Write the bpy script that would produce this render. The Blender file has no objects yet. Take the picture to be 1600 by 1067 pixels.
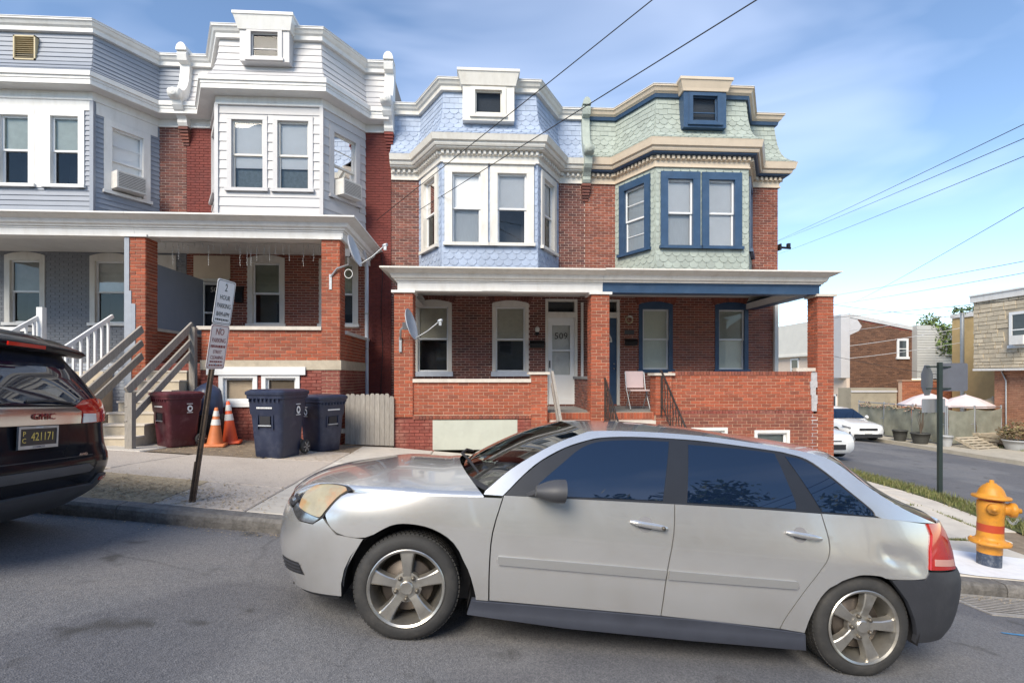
import bpy, bmesh, math, random
from mathutils import Vector, Matrix, noise
from mathutils.geometry import delaunay_2d_cdt
random.seed(7)
R = math.radians
scene = bpy.context.scene
COL = scene.collection

# ------------------------------------------------------------------ camera, sky, sun, exposure
EYE = 1.68
YAW = R(3.2)
cam_data = bpy.data.cameras.new('camera')
cam = bpy.data.objects.new('camera', cam_data); COL.objects.link(cam)
cam_data.sensor_width = 36.0
cam_data.lens = 18.0
cam_data.shift_y = 0.0341
cam_data.clip_start = 0.05
cam_data.clip_end = 2000
cam.location = (0, 0, EYE)
cam.rotation_euler = (R(90), 0, -YAW)
scene.camera = cam

SUN_AZ = (-0.48, -0.88)         # horizontal direction to an added soft sun imitating open shade (camera left, behind)
SUN_EL = R(39)
world = bpy.data.worlds.new('World'); scene.world = world; world.use_nodes = True
wn = world.node_tree.nodes; wl = world.node_tree.links
wn.clear()
w_out = wn.new('ShaderNodeOutputWorld'); w_bg = wn.new('ShaderNodeBackground')
sky = wn.new('ShaderNodeTexSky'); sky.sky_type = 'NISHITA'; sky.sun_disc = False
sky.sun_elevation = SUN_EL
sky.sun_rotation = math.atan2(SUN_AZ[0], SUN_AZ[1])
sky.air_density = 1.0; sky.dust_density = 0.0; sky.ozone_density = 2.2; sky.altitude = 100
w_bg.inputs['Strength'].default_value = 0.080
tc = wn.new('ShaderNodeTexCoord'); mp = wn.new('ShaderNodeMapping')
mp.inputs['Scale'].default_value = (1.0, 1.6, 3.4); mp.inputs['Rotation'].default_value = (0.25, 0.2, 0.5)
mp.inputs['Location'].default_value = (1.35, 0.6, 0.9)
cn = wn.new('ShaderNodeTexNoise'); cn.inputs['Scale'].default_value = 1.5; cn.inputs['Detail'].default_value = 4
cn.inputs['Roughness'].default_value = 0.5; cn.inputs['Distortion'].default_value = 0.5
cr = wn.new('ShaderNodeValToRGB')
cr.color_ramp.elements[0].position = 0.50; cr.color_ramp.elements[0].color = (0, 0, 0, 1)
cr.color_ramp.elements[1].position = 0.95; cr.color_ramp.elements[1].color = (0.42, 0.42, 0.42, 1)
cm = wn.new('ShaderNodeMixRGB'); cm.inputs['Color2'].default_value = (8.0, 8.6, 10.2, 1)
wl.new(tc.outputs['Generated'], mp.inputs['Vector']); wl.new(mp.outputs['Vector'], cn.inputs['Vector'])
wl.new(cn.outputs['Fac'], cr.inputs['Fac']); wl.new(cr.outputs['Color'], cm.inputs['Fac'])
wl.new(sky.outputs['Color'], cm.inputs['Color1']); wl.new(cm.outputs['Color'], w_bg.inputs['Color'])
wl.new(w_bg.outputs['Background'], w_out.inputs['Surface'])

sun_data = bpy.data.lights.new('sun', 'SUN'); sun_data.energy = 2.0; sun_data.angle = R(32); sun_data.color = (1.0, 0.90, 0.74)
sun = bpy.data.objects.new('sun', sun_data); COL.objects.link(sun)
sd = Vector((SUN_AZ[0], SUN_AZ[1], 0)).normalized() * math.cos(SUN_EL) + Vector((0, 0, math.sin(SUN_EL)))
sun.rotation_euler = sd.to_track_quat('Z', 'Y').to_euler()
sun.location = (0, 0, 30)
scene.view_settings.view_transform = 'Standard'
scene.view_settings.look = 'None'
scene.view_settings.gamma = 1.0
scene.view_settings.exposure = 1.5
scene.view_settings.use_curve_mapping = False
try:
    scene.cycles.max_bounces = 8; scene.cycles.diffuse_bounces = 5; scene.cycles.glossy_bounces = 4
    scene.cycles.transparent_max_bounces = 12
except Exception: pass

# ------------------------------------------------------------------ materials
MATS = {}
def mat(name, col, rough=0.7, var=0.12, scale=6.0, bump=0.0, bscale=60.0, metal=0.0, island=0.0, coat=0.0,
        stain=None, stain_amt=0.0, stain_scale=2.0, spec=0.5, col2=None, stretch=(1, 1, 1), emit=0.0):
    """Procedural Principled material: noise colour variation, per-piece variation, stains and bump."""
    if name in MATS: return MATS[name]
    m = bpy.data.materials.new(name); m.use_nodes = True
    nt = m.node_tree; n = nt.nodes; l = nt.links
    b = n['Principled BSDF']
    b.inputs['Roughness'].default_value = rough; b.inputs['Metallic'].default_value = metal
    b.inputs['Coat Weight'].default_value = coat; b.inputs['Coat Roughness'].default_value = 0.04
    b.inputs['Specular IOR Level'].default_value = spec
    t = n.new('ShaderNodeTexCoord'); mpp = n.new('ShaderNodeMapping'); mpp.inputs['Scale'].default_value = stretch
    l.new(t.outputs['Object'], mpp.inputs['Vector'])
    vec = mpp.outputs['Vector']
    base = n.new('ShaderNodeRGB'); base.outputs[0].default_value = (*col, 1)
    cur = base.outputs[0]
    if island > 0:
        g = n.new('ShaderNodeNewGeometry'); oi = n.new('ShaderNodeObjectInfo')
        ad = n.new('ShaderNodeMath'); ad.operation = 'ADD'
        l.new(g.outputs['Random Per Island'], ad.inputs[0]); l.new(oi.outputs['Random'], ad.inputs[1])
        fr = n.new('ShaderNodeMath'); fr.operation = 'FRACT'; l.new(ad.outputs[0], fr.inputs[0])
        if col2:
            mx = n.new('ShaderNodeMixRGB'); mx.inputs['Color2'].default_value = (*col2, 1)
            l.new(fr.outputs[0], mx.inputs['Fac']); l.new(cur, mx.inputs['Color1']); cur = mx.outputs['Color']
        mr = n.new('ShaderNodeMapRange'); mr.inputs['To Min'].default_value = 1 - island; mr.inputs['To Max'].default_value = 1 + island
        ml = n.new('ShaderNodeMath'); ml.operation = 'MULTIPLY'; ml.inputs[1].default_value = 7.31
        f2 = n.new('ShaderNodeMath'); f2.operation = 'FRACT'
        l.new(fr.outputs[0], ml.inputs[0]); l.new(ml.outputs[0], f2.inputs[0]); l.new(f2.outputs[0], mr.inputs['Value'])
        mu = n.new('ShaderNodeVectorMath'); mu.operation = 'SCALE'
        l.new(cur, mu.inputs[0]); l.new(mr.outputs['Result'], mu.inputs['Scale']); cur = mu.outputs['Vector']
    if var > 0:
        no = n.new('ShaderNodeTexNoise'); no.inputs['Scale'].default_value = scale; no.inputs['Detail'].default_value = 6; no.inputs['Roughness'].default_value = 0.65
        l.new(vec, no.inputs['Vector'])
        mr = n.new('ShaderNodeMapRange'); mr.inputs['From Min'].default_value = 0.25; mr.inputs['From Max'].default_value = 0.75
        mr.inputs['To Min'].default_value = 1 - var; mr.inputs['To Max'].default_value = 1 + var
        l.new(no.outputs['Fac'], mr.inputs['Value'])
        mu = n.new('ShaderNodeVectorMath'); mu.operation = 'SCALE'
        l.new(cur, mu.inputs[0]); l.new(mr.outputs['Result'], mu.inputs['Scale']); cur = mu.outputs['Vector']
    if stain:
        no = n.new('ShaderNodeTexNoise'); no.inputs['Scale'].default_value = stain_scale; no.inputs['Detail'].default_value = 8; no.inputs['Roughness'].default_value = 0.7
        l.new(vec, no.inputs['Vector'])
        rp = n.new('ShaderNodeValToRGB'); rp.color_ramp.elements[0].position = 0.48; rp.color_ramp.elements[1].position = 0.72
        rp.color_ramp.elements[1].color = (stain_amt,) * 3 + (1,)
        rp.color_ramp.elements[0].color = (0, 0, 0, 1)
        l.new(no.outputs['Fac'], rp.inputs['Fac'])
        mx = n.new('ShaderNodeMixRGB'); mx.inputs['Color2'].default_value = (*stain, 1)
        l.new(rp.outputs['Color'], mx.inputs['Fac']); l.new(cur, mx.inputs['Color1']); cur = mx.outputs['Color']
    l.new(cur, b.inputs['Base Color'])
    if bump > 0:
        no = n.new('ShaderNodeTexNoise'); no.inputs['Scale'].default_value = bscale; no.inputs['Detail'].default_value = 5
        l.new(vec, no.inputs['Vector'])
        bp = n.new('ShaderNodeBump'); bp.inputs['Strength'].default_value = bump; bp.inputs['Distance'].default_value = 0.01
        l.new(no.outputs['Fac'], bp.inputs['Height']); l.new(bp.outputs['Normal'], b.inputs['Normal'])
        if coat > 0: pass
    if emit > 0:
        l.new(cur, b.inputs['Emission Color']); b.inputs['Emission Strength'].default_value = emit
    MATS[name] = m
    return m

def glass(name, tint=(0.9, 0.93, 0.92), ior=1.5, rough=0.0, refl=1.0):
    """Thin pane: mirror reflection by Fresnel over clear transmission."""
    if name in MATS: return MATS[name]
    m = bpy.data.materials.new(name); m.use_nodes = True
    n = m.node_tree.nodes; l = m.node_tree.links; n.clear()
    o = n.new('ShaderNodeOutputMaterial'); mx = n.new('ShaderNodeMixShader'); fr = n.new('ShaderNodeFresnel')
    tr = n.new('ShaderNodeBsdfTransparent'); gl = n.new('ShaderNodeBsdfGlossy')
    fr.inputs['IOR'].default_value = ior; tr.inputs['Color'].default_value = (*tint, 1)
    gl.inputs['Color'].default_value = (refl, refl, refl, 1); gl.inputs['Roughness'].default_value = rough
    no = n.new('ShaderNodeTexNoise'); no.inputs['Scale'].default_value = 1.6; no.inputs['Detail'].default_value = 1
    t = n.new('ShaderNodeTexCoord'); l.new(t.outputs['Object'], no.inputs['Vector'])
    bp = n.new('ShaderNodeBump'); bp.inputs['Strength'].default_value = 0.12; bp.inputs['Distance'].default_value = 0.02
    l.new(no.outputs['Fac'], bp.inputs['Height']); l.new(bp.outputs['Normal'], gl.inputs['Normal'])
    l.new(fr.outputs[0], mx.inputs[0]); l.new(tr.outputs[0], mx.inputs[1]); l.new(gl.outputs[0], mx.inputs[2]); l.new(mx.outputs[0], o.inputs[0])
    MATS[name] = m
    return m

def car_paint(name, col, metal=0.6, rough=0.32, flake=0.05, dirt=None):
    if name in MATS: return MATS[name]
    m = mat(name, col, rough=rough, var=0.03, scale=1.5, metal=metal, coat=1.0, stain=dirt, stain_amt=0.45 if dirt else 0, stain_scale=2.2)
    return m

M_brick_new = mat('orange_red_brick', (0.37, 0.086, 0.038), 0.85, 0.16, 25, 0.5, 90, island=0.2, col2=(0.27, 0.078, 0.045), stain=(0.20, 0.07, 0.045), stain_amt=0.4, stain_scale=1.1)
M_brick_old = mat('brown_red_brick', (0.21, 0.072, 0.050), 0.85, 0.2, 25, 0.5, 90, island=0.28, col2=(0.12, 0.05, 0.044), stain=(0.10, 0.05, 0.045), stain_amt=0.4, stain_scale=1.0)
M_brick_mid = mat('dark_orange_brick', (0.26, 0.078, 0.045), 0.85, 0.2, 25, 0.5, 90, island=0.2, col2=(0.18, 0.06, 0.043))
M_brick_base = mat('painted_base_brick', (0.22, 0.055, 0.04), 0.8, 0.25, 12, 0.5, 70, island=0.15, stain=(0.35, 0.22, 0.17), stain_amt=0.5, stain_scale=3)
M_brick_redpaint = mat('red_painted_brick', (0.165, 0.032, 0.024), 0.8, 0.2, 10, 0.4, 60, island=0.07, stain=(0.10, 0.03, 0.03), stain_amt=0.6, stain_scale=1.5)
M_brick_grey = mat('grey_painted_brick', (0.22, 0.23, 0.25), 0.75, 0.08, 10, 0.3, 60, island=0.05)
M_brick_greylight = mat('light_grey_painted_brick', (0.30, 0.33, 0.38), 0.75, 0.1, 10, 0.3, 60, island=0.06)
M_mortar = mat('mortar', (0.53, 0.36, 0.26), 0.95, 0.2, 20, 0.3, 120)
M_mortar_old = mat('old_mortar', (0.58, 0.44, 0.37), 0.95, 0.2, 20, 0.3, 120)
M_mortar_red = mat('red_painted_mortar', (0.15, 0.04, 0.032), 0.9, 0.2, 14, 0.3, 120)
M_mortar_grey = mat('grey_painted_mortar', (0.20, 0.21, 0.23), 0.9, 0.1, 14, 0.3, 120)
M_white = mat('white_paint', (0.68, 0.67, 0.65), 0.5, 0.06, 4, 0.1, 30, stain=(0.45, 0.41, 0.35), stain_amt=0.35, stain_scale=2.2, stretch=(2, 2, .6))
M_offwhite = mat('cream_white_paint', (0.66, 0.635, 0.585), 0.55, 0.07, 4, 0.12, 30, stain=(0.42, 0.37, 0.30), stain_amt=0.4, stain_scale=2.5, stretch=(2, 2, .6))
M_cream = mat('cream_paint', (0.60, 0.50, 0.385), 0.55, 0.06, 4, 0.12, 30, stain=(0.42, 0.35, 0.27), stain_amt=0.3, stain_scale=2.5)
M_vinyl = mat('white_vinyl', (0.70, 0.71, 0.715), 0.35, 0.03, 4)
M_bluetrim = mat('navy_blue_paint', (0.028, 0.065, 0.13), 0.45, 0.15, 5, 0.1, 30, stain=(0.075, 0.12, 0.19), stain_amt=0.4, stain_scale=4)
M_blueslate = mat('pale_blue_painted_slate', (0.335, 0.40, 0.52), 0.65, 0.09, 7, 0.25, 40, island=0.09, stain=(0.25, 0.29, 0.37), stain_amt=0.3, stain_scale=4)
M_greenslate = mat('pale_green_painted_slate', (0.335, 0.375, 0.335), 0.65, 0.10, 7, 0.25, 40, island=0.10, stain=(0.24, 0.26, 0.235), stain_amt=0.35, stain_scale=4)
M_greyside = mat('grey_siding', (0.25, 0.275, 0.325), 0.55, 0.05, 3, 0.1, 30, island=0.04, stain=(0.2, 0.22, 0.26), stain_amt=0.3, stain_scale=2)
M_whiteside = mat('white_siding', (0.50, 0.49, 0.495), 0.5, 0.05, 3, 0.1, 30, island=0.04, stain=(0.48, 0.47, 0.48), stain_amt=0.3, stain_scale=2)
M_ceiling = mat('grey_porch_ceiling', (0.64, 0.63, 0.61), 0.7, 0.1, 3)
M_roofing = mat('roofing_felt', (0.16, 0.16, 0.17), 0.9, 0.2, 6, 0.3, 50)
M_flash = mat('weathered_flashing', (0.55, 0.55, 0.57), 0.5, 0.15, 6)
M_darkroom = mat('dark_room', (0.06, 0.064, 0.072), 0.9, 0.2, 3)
M_blind = mat('window_blind', (0.80, 0.80, 0.80), 0.8, 0.05, 3)
M_curtain = mat('pale_curtain', (0.66, 0.68, 0.69), 0.9, 0.12, 12, stretch=(6, 6, 0.4))
M_pane = glass('window_glass', (.96, .97, .97), ior=1.52, refl=.9)
M_concrete = mat('pale_concrete', (0.54, 0.50, 0.44), 0.9, 0.13, 5, 0.35, 120, island=0.06, stain=(0.38, 0.35, 0.32), stain_amt=0.5, stain_scale=1.6)
M_stone = mat('sandstone', (0.46, 0.40, 0.31), 0.9, 0.15, 7, 0.35, 80, stain=(0.26, 0.22, 0.17), stain_amt=0.5, stain_scale=3)
M_copestone = mat('coping_stone', (0.56, 0.51, 0.45), 0.85, 0.1, 7, 0.3, 80, stain=(0.30, 0.27, 0.23), stain_amt=0.4, stain_scale=4)
M_kerb = mat('granite_kerb', (0.17, 0.16, 0.15), 0.9, 0.4, 18, 0.9, 45, island=0.12, stain=(0.07, 0.065, 0.06), stain_amt=0.85, stain_scale=5)
M_wood = mat('weathered_wood', (0.29, 0.265, 0.235), 0.85, 0.3, 9, 0.5, 40, island=0.16, stain=(0.20, 0.18, 0.16), stain_amt=0.5, stain_scale=5, stretch=(7, 7, 0.8))
M_iron = mat('rusty_black_iron', (0.035, 0.028, 0.026), 0.6, 0.3, 20, 0.2, 90, metal=0.3, stain=(0.12, 0.06, 0.04), stain_amt=0.5, stain_scale=14)
M_black = mat('black_plastic', (0.022, 0.022, 0.025), 0.5, 0.15, 10)
M_blackmetal = mat('black_metal', (0.02, 0.02, 0.022), 0.4, 0.1, 10, metal=0.4)
M_greymetal = mat('galvanised_metal', (0.42, 0.44, 0.46), 0.45, 0.12, 12, metal=0.75)
M_chrome = mat('chrome', (0.62, 0.62, 0.64), 0.18, 0.03, 5, metal=1.0)
M_rubber = mat('tyre_rubber', (0.028, 0.028, 0.029), 0.75, 0.2, 12, 0.2, 80, stain=(0.075, 0.07, 0.065), stain_amt=0.6, stain_scale=5)

# ------------------------------------------------------------------ mesh helpers
ORG = {}
def org(p):
    return ORG.get(p.name, Vector((0, 0, 0))) if p else Vector((0, 0, 0))

def link(name, me, parent=None, m=None, kind=None, label=None):
    o = bpy.data.objects.new(name, me); COL.objects.link(o)
    if parent:
        o.parent = parent
        ORG[o.name] = org(parent)
    if m and me is not None and len(me.materials) == 0: me.materials.append(m)
    if kind: o['kind'] = kind
    if label: o['label'] = label
    return o

def thing(name, label, cat, loc=(0, 0, 0), group=None, rot=None):
    o = bpy.data.objects.new(name, None); COL.objects.link(o)
    o.location = loc; o['label'] = label; o['category'] = cat
    if rot is not None: o.rotation_euler = rot; ORG[o.name] = Vector((0, 0, 0))
    else: ORG[o.name] = Vector(loc)
    o.empty_display_size = 0.1
    if group: o['group'] = group
    return o

def tag(o, label, cat, group=None):
    o['label'] = label; o['category'] = cat
    if group: o['group'] = group
    return o

class MB:
    """Collects geometry, builds one mesh object."""
    def __init__(s): s.v = []; s.f = []; s.smooth = []
    def poly(s, pts, sm=False):
        i = len(s.v); s.v += [Vector(p) for p in pts]; s.f.append(list(range(i, i + len(pts)))); s.smooth.append(sm)
    def quads(s, grid, close_u=False, close_v=False, sm=True):
        """grid: rows of points"""
        nr = len(grid); nc = len(grid[0]); i = len(s.v)
        for r in grid: s.v += [Vector(p) for p in r]
        for a in range(nr - (0 if close_v else 1)):
            for b in range(nc - (0 if close_u else 1)):
                a2 = (a + 1) % nr; b2 = (b + 1) % nc
                s.f.append([i + a * nc + b, i + a * nc + b2, i + a2 * nc + b2, i + a2 * nc + b]); s.smooth.append(sm)
    def box(s, c, d, rot=None):
        """c centre, d full dimensions, rot optional 3x3"""
        hx, hy, hz = d[0] / 2, d[1] / 2, d[2] / 2
        P = [Vector((x, y, z)) for z in (-hz, hz) for y in (-hy, hy) for x in (-hx, hx)]
        if rot is not None: P = [rot @ p for p in P]
        i = len(s.v); c = Vector(c); s.v += [p + c for p in P]
        for q in ((0, 2, 3, 1), (4, 5, 7, 6), (0, 1, 5, 4), (2, 6, 7, 3), (0, 4, 6, 2), (1, 3, 7, 5)):
            s.f.append([i + k for k in q]); s.smooth.append(False)
    def bx(s, x0, x1, y0, y1, z0, z1):
        s.box(((x0 + x1) / 2, (y0 + y1) / 2, (z0 + z1) / 2), (abs(x1 - x0), abs(y1 - y0), abs(z1 - z0)))
    def fbox(s, F, a0, a1, d0, d1, z0, z1):
        """box in a wall frame F=(O,e,n): a along e, d outward along n, z world height"""
        O, e, n = F
        P = [O + e * a + n * d + Vector((0, 0, z)) for z in (z0, z1) for d in (d0, d1) for a in (a0, a1)]
        i = len(s.v); s.v += P
        for q in ((0, 2, 3, 1), (4, 5, 7, 6), (0, 1, 5, 4), (2, 6, 7, 3), (0, 4, 6, 2), (1, 3, 7, 5)):
            s.f.append([i + k for k in q]); s.smooth.append(False)
    def prism(s, pts, vec):
        """extrude polygon by vec"""
        n = len(pts); i = len(s.v); vec = Vector(vec)
        s.v += [Vector(p) for p in pts] + [Vector(p) + vec for p in pts]
        s.f.append(list(range(i, i + n))[::-1]); s.smooth.append(False)
        s.f.append(list(range(i + n, i + 2 * n))); s.smooth.append(False)
        for k in range(n):
            k2 = (k + 1) % n
            s.f.append([i + k, i + k2, i + n + k2, i + n + k]); s.smooth.append(False)
    def tube(s, pts, r, seg=8, cap=True):
        pts = [Vector(p) for p in pts]; n = len(pts)
        rr = r if isinstance(r, (list, tuple)) else [r] * n
        rings = []; up = Vector((0, 0, 1))
        prev = None
        for k, p in enumerate(pts):
            d = (pts[min(k + 1, n - 1)] - pts[max(k - 1, 0)]).normalized()
            if prev is None:
                a = up if abs(d.z) < 0.9 else Vector((1, 0, 0))
                x = d.cross(a).normalized()
            else:
                x = (prev - d * prev.dot(d)).normalized()
            prev = x; y = d.cross(x)
            rings.append([p + (x * math.cos(t) + y * math.sin(t)) * rr[k] for t in [2 * math.pi * j / seg for j in range(seg)]])
        s.quads(rings, close_u=True)
        if cap:
            s.poly(rings[0][::-1]); s.poly(rings[-1])
    def lathe(s, prof, M=None, seg=24, cap=True, sm=True):
        """prof: list of (r,z) about Z; M 4x4"""
        rows = []
        for r, z in prof:
            row = [Vector((r * math.cos(2 * math.pi * j / seg), r * math.sin(2 * math.pi * j / seg), z)) for j in range(seg)]
            if M is not None: row = [M @ p for p in row]
            rows.append(row)
        s.quads(rows, close_u=True, sm=sm)
        if cap:
            s.poly(rows[0][::-1]); s.poly(rows[-1])
    def build(s, name, m, parent=None, kind=None, label=None, auto=None):
        o_ = org(parent)
        me = bpy.data.meshes.new(name)
        me.from_pydata([tuple(p - o_) for p in s.v], [], s.f)
        me.polygons.foreach_set('use_smooth', s.smooth)
        me.update()
        if isinstance(m, (list, tuple)):
            for k in m: me.materials.append(k)
            m = None
        bm = bmesh.new(); bm.from_mesh(me); bmesh.ops.recalc_face_normals(bm, faces=bm.faces); bm.to_mesh(me); bm.free()
        if auto:
            bm = bmesh.new(); bm.from_mesh(me)
            bmesh.ops.remove_doubles(bm, verts=bm.verts, dist=1e-5)
            ca = math.cos(auto)
            for e in bm.edges:
                if len(e.link_faces) == 2:
                    e.smooth = e.link_faces[0].normal.dot(e.link_faces[1].normal) > ca
            for fc in bm.faces: fc.smooth = True
            bm.to_mesh(me); bm.free()
        return link(name, me, parent, m, kind, label)

def text(parent, body, M, size, m, name='lettering', depth=0.001, align='CENTER', sx=1.0):
    cu = bpy.data.curves.new(name, 'FONT'); cu.body = body; cu.size = size; cu.align_x = align; cu.align_y = 'CENTER'; cu.extrude = depth
    cu.resolution_u = 2
    tmp = bpy.data.objects.new(name, cu); COL.objects.link(tmp)
    dg = bpy.context.evaluated_depsgraph_get()
    me = bpy.data.meshes.new_from_object(tmp.evaluated_get(dg))
    bpy.data.objects.remove(tmp)
    me.transform(Matrix.Diagonal((sx, 1, 1, 1)))
    me.transform(M)
    o_ = org(parent)
    me.transform(Matrix.Translation(-o_))
    me.materials.clear(); me.materials.append(m)
    return link(name, me, parent)

UNIT = None
def unit_box():
    global UNIT
    if UNIT is None:
        b = 0.5
        UNIT = True
    return UNIT
_brick_mesh = {}
def brick_mesh(m):
    if m.name not in _brick_mesh:
        me = bpy.data.meshes.new('brick')
        t = 0.49
        vs = [(-.5, .5, -.5), (.5, .5, -.5), (.5, .5, .5), (-.5, .5, .5), (-t, -.5, -.46), (t, -.5, -.46), (t, -.5, .46), (-t, -.5, .46)]
        fs = [(4, 5, 6, 7), (0, 1, 5, 4), (1, 2, 6, 5), (2, 3, 7, 6), (3, 0, 4, 7)]
        me.from_pydata(vs, [], fs); me.update(); me.materials.append(m)
        _brick_mesh[m.name] = me
    return _brick_mesh[m.name]

SINGLES = {}
def single_ok(root, kindname, limit=298):
    k = (root.name, kindname); SINGLES[k] = SINGLES.get(k, 0) + 1
    return SINGLES[k] <= limit

def intervals(a0, a1, holes):
    segs = [(a0, a1)]
    for h0, h1 in holes:
        out = []
        for s0, s1 in segs:
            if h1 <= s0 or h0 >= s1: out.append((s0, s1)); continue
            if h0 > s0: out.append((s0, h0))
            if h1 < s1: out.append((h1, s1))
        segs = out
    return segs

def wall_panel(root, F, width, z0, z1, holes, thick, m, name='wall'):
    """solid wall slab with rectangular openings; outer face at d=0"""
    xs = sorted(set([0, width] + [min(max(h[k], 0), width) for h in holes for k in (0, 1)]))
    zs = sorted(set([z0, z1] + [min(max(h[k], z0), z1) for h in holes for k in (2, 3)]))
    mb = MB()
    for i in range(len(xs) - 1):
        for j in range(len(zs) - 1):
            cx, cz = (xs[i] + xs[i + 1]) / 2, (zs[j] + zs[j + 1]) / 2
            if any(h[0] < cx < h[1] and h[2] < cz < h[3] for h in holes): continue
            if xs[i + 1] - xs[i] < 1e-4 or zs[j + 1] - zs[j] < 1e-4: continue
            mb.fbox(F, xs[i], xs[i + 1], -thick, 0, zs[j], zs[j + 1])
    return mb.build(name, m, root)

def frame(p0, p1):
    """wall frame from plan points left->right; outward is to the viewer's side"""
    e = Vector((p1[0] - p0[0], p1[1] - p0[1], 0)); w = e.length; e.normalize()
    n = Vector((e.y, -e.x, 0))
    return (Vector((p0[0], p0[1], 0)), e, n), w

def brickwork(root, part, F, width, z0, z1, mb_mat, holes=(), singles=True, L=0.203, Hc=0.0668, joint=0.010, proud=0.009, a_off=0.0, soldier=None, limit=298, name='brick'):
    """individual bricks proud of a mortar wall; the first ones as objects of their own, the rest one joined part"""
    O, e, n = F
    rest = MB(); me = brick_mesh(mb_mat)
    rows = max(1, round((z1 - z0) / Hc)); hc = (z1 - z0) / rows
    ang = math.atan2(e.y, e.x)
    org_ = org(part)
    for r in range(rows):
        zb = z0 + r * hc; zc = zb + hc / 2
        hs = [(h[0], h[1]) for h in holes if h[2] < zc < h[3]]
        for s0, s1 in intervals(0, width, hs):
            a = -a_off + (L / 2 if r % 2 else 0) - L
            while a < s1:
                b0, b1 = max(a, s0), min(a + L, s1); a += L
                if b1 - b0 < 0.025: continue
                b0 += joint / 2 if b0 > s0 + 1e-4 else 0; b1 -= joint / 2 if b1 < s1 - 1e-4 else 0
                pr = proud + random.uniform(-0.0025, 0.0025)
                zz0, zz1 = zb + joint / 2, zb + hc - joint / 2
                if singles and single_ok(root, 'brick', limit):
                    o = bpy.data.objects.new(name, me); COL.objects.link(o); o.parent = part
                    o.location = O + e * ((b0 + b1) / 2) + n * (pr / 2) + Vector((0, 0, (zz0 + zz1) / 2)) - org_
                    o.scale = (b1 - b0, pr, zz1 - zz0); o.rotation_euler = (0, 0, ang)
                else:
                    x0, x1 = b0, b1; iz = 0.002
                    P = [O + e * x + n * d + Vector((0, 0, z)) for (x, d, z) in ((x0, 0, zz0), (x1, 0, zz0), (x1, 0, zz1), (x0, 0, zz1), (x0 + iz, pr, zz0 + iz), (x1 - iz, pr, zz0 + iz), (x1 - iz, pr, zz1 - iz), (x0 + iz, pr, zz1 - iz))]
                    i = len(rest.v); rest.v += P
                    for q in ((4, 5, 6, 7), (0, 1, 5, 4), (1, 2, 6, 5), (2, 3, 7, 6), (3, 0, 4, 7)):
                        rest.f.append([i + k for k in q]); rest.smooth.append(False)
    if rest.v: rest.build('brickwork', mb_mat, part, kind='stuff')

def soldier_course(root, part, F, a0, a1, z0, z1, m, w=0.0668, proud=0.012, joint=0.008):
    O, e, n = F; mb = MB(); a = a0
    while a < a1 - 0.02:
        b = min(a + w, a1); pr = proud + random.uniform(-0.002, 0.002)
        mb.fbox(F, a + joint / 2, b - joint / 2, 0, pr, z0 + joint / 2, z1 - joint / 2); a += w
    return mb.build('soldier_course', m, part, kind='stuff')

def arch_course(part, F, ac, half, zs, rise, hgt, m, proud=0.011):
    """flat segmental arch of upright bricks over an opening"""
    O, e, n = F; mb = MB()
    Rr = (half * half + rise * rise) / (2 * rise); zc = zs + rise - Rr
    th = math.asin(half / Rr); cnt = max(8, int(2 * th * Rr / 0.068))
    for k in range(cnt):
        t0 = -th + 2 * th * (k + 0.06) / cnt; t1 = -th + 2 * th * (k + 0.94) / cnt
        P = []
        for t, rr in ((t0, Rr), (t1, Rr), (t1, Rr + hgt), (t0, Rr + hgt)):
            P.append(O + e * (ac + rr * math.sin(t)) + Vector((0, 0, zc + rr * math.cos(t))))
        mb.prism(P, n * (proud + random.uniform(0, 0.003)))
    return mb.build('arch_bricks', m, part, kind='stuff')

# ---- plan paths, mouldings and cladding
def offset_path(path, d):
    pts = [Vector((p[0], p[1])) for p in path]; n = len(pts); out = []
    nr = []
    for i in range(n - 1):
        t = (pts[i + 1] - pts[i]).normalized(); nr.append(Vector((t.y, -t.x)))
    for i in range(n):
        if i == 0: out.append(pts[0] + nr[0] * d)
        elif i == n - 1: out.append(pts[-1] + nr[-1] * d)
        else:
            a, b = nr[i - 1], nr[i]
            mt = (a + b).normalized(); out.append(pts[i] + mt * (d / max(0.3, mt.dot(a))))
    return out

def moulding(path, prof, mb=None, cap=True):
    """sweep a (d,z) profile along a plan path with mitred corners"""
    mb = mb or MB()
    rows = []
    for d, z in prof:
        rows.append([Vector((p.x, p.y, z)) for p in offset_path(path, d)])
    mb.quads(rows, sm=False)
    if cap:
        mb.poly([r[0] for r in rows]); mb.poly([r[-1] for r in rows][::-1])
    return mb

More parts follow.
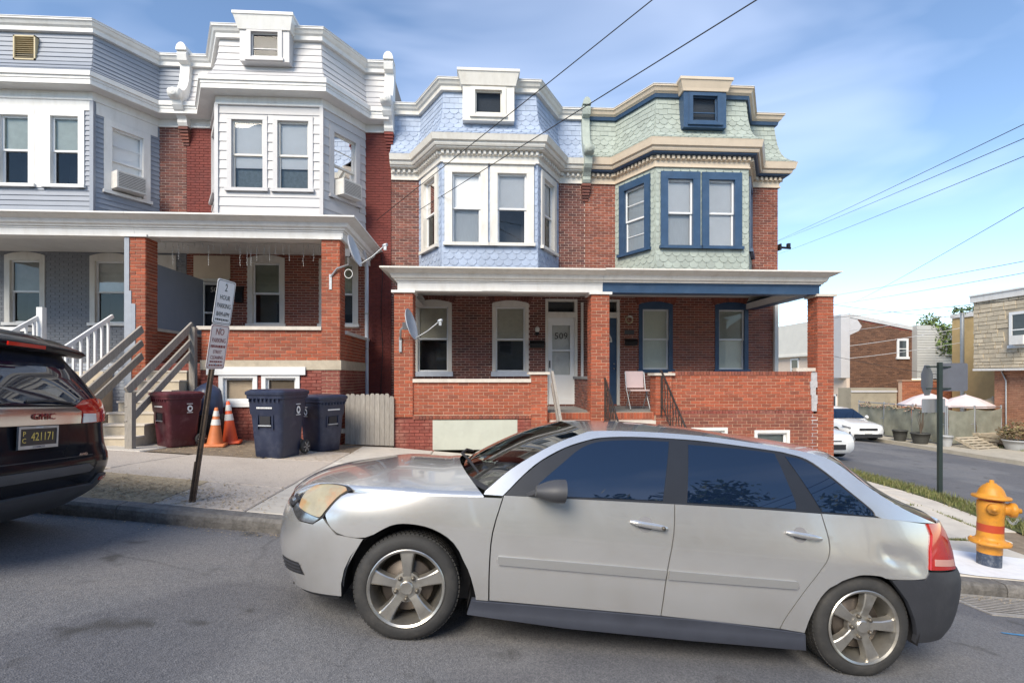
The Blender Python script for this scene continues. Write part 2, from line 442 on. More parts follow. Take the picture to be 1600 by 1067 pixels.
def cladding(root, part, path, prof, rows, piece_w, style, m, holes=None, skip_seg=(), name='shingle', lift=0.012, shaped_rows=None, jitter=0.0, limit=298):
    """shingles / siding boards laid in courses over a swept (d,z) profile; prof is a polyline bottom->top"""
    ln = [0]
    for i in range(len(prof) - 1): ln.append(ln[-1] + math.hypot(prof[i + 1][0] - prof[i][0], prof[i + 1][1] - prof[i][1]))
    tot = ln[-1]
    def at(r):
        r = max(0, min(tot, r))
        for i in range(len(prof) - 1):
            if r <= ln[i + 1] + 1e-9:
                t = (r - ln[i]) / max(1e-9, ln[i + 1] - ln[i])
                d = prof[i][0] + (prof[i + 1][0] - prof[i][0]) * t; z = prof[i][1] + (prof[i + 1][1] - prof[i][1]) * t
                td = Vector((prof[i + 1][0] - prof[i][0], prof[i + 1][1] - prof[i][1])).normalized()
                return d, z, (td.y, -td.x)
        return prof[-1][0], prof[-1][1], (1, 0)
    pts = [Vector((p[0], p[1])) for p in path]
    rh = tot / rows
    rest = MB(); org_ = org(part)
    for sgi in range(len(pts) - 1):
        if sgi in skip_seg: continue
        e = (pts[sgi + 1] - pts[sgi]).normalized(); nn = Vector((e.y, -e.x)); mid = (pts[sgi] + pts[sgi + 1]) / 2
        lim_cache = {}
        def lim(r):
            k = round(r, 4)
            if k not in lim_cache:
                d = at(r)[0]; q = offset_path(path, d)
                lim_cache[k] = ((q[sgi] - mid).dot(e), (q[sgi + 1] - mid).dot(e))
            return lim_cache[k]
        def pt(a, r, h):
            d, z, nm = at(r); lo, hi = lim(r); a = min(max(a, lo), hi)
            p = mid + e * a + nn * (d + nm[0] * h)
            return Vector((p.x, p.y, z + nm[1] * h))
        hl = (holes or {}).get(sgi, [])
        base_len = (pts[sgi + 1] - pts[sgi]).length
        for k in range(rows):
            r0, r1 = k * rh, (k + 1) * rh
            zc = at((r0 + r1) / 2)[1]
            lo, hi = lim(r0); lo2, hi2 = lim(r1); lo, hi = min(lo, lo2), max(hi, hi2)
            hs = [(h[0] - base_len / 2, h[1] - base_len / 2) for h in hl if h[2] < zc < h[3]]
            for s0, s1 in intervals(lo, hi, hs):
                w = piece_w if piece_w else (s1 - s0)
                a = s0 if not piece_w else (math.floor(s0 / w) * w - (w / 2 if k % 2 else 0))
                while a < s1 - 0.01:
                    a0, a1 = max(a, s0), min(a + w, s1); a += w
                    if a1 - a0 < 0.02: continue
                    j = random.uniform(-jitter, jitter)
                    top = min(tot, r1 + (0.35 * rh if style != 'board' else 0.004))
                    hb = lift + random.uniform(-0.002, 0.003); ht = 0.003
                    shp = style == 'hex' and (shaped_rows is None or k < shaped_rows)
                    rb = max(0.0, r0 + j)
                    g = 0.003 if piece_w else 0
                    if shp:
                        sh = 0.42 * rh
                        prf = [(a0 + g, top, ht), (a1 - g, top, ht), (a1 - g, rb + sh, hb * .8), (a1 - (a1 - a0) * .28, rb, hb), (a0 + (a1 - a0) * .28, rb, hb), (a0 + g, rb + sh, hb * .8)]
                    else:
                        prf = [(a0 + g, top, ht), (a1 - g, top, ht), (a1 - g, rb, hb), (a0 + g, rb, hb)]
                    front = [pt(*q) for q in prf]
                    back = [pt(q[0], q[1], -0.002) for q in prf]
                    tgt = rest
                    one = single_ok(root, name, limit)
                    if one: tgt = MB()
                    i = len(tgt.v); nf = len(front); tgt.v += front + back
                    tgt.f.append(list(range(i, i + nf))); tgt.smooth.append(False)
                    for q in range(nf):
                        q2 = (q + 1) % nf
                        if q == 0: continue
                        tgt.f.append([i + q, i + q2, i + nf + q2, i + nf + q]); tgt.smooth.append(False)
                    if one:
                        me = bpy.data.meshes.new(name); me.from_pydata([tuple(p - org_) for p in tgt.v], [], tgt.f); me.update()
                        me.materials.append(m); link(name, me, part)
    if rest.v: rest.build(name + '_courses', m, part, kind='stuff')

# ---- windows
def window(root, F, a0, a1, z0, z1, m_case, m_sash, case=0.09, proud=0.03, depth=0.09, arch=0.0, sill=True, blind=0.5, blind_m=None, lower_m=None,
           muntin=0, m_sill=None, sill_drop=0.07, head=0.0, split=0.5, label=None, screen=False, top_case=None):
    """double-hung window in an opening a0..a1 x z0..z1 (outer edge of the casing), built into frame F"""
    tc_ = case if top_case is None else top_case
    ia0, ia1, iz0, iz1 = a0 + case, a1 - case, z0 + (case if not sill else sill_drop), z1 - tc_
    O, e, n = F
    mb = MB()
    mb.fbox(F, a0, ia0, -depth, proud, z0, iz1); mb.fbox(F, ia1, a1, -depth, proud, z0, iz1)
    if arch > 0:
        P = []; half = (a1 - a0) / 2; c = (a0 + a1) / 2; Rr = (half * half + arch * arch) / (2 * arch); zc = z1 + arch - Rr; th = math.asin(half / Rr)
        for k in range(11):
            t = -th + 2 * th * k / 10; P.append(O + e * (c + Rr * math.sin(t)) + n * (-depth) + Vector((0, 0, zc + Rr * math.cos(t))))
        P += [O + e * a1 + n * (-depth) + Vector((0, 0, iz1)), O + e * a0 + n * (-depth) + Vector((0, 0, iz1))]
        mb.prism(P, n * (depth + proud))
    else:
        mb.fbox(F, a0, a1, -depth, proud + 0.002, iz1, z1 + head)
        if head > 0: mb.fbox(F, a0 - 0.03, a1 + 0.03, -0.01, proud + 0.05, z1 + head, z1 + head + 0.03)
    if not sill: mb.fbox(F, a0, a1, -depth, proud + 0.001, z0, iz0)
    w = mb.build('window', m_case, root, label=label)
    if sill:
        mb = MB(); mb.fbox(F, a0 - 0.03, a1 + 0.03, -depth, proud + 0.05, z0, iz0); mb.build('sill', m_sill or m_case, w)
    st = 0.04; zm = iz0 + (iz1 - iz0) * split
    for nm, q0, q1, dd in (('upper_sash', zm - 0.015, iz1, -0.035), ('lower_sash', iz0, zm + 0.02, -0.065)):
        mb = MB()
        mb.fbox(F, ia0, ia0 + st, dd - 0.03, dd, q0, q1); mb.fbox(F, ia1 - st, ia1, dd - 0.03, dd, q0, q1)
        mb.fbox(F, ia0 + st, ia1 - st, dd - 0.03, dd - 0.001, q1 - st, q1); mb.fbox(F, ia0 + st, ia1 - st, dd - 0.03, dd - 0.001, q0, q0 + st)
        for k in range(muntin):
            zz = q0 + (q1 - q0) * (k + 1) / (muntin + 1); mb.fbox(F, ia0 + st, ia1 - st, dd - 0.02, dd - 0.003, zz - 0.008, zz + 0.008)
        mb.build('sash', m_sash, w)
        mb = MB(); mb.poly([O + e * a + n * (dd - 0.015) + Vector((0, 0, z)) for a, z in ((ia0 + st, q0 + st), (ia1 - st, q0 + st), (ia1 - st, q1 - st), (ia0 + st, q1 - st))]); mb.build('pane', M_pane, w)
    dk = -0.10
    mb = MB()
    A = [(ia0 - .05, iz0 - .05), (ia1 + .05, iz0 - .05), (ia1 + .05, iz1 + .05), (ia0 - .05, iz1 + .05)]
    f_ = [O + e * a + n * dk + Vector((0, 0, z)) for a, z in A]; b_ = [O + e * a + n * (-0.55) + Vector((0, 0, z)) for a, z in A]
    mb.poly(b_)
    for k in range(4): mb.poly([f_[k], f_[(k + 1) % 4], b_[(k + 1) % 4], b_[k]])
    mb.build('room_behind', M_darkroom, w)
    if blind > 0:
        zb = iz1 - (iz1 - iz0) * blind
        mb = MB(); mb.fbox(F, ia0 + 0.01, ia1 - 0.01, dk - 0.005, dk, zb, iz1); mb.build('blind', blind_m or M_blind, w)
    if lower_m:
        mb = MB(); mb.fbox(F, ia0 + 0.01, ia1 - 0.01, dk - 0.06, dk - 0.05, iz0, zm if blind <= 0 else iz1 - (iz1 - iz0) * blind); mb.build('curtain', lower_m, w)
    return w

# ------------------------------------------------------------------ terrain
YW, YB, YP = 12.9, 11.75, 10.4       # facade, bay front, porch front
def lerp(a, b, t): return a + (b - a) * t
def sstep(t): t = max(0.0, min(1.0, t)); return t * t * (3 - 2 * t)
def table(x, T):
    if x <= T[0][0]: return T[0][1] + (x - T[0][0]) * (T[1][1] - T[0][1]) / (T[1][0] - T[0][0]) * 0.5
    for (a, b), (c, d) in zip(T, T[1:]):
        if x <= c: return lerp(b, d, (x - a) / (c - a))
    return T[-1][1]
def fall(X): return -0.107 * X if X < 6 else max(-0.642 - 0.06 * (X - 6), -1.45)
YARD = [(-14, 0.80), (-6, 0.52), (-3.6, 0.36), (-1.74, 0.27), (2, -0.1), (6, -0.38), (8.8, -0.52), (14, -0.85), (18, -1.17), (24, -1.35), (60, -1.5)]
def road_z(X, Y): return fall(X) + 0.117 - 0.0078 * (Y - 0.3) ** 2
def side_z(X, Y):
    pl = fall(X) + 0.072
    return lerp(pl, table(X, YARD), sstep((Y - 6.2) / 3.0))
def cross_z(X, Y): return lerp(side_z(X, Y) - 0.13, road_z(X, 5.1), sstep((7.0 - Y) / 1.9))

def sheet(name, xs, ys, fn, m, mask=None, smooth=True):
    mb = MB(); idx = {}
    for i, x in enumerate(xs):
        for j, y in enumerate(ys):
            idx[i, j] = len(mb.v); mb.v.append(Vector((x, y, fn(x, y))))
    for i in range(len(xs) - 1):
        for j in range(len(ys) - 1):
            if mask and not mask((xs[i] + xs[i + 1]) / 2, (ys[j] + ys[j + 1]) / 2): continue
            mb.f.append([idx[i, j], idx[i + 1, j], idx[i + 1, j + 1], idx[i, j + 1]]); mb.smooth.append(smooth)
    return mb.build(name, m, kind='structure')
def rng(a, b, st):
    n = max(1, round((b - a) / st)); return [a + (b - a) * k / n for k in range(n + 1)]

def asphalt_mat():
    m = bpy.data.materials.new('worn_asphalt'); m.use_nodes = True
    n = m.node_tree.nodes; l = m.node_tree.links; b = n['Principled BSDF']
    t = n.new('ShaderNodeTexCoord')
    def noi(sc, det=4, ro=0.6):
        k = n.new('ShaderNodeTexNoise'); k.inputs['Scale'].default_value = sc; k.inputs['Detail'].default_value = det; k.inputs['Roughness'].default_value = ro
        l.new(t.outputs['Object'], k.inputs['Vector']); return k.outputs['Fac']
    def ramp(src, p0, c0, p1, c1):
        r = n.new('ShaderNodeValToRGB'); r.color_ramp.elements[0].position = p0; r.color_ramp.elements[0].color = (*c0, 1)
        r.color_ramp.elements[1].position = p1; r.color_ramp.elements[1].color = (*c1, 1); l.new(src, r.inputs['Fac']); return r.outputs['Color']
    def mix(fac, a, c, mode='MIX'):
        k = n.new('ShaderNodeMixRGB'); k.blend_type = mode
        for s, v in (('Fac', fac), ('Color1', a), ('Color2', c)):
            if isinstance(v, (int, float)): k.inputs[s].default_value = v
            elif isinstance(v, tuple): k.inputs[s].default_value = (*v, 1)
            else: l.new(v, k.inputs[s])
        return k.outputs['Color']
    v = n.new('ShaderNodeTexVoronoi'); v.inputs['Scale'].default_value = 120; l.new(t.outputs['Object'], v.inputs['Vector'])
    stones = ramp(v.outputs['Color'], 0.15, (0.115, 0.117, 0.124), 0.95, (0.225, 0.224, 0.228))
    big = ramp(noi(0.55, 5), 0.3, (0.78, 0.80, 0.85), 0.7, (1.12, 1.08, 1.05))
    c = mix(1.0, stones, big, 'MULTIPLY')
    # light chips, dark oil spots, tar smears
    v2 = n.new('ShaderNodeTexVoronoi'); v2.inputs['Scale'].default_value = 26; l.new(t.outputs['Object'], v2.inputs['Vector'])
    chips = ramp(v2.outputs['Distance'], 0.05, (1, 1, 1), 0.09, (0, 0, 0))
    gate = ramp(noi(7, 3), 0.56, (0, 0, 0), 0.62, (1, 1, 1))
    c = mix(mix(1.0, chips, gate, 'MULTIPLY'), c, (0.36, 0.35, 0.33))
    oil = ramp(noi(2.6, 3, 0.5), 0.62, (0, 0, 0), 0.71, (0.75, 0.75, 0.75))
    c = mix(oil, c, (0.055, 0.053, 0.050))
    pat = ramp(noi(0.35, 2, 0.4), 0.50, (1, 1, 1), 0.52, (0.80, 0.80, 0.82))
    c = mix(1.0, c, pat, 'MULTIPLY')
    dn = n.new('ShaderNodeTexNoise'); dn.inputs['Scale'].default_value = 1.4; dn.inputs['Detail'].default_value = 5; l.new(t.outputs['Object'], dn.inputs['Vector'])
    dmx = n.new('ShaderNodeMixRGB'); dmx.inputs['Fac'].default_value = 0.22; l.new(t.outputs['Object'], dmx.inputs['Color1']); l.new(dn.outputs['Color'], dmx.inputs['Color2'])
    ve = n.new('ShaderNodeTexVoronoi'); ve.feature = 'DISTANCE_TO_EDGE'; ve.inputs['Scale'].default_value = 0.55; l.new(dmx.outputs['Color'], ve.inputs['Vector'])
    crk = ramp(ve.outputs['Distance'], 0.002, (0.35, 0.35, 0.35), 0.007, (0, 0, 0))
    c = mix(mix(1.0, crk, ramp(noi(0.5, 2), 0.45, (0, 0, 0), 0.6, (1, 1, 1)), 'MULTIPLY'), c, (0.045, 0.043, 0.042))
    wear = ramp(noi(1.1, 7, 0.7), 0.60, (0, 0, 0), 0.72, (0.35, 0.35, 0.35))
    c = mix(wear, c, (0.22, 0.21, 0.20))
    l.new(c, b.inputs['Base Color']); b.inputs['Roughness'].default_value = 0.88
    bp = n.new('ShaderNodeBump'); bp.inputs['Strength'].default_value = 0.55; bp.inputs['Distance'].default_value = 0.006
    l.new(v.outputs['Distance'], bp.inputs['Height']); l.new(bp.outputs['Normal'], b.inputs['Normal'])
    return m
M_asphalt = asphalt_mat()
M_soil = mat('dry_soil', (0.20, 0.155, 0.11), 0.95, 0.3, 9, 0.5, 90, stain=(0.33, 0.27, 0.19), stain_amt=0.6, stain_scale=6)
M_aggregate = mat('pebble_concrete', (0.50, 0.435, 0.37), 0.95, 0.30, 75, 0.6, 110, stain=(0.36, 0.30, 0.25), stain_amt=0.5, stain_scale=1.8)
M_farwalk = mat('sunny_far_pavement', (0.42, 0.38, 0.31), 0.9, 0.15, 3, 0.2, 60)
M_turf = mat('turf_soil', (0.075, 0.085, 0.03), 0.95, 0.35, 4, 0.4, 60)

# big base, then streets and pavements above it
sheet('ground', rng(-60, 120, 6), rng(-60, 200, 6), lambda x, y: min(side_z(x, y), road_z(x, 5.1)) - 0.45 - max(0, -y - 5) * 0.0 + (0 if -12 < y < 60 else -0.2), M_soil)
XK = 8.45                                # kerb line of the side street
sheet('road', rng(-30, 50, 0.8), rng(-5.2, 5.12, 0.5), road_z, M_asphalt)
sheet('side_street', rng(XK - 0.1, 18.0, 0.6), rng(5.10, 75, 0.9), cross_z, M_asphalt)
sheet('street_corner', rng(XK - 1.75, XK - .1, .3), rng(5.12, 6.75, .3), lambda x, y: min(cross_z(x, y), side_z(x, y) - .10), M_asphalt)
# pavement bed under the slabs
bed = sheet('pavement', rng(-30, XK, 0.45), rng(5.2, 12.95, 0.4), lambda x, y: side_z(x, y) - 0.022, M_soil, mask=lambda x, y: not (x > XK - 1.4 and y < 6.6 and math.hypot(x - (XK - 1.4), y - 6.6) > 1.4))
# pavement on the opposite side and far side of the side street
sheet('opposite_pavement', rng(-30, 50, 1.2), rng(-9.0, -5.1, 0.8), lambda x, y: fall(x) + 0.02, M_concrete)
sheet('far_pavement', rng(18.0, 20.2, 0.5), rng(8, 75, 1.0), lambda x, y: cross_z(18, y) + 0.14 + 0.01 * (x - 18), M_farwalk)
sheet('vacant_lot', rng(20.2, 60, 1.5), rng(8, 75, 1.5), lambda x, y: cross_z(18, y) + 0.16, M_farwalk)
sheet('backyard', rng(-30, XK, 1.5), rng(12.9, 60, 1.5), lambda x, y: side_z(x, y) - 0.03, M_soil)

def slab(x0, x1, y0, y1, m, name='paving_slab', gap=0.008, th=0.05, nx=None, ny=None, lift=0.0):
    """one slab following the slope of the pavement, with its own edges and thickness"""
    x0 += gap; x1 -= gap; y0 += gap; y1 -= gap
    dz = random.uniform(-0.004, 0.004) + lift
    mb = MB(); t = 0.012
    nx = nx or max(1, round((x1 - x0) / 0.8)); ny = ny or max(1, round((y1 - y0) / 0.8))
    top = [[Vector((lerp(x0 + t, x1 - t, i / nx), lerp(y0 + t, y1 - t, j / ny), 0)) for i in range(nx + 1)] for j in range(ny + 1)]
    for r in top:
        for p in r: p.z = side_z(p.x, p.y) + dz
    mb.quads(top, sm=True)
    ring_t = top[0] + [r[-1] for r in top[1:]] + top[-1][::-1][1:] + [r[0] for r in top[::-1][1:-1]]
    ring_e = [Vector((p.x + (t if p.x > (x0 + x1) / 2 else -t) * (abs(p.x - x0 - t) < 1e-6 or abs(p.x - x1 + t) < 1e-6), p.y + (t if p.y > (y0 + y1) / 2 else -t) * (abs(p.y - y0 - t) < 1e-6 or abs(p.y - y1 + t) < 1e-6), p.z - 0.010)) for p in ring_t]
    ring_b = [p - Vector((0, 0, th)) for p in ring_e]
    mb.quads([ring_t, ring_e, ring_b], close_u=True, sm=False)
    return mb.build(name, m, bed)

def kerb_run(x0, x1, y):
    x = x0
    while x < x1 - 0.1:
        ln = random.uniform(1.5, 2.2); xe = min(x + ln, x1)
        mb = MB()
        rows = []
        n = 5
        dz = random.uniform(-0.006, 0.006)
        for k in range(n + 1):
            px = lerp(x + 0.006, xe - 0.006, k / n); zt = side_z(px, y + 0.15) + dz; zb = road_z(px, y) - 0.1
            j = random.uniform(-0.006, 0.006)
            rows.append([Vector((px, y + 0.02 + j, zb)), Vector((px, y + 0.005 + j, zb + 0.16)), Vector((px, y + 0.012 + j, zt - 0.03)), Vector((px, y + 0.04, zt)), Vector((px, y + 0.19, zt + 0.003)), Vector((px, y + 0.2, zt - 0.1))])
        mb.quads(rows, sm=False); mb.poly(rows[0]); mb.poly(rows[-1][::-1])
        mb.build('kerb_stone', M_kerb, bed)
        x = xe
kerb_run(-14, XK - 1.4, 5.08)
# kerb round the corner and along the side street
mb = MB(); rows = []
for k in range(13):
    a = -math.pi / 2 + (math.pi / 2) * k / 12; c = Vector((XK - 1.4, 6.5)); d = Vector((math.cos(a), math.sin(a)))
    o_, i_ = c + d * 1.4, c + d * 1.22
    rows.append([Vector((o_.x, o_.y, cross_z(XK, o_.y) - 0.15)), Vector((o_.x, o_.y, side_z(o_.x, o_.y) - .02)), Vector((i_.x, i_.y, side_z(i_.x, i_.y) + 0.004))])
for y in rng(7, 60, 1.0):
    rows.append([Vector((XK, y, cross_z(XK, y) - 0.15)), Vector((XK, y, side_z(XK, y) - .01)), Vector((XK - .18, y, side_z(XK - .18, y) + 0.006))])
mb.quads(rows, sm=False); mb.build('corner_kerb', M_kerb, bed)
mb = MB(); rows = []
for y in rng(8, 75, 1.0):
    z = cross_z(18, y); rows.append([Vector((17.98, y, z - 0.1)), Vector((17.98, y, z + .13)), Vector((18.16, y, z + 0.147))])
mb.quads(rows, sm=False); mb.build('far_kerb', M_farwalk, bed)

# slabs: pale concrete to the right of x=-2.4, pebbled concrete in front of the white house
ys_ = [5.29, 6.75, 8.25, 9.25, 10.3]
xs_ = [-2.4, -1.0, 0.4, 1.8, 3.2, 4.6, 6.0, 7.4]
for i in range(len(xs_) - 1):
    for j in range(len(ys_) - 1):
        if xs_[i + 1] > XK - 1.5 and ys_[j] < 6: 
            slab(xs_[i], XK - 1.45, ys_[j], ys_[j + 1], M_concrete); continue
        slab(xs_[i], xs_[i + 1], ys_[j], ys_[j + 1], M_concrete)
for (x0, x1, y0, y1) in ((-4.6, -2.4, 6.35, 8.4), (-7.4, -4.6, 6.6, 8.3), (-3.3, -2.4, 5.29, 6.35)):
    slab(x0, x1, y0, y1, M_aggregate)
for (x0, x1, y0, y1) in ((-3.5, -2.4, 8.4, 9.45),): slab(x0, x1, y0, y1, M_aggregate)
for (x0, x1, y0, y1) in ((-7.0, -5.35, 8.3, 9.9), (-9.0, -7.4, 6.6, 9.9), (-9.0, -7.4, 5.29, 6.6)): slab(x0, x1, y0, y1, M_concrete, lift=0.004)
slab(7.4, 7.95, 7.2, 9.25, M_concrete); slab(7.4, 7.95, 9.25, 12.5, M_concrete)

# ------------------------------------------------------------------ row houses
CW = mat('rear_wall_render', (0.32, 0.27, 0.24), 0.9, 0.15, 2, 0.2, 40)
def house_shell(root, X0, X1, ztop, zbot=-1.5, bayx=None):
    mb = MB(); mb.bx(X0 + 0.004, X1 - 0.004, YW + 0.62, 25.5, zbot, ztop - 0.06); mb.build('rear_block', CW, root)
    mb = MB(); mb.bx(X0 + 0.01, X1 - 0.01, YW + .25, 25.4, ztop - 0.055, ztop - 0.03)
    if bayx: mb.prism([Vector((bayx[0] + .05, YW + .25, ztop - .05)), Vector((bayx[0] + .05, YW + .1, ztop - .05)), Vector((bayx[1] + .1, YB + .15, ztop - .05)), Vector((bayx[2] - .1, YB + .15, ztop - .05)), Vector((bayx[3] - .05, YW + .1, ztop - .05)), Vector((bayx[3] - .05, YW + .25, ztop - .05))], (0, 0, .02))
    return mb

def entablature(root, path, zf, zt, style, m1, m2, m_d):
    """zf bottom of the frieze, zt top of the cornice"""
    h = zt - zf
    if style == 'dentil':
        moulding(path, [(-.02, zf), (.05, zf), (.05, zf + .03), (.03, zf + .035), (.03, zf + .15), (.06, zf + .16), (.06, zf + .255), (-.02, zf + .256)]).build('frieze', m1, root)
        moulding(path, [(-.02, zf + .257), (.17, zf + .257), (.20, zf + .275), (.20, zf + .30)] + [(-.02, zf + .302)]).build('soffit_band', m2, root)
        moulding(path, [(-.02, zf + .303), (.23, zf + .303), (.25, zf + .34), (.25, zf + .385), (.30, zf + .40), (.33, zf + h - .03), (.34, zf + h), (-.05, zf + h + .01)]).build('cornice', m1, root)
        mb = MB()
        for i in range(len(path) - 1):
            q = offset_path(path, 0.06); F, w = frame(q[i], q[i + 1])
            n = max(1, int(w / 0.115))
            for k in range(n):
                a = (k + .5) * w / n
                mb.fbox(F, a - .03, a + .03, 0, .06, zf + .168, zf + .245)
        mb.build('dentils', m_d, root, kind='stuff')
    else:
        moulding(path, [(-.02, zf), (.05, zf), (.05, zf + .04), (.03, zf + .045), (.03, zf + .195), (-.02, zf + .196)]).build('frieze', m1, root)
        moulding(path, [(-.02, zf + .197), (.31, zf + .197), (.31, zf + .21), (-.02, zf + .212)]).build('soffit', m2, root)
        moulding(path, [(-.02, zf + .214), (.325, zf + .203), (.325, zf + .30), (.34, zf + .31), (.34, zf + .36), (.37, zf + .37), (.37, zf + h), (-.05, zf + h + .01)]).build('cornice', m1, root)

def mansard_profile(z0, z1):
    return [(.31, z0), (.22, z0 + .06), (.13, z0 + .15), (.055, z0 + .30), (.0, z0 + .52), (-.04, z0 + .78), (-.06, z1)]

def top_cornice(root, path, z0, z1, m, m2=None):
    h = z1 - z0
    if m2: moulding(path, [(-.1, z0), (.0, z0), (.02, z0 + .08), (-.1, z0 + .081)]).build('cornice_band', m2, root)
    moulding(path, [(-.1, z0 + (.082 if m2 else 0)), (.025, z0 + (.082 if m2 else 0)), (.03, z0 + .09), (.07, z0 + .12), (.10, z0 + h - .06), (.13, z0 + h - .045), (.13, z0 + h - .012), (-.25, z0 + h - .01)]).build('top_cornice', m, root)
    moulding(path, [(-.25, z0 + h - .008), (.14, z0 + h - .010), (.14, z0 + h + .006), (-.25, z0 + h + .012)]).build('coping_flashing', M_flash, root)

def dormer(root, xc, w, z0, z1, zc, m_case, m_cap, y=YB, glass_w=.58, gz0=None, gz1=None, muntin=True):
    """box dormer standing on the front slope"""
    F = (Vector((xc - w / 2, y - .24, 0)), Vector((1, 0, 0)), Vector((0, -1, 0)))
    g0, g1 = (w - glass_w) / 2, (w + glass_w) / 2
    d = wall_panel(root, F, w, z0, z1, [(g0, g1, gz0, gz1)], .42, m_case, 'dormer')
    mb = MB(); mb.fbox(F, g0 - .09, g1 + .09, 0, .025, gz1, gz1 + .07); mb.fbox(F, g0 - .09, g0, 0, .025, gz0 - .05, gz1); mb.fbox(F, g1, g1 + .09, 0, .025, gz0 - .05, gz1)
    mb.fbox(F, g0 - .12, g1 + .12, 0, .045, gz0 - .11, gz0 - .05); mb.build('casing', m_case, d)
    mb = MB(); mb.fbox(F, g0 + .002, g0 + .03, -.07, -.04, gz0, gz1); mb.fbox(F, g1 - .03, g1 - .002, -.07, -.04, gz0, gz1); mb.fbox(F, g0, g1, -.07, -.041, gz0, gz0 + .03); mb.fbox(F, g0, g1, -.07, -.041, gz1 - .03, gz1)
    if muntin: mb.fbox(F, g0, g1, -.068, -.045, lerp(gz0, gz1, .35) - .012, lerp(gz0, gz1, .35) + .012)
    mb.build('sash', m_case, d)
    O, e, n = F
    mb = MB(); mb.poly([O + e * a - n * .06 + Vector((0, 0, z)) for a, z in ((g0, gz0), (g1, gz0), (g1, gz1), (g0, gz1))]); mb.build('pane', glass('attic_glass', (.9, .93, .95), ior=1.35, refl=.7), d)
    mb = MB(); mb.fbox(F, g0 - .05, g1 + .05, -.16, -.15, gz0 - .05, gz1 + .05); mb.build('room_behind', M_darkroom, d)
    p = [(xc - w / 2, y + .3), (xc - w / 2, y - .24), (xc + w / 2, y - .24), (xc + w / 2, y + .3)]
    mb = moulding(p, [(-.05, z1 - .02), (.03, z1 - .02), (.045, z1 + .04), (.10, zc - .07), (.12, zc - .06), (.12, zc), (-.05, zc + .012)])
    mb.bx(xc - w / 2 + .01, xc + w / 2 - .01, y - .23, y + .5, zc - .03, zc + .008)
    mb.build('dormer_cap', m_cap, d)

def console(root, X, zf, zt, ztop, m, w=.20, m_base=None, finial=True):
    """scrolled party-wall console from the brick corbel up past the top cornice"""
    z = zt
    P = [(-.05, zf - .02), (.16, zf - .02), (.20, zf + .05), (.20, zf + .12), (.26, zf + .2), (.36, zf + .28), (.42, zf + .36), (.44, z - .02), (.52, z + .02), (.54, z + .10), (.49, z + .20), (.40, z + .24),
         (.30, z + .29), (.20, z + .42), (.13, z + .60), (.09, z + .85), (.08, ztop - .24), (.20, ztop - .2), (.24, ztop - .06), (.20, ztop + .02), (-.2, ztop + .02)]
    mb = MB(); mb.prism([Vector((X - w / 2, YW - d, zz)) for d, zz in P], (w, 0, 0))
    c = mb.build('console', m, root)
    mb = MB()
    M_ = Matrix.Translation((X, YW - .47, z + .12)) @ Matrix.Rotation(R(90), 4, 'Y')
    mb.lathe([(.0, -w / 2 - .025), (.11, -w / 2 - .02), (.125, -w / 2), (.125, w / 2), (.11, w / 2 + .02), (0, w / 2 + .025)], M_, 18, cap=False)
    for s in (-1, 1):
        Mr = Matrix.Translation((X, YW - .585, z + .12)) @ Matrix.Rotation(R(90), 4, 'X')
    mb.lathe([(.0, .03), (.035, .028), (.05, .012), (.085, .018), (.095, .0)], Matrix.Translation((X, YW - .58, z + .12)) @ Matrix.Rotation(R(90), 4, 'X'), 16, cap=False)
    mb.build('rosette', m, c)
    if finial:
        mb = MB()
        P2 = [(X + math.cos(a) * w * .55, ztop + .02 + max(0, math.sin(a)) * .18) for a in [math.pi * k / 10 for k in range(11)]]
        mb.prism([Vector((x, YW - .26, zz)) for x, zz in P2], (0, .34, 0)); mb.build('finial', m, c)
    # stepped brick corbel underneath
    mb = MB()
    for k in range(6):
        mb.bx(X - .11 + k * .008, X + .11 - k * .008, YW - .17 + k * .028, YW + .02, zf - .03 - (k + 1) * .067, zf - .03 - k * .067 - .007)
    mb.build('corbel', m_base or M_brick_old, c)

def bay(root, path, z0, z1, holes, m_wall):
    """three-sided bay: one backing wall for each side with its window openings"""
    for i in (1, 2, 3):
        F, w = frame(path[i], path[i + 1])
        wall_panel(root, F, w, z0, z1, holes.get(i, []), .10, m_wall, 'bay_wall')

def porch_roof(root, path, zb, zc, zt, m_beam, m_corn, X0, X1, beam_th=.26):
    """beam zb..zc, cornice zc..zt along an open plan path; roof deck and ceiling between X0..X1"""
    moulding(path, [(-beam_th, zb), (0, zb), (0, zc - .035), (.02, zc - .03), (.02, zc), (-beam_th, zc)]).build('porch_beam', m_beam, root)
    h = zt - zc
    moulding(path, [(-beam_th, zc + .002), (.05, zc + .002), (.06, zc + .03), (.10, zc + .05), (.13, zc + h * .55), (.22, zc + h * .72), (.27, zc + h - .035), (.30, zc + h - .03), (.30, zc + h), (-.1, zc + h + .012)]).build('porch_cornice', m_corn, root)
    ys = min(p[1] for p in path)
    mb = MB(); mb.prism([Vector((X0, ys + .05, zt - .01)), Vector((X0, YW - .02, zt + .05)), Vector((X0, YW - .02, zt + .10)), Vector((X0, ys + .05, zt + .02))], (X1 - X0, 0, 0)); mb.build('porch_deck', M_roofing, root)
    mb = MB(); mb.bx(X0, X1, ys + .2, YW - .02, zt - .13, zt - .11); mb.build('porch_ceiling', M_ceiling, root)

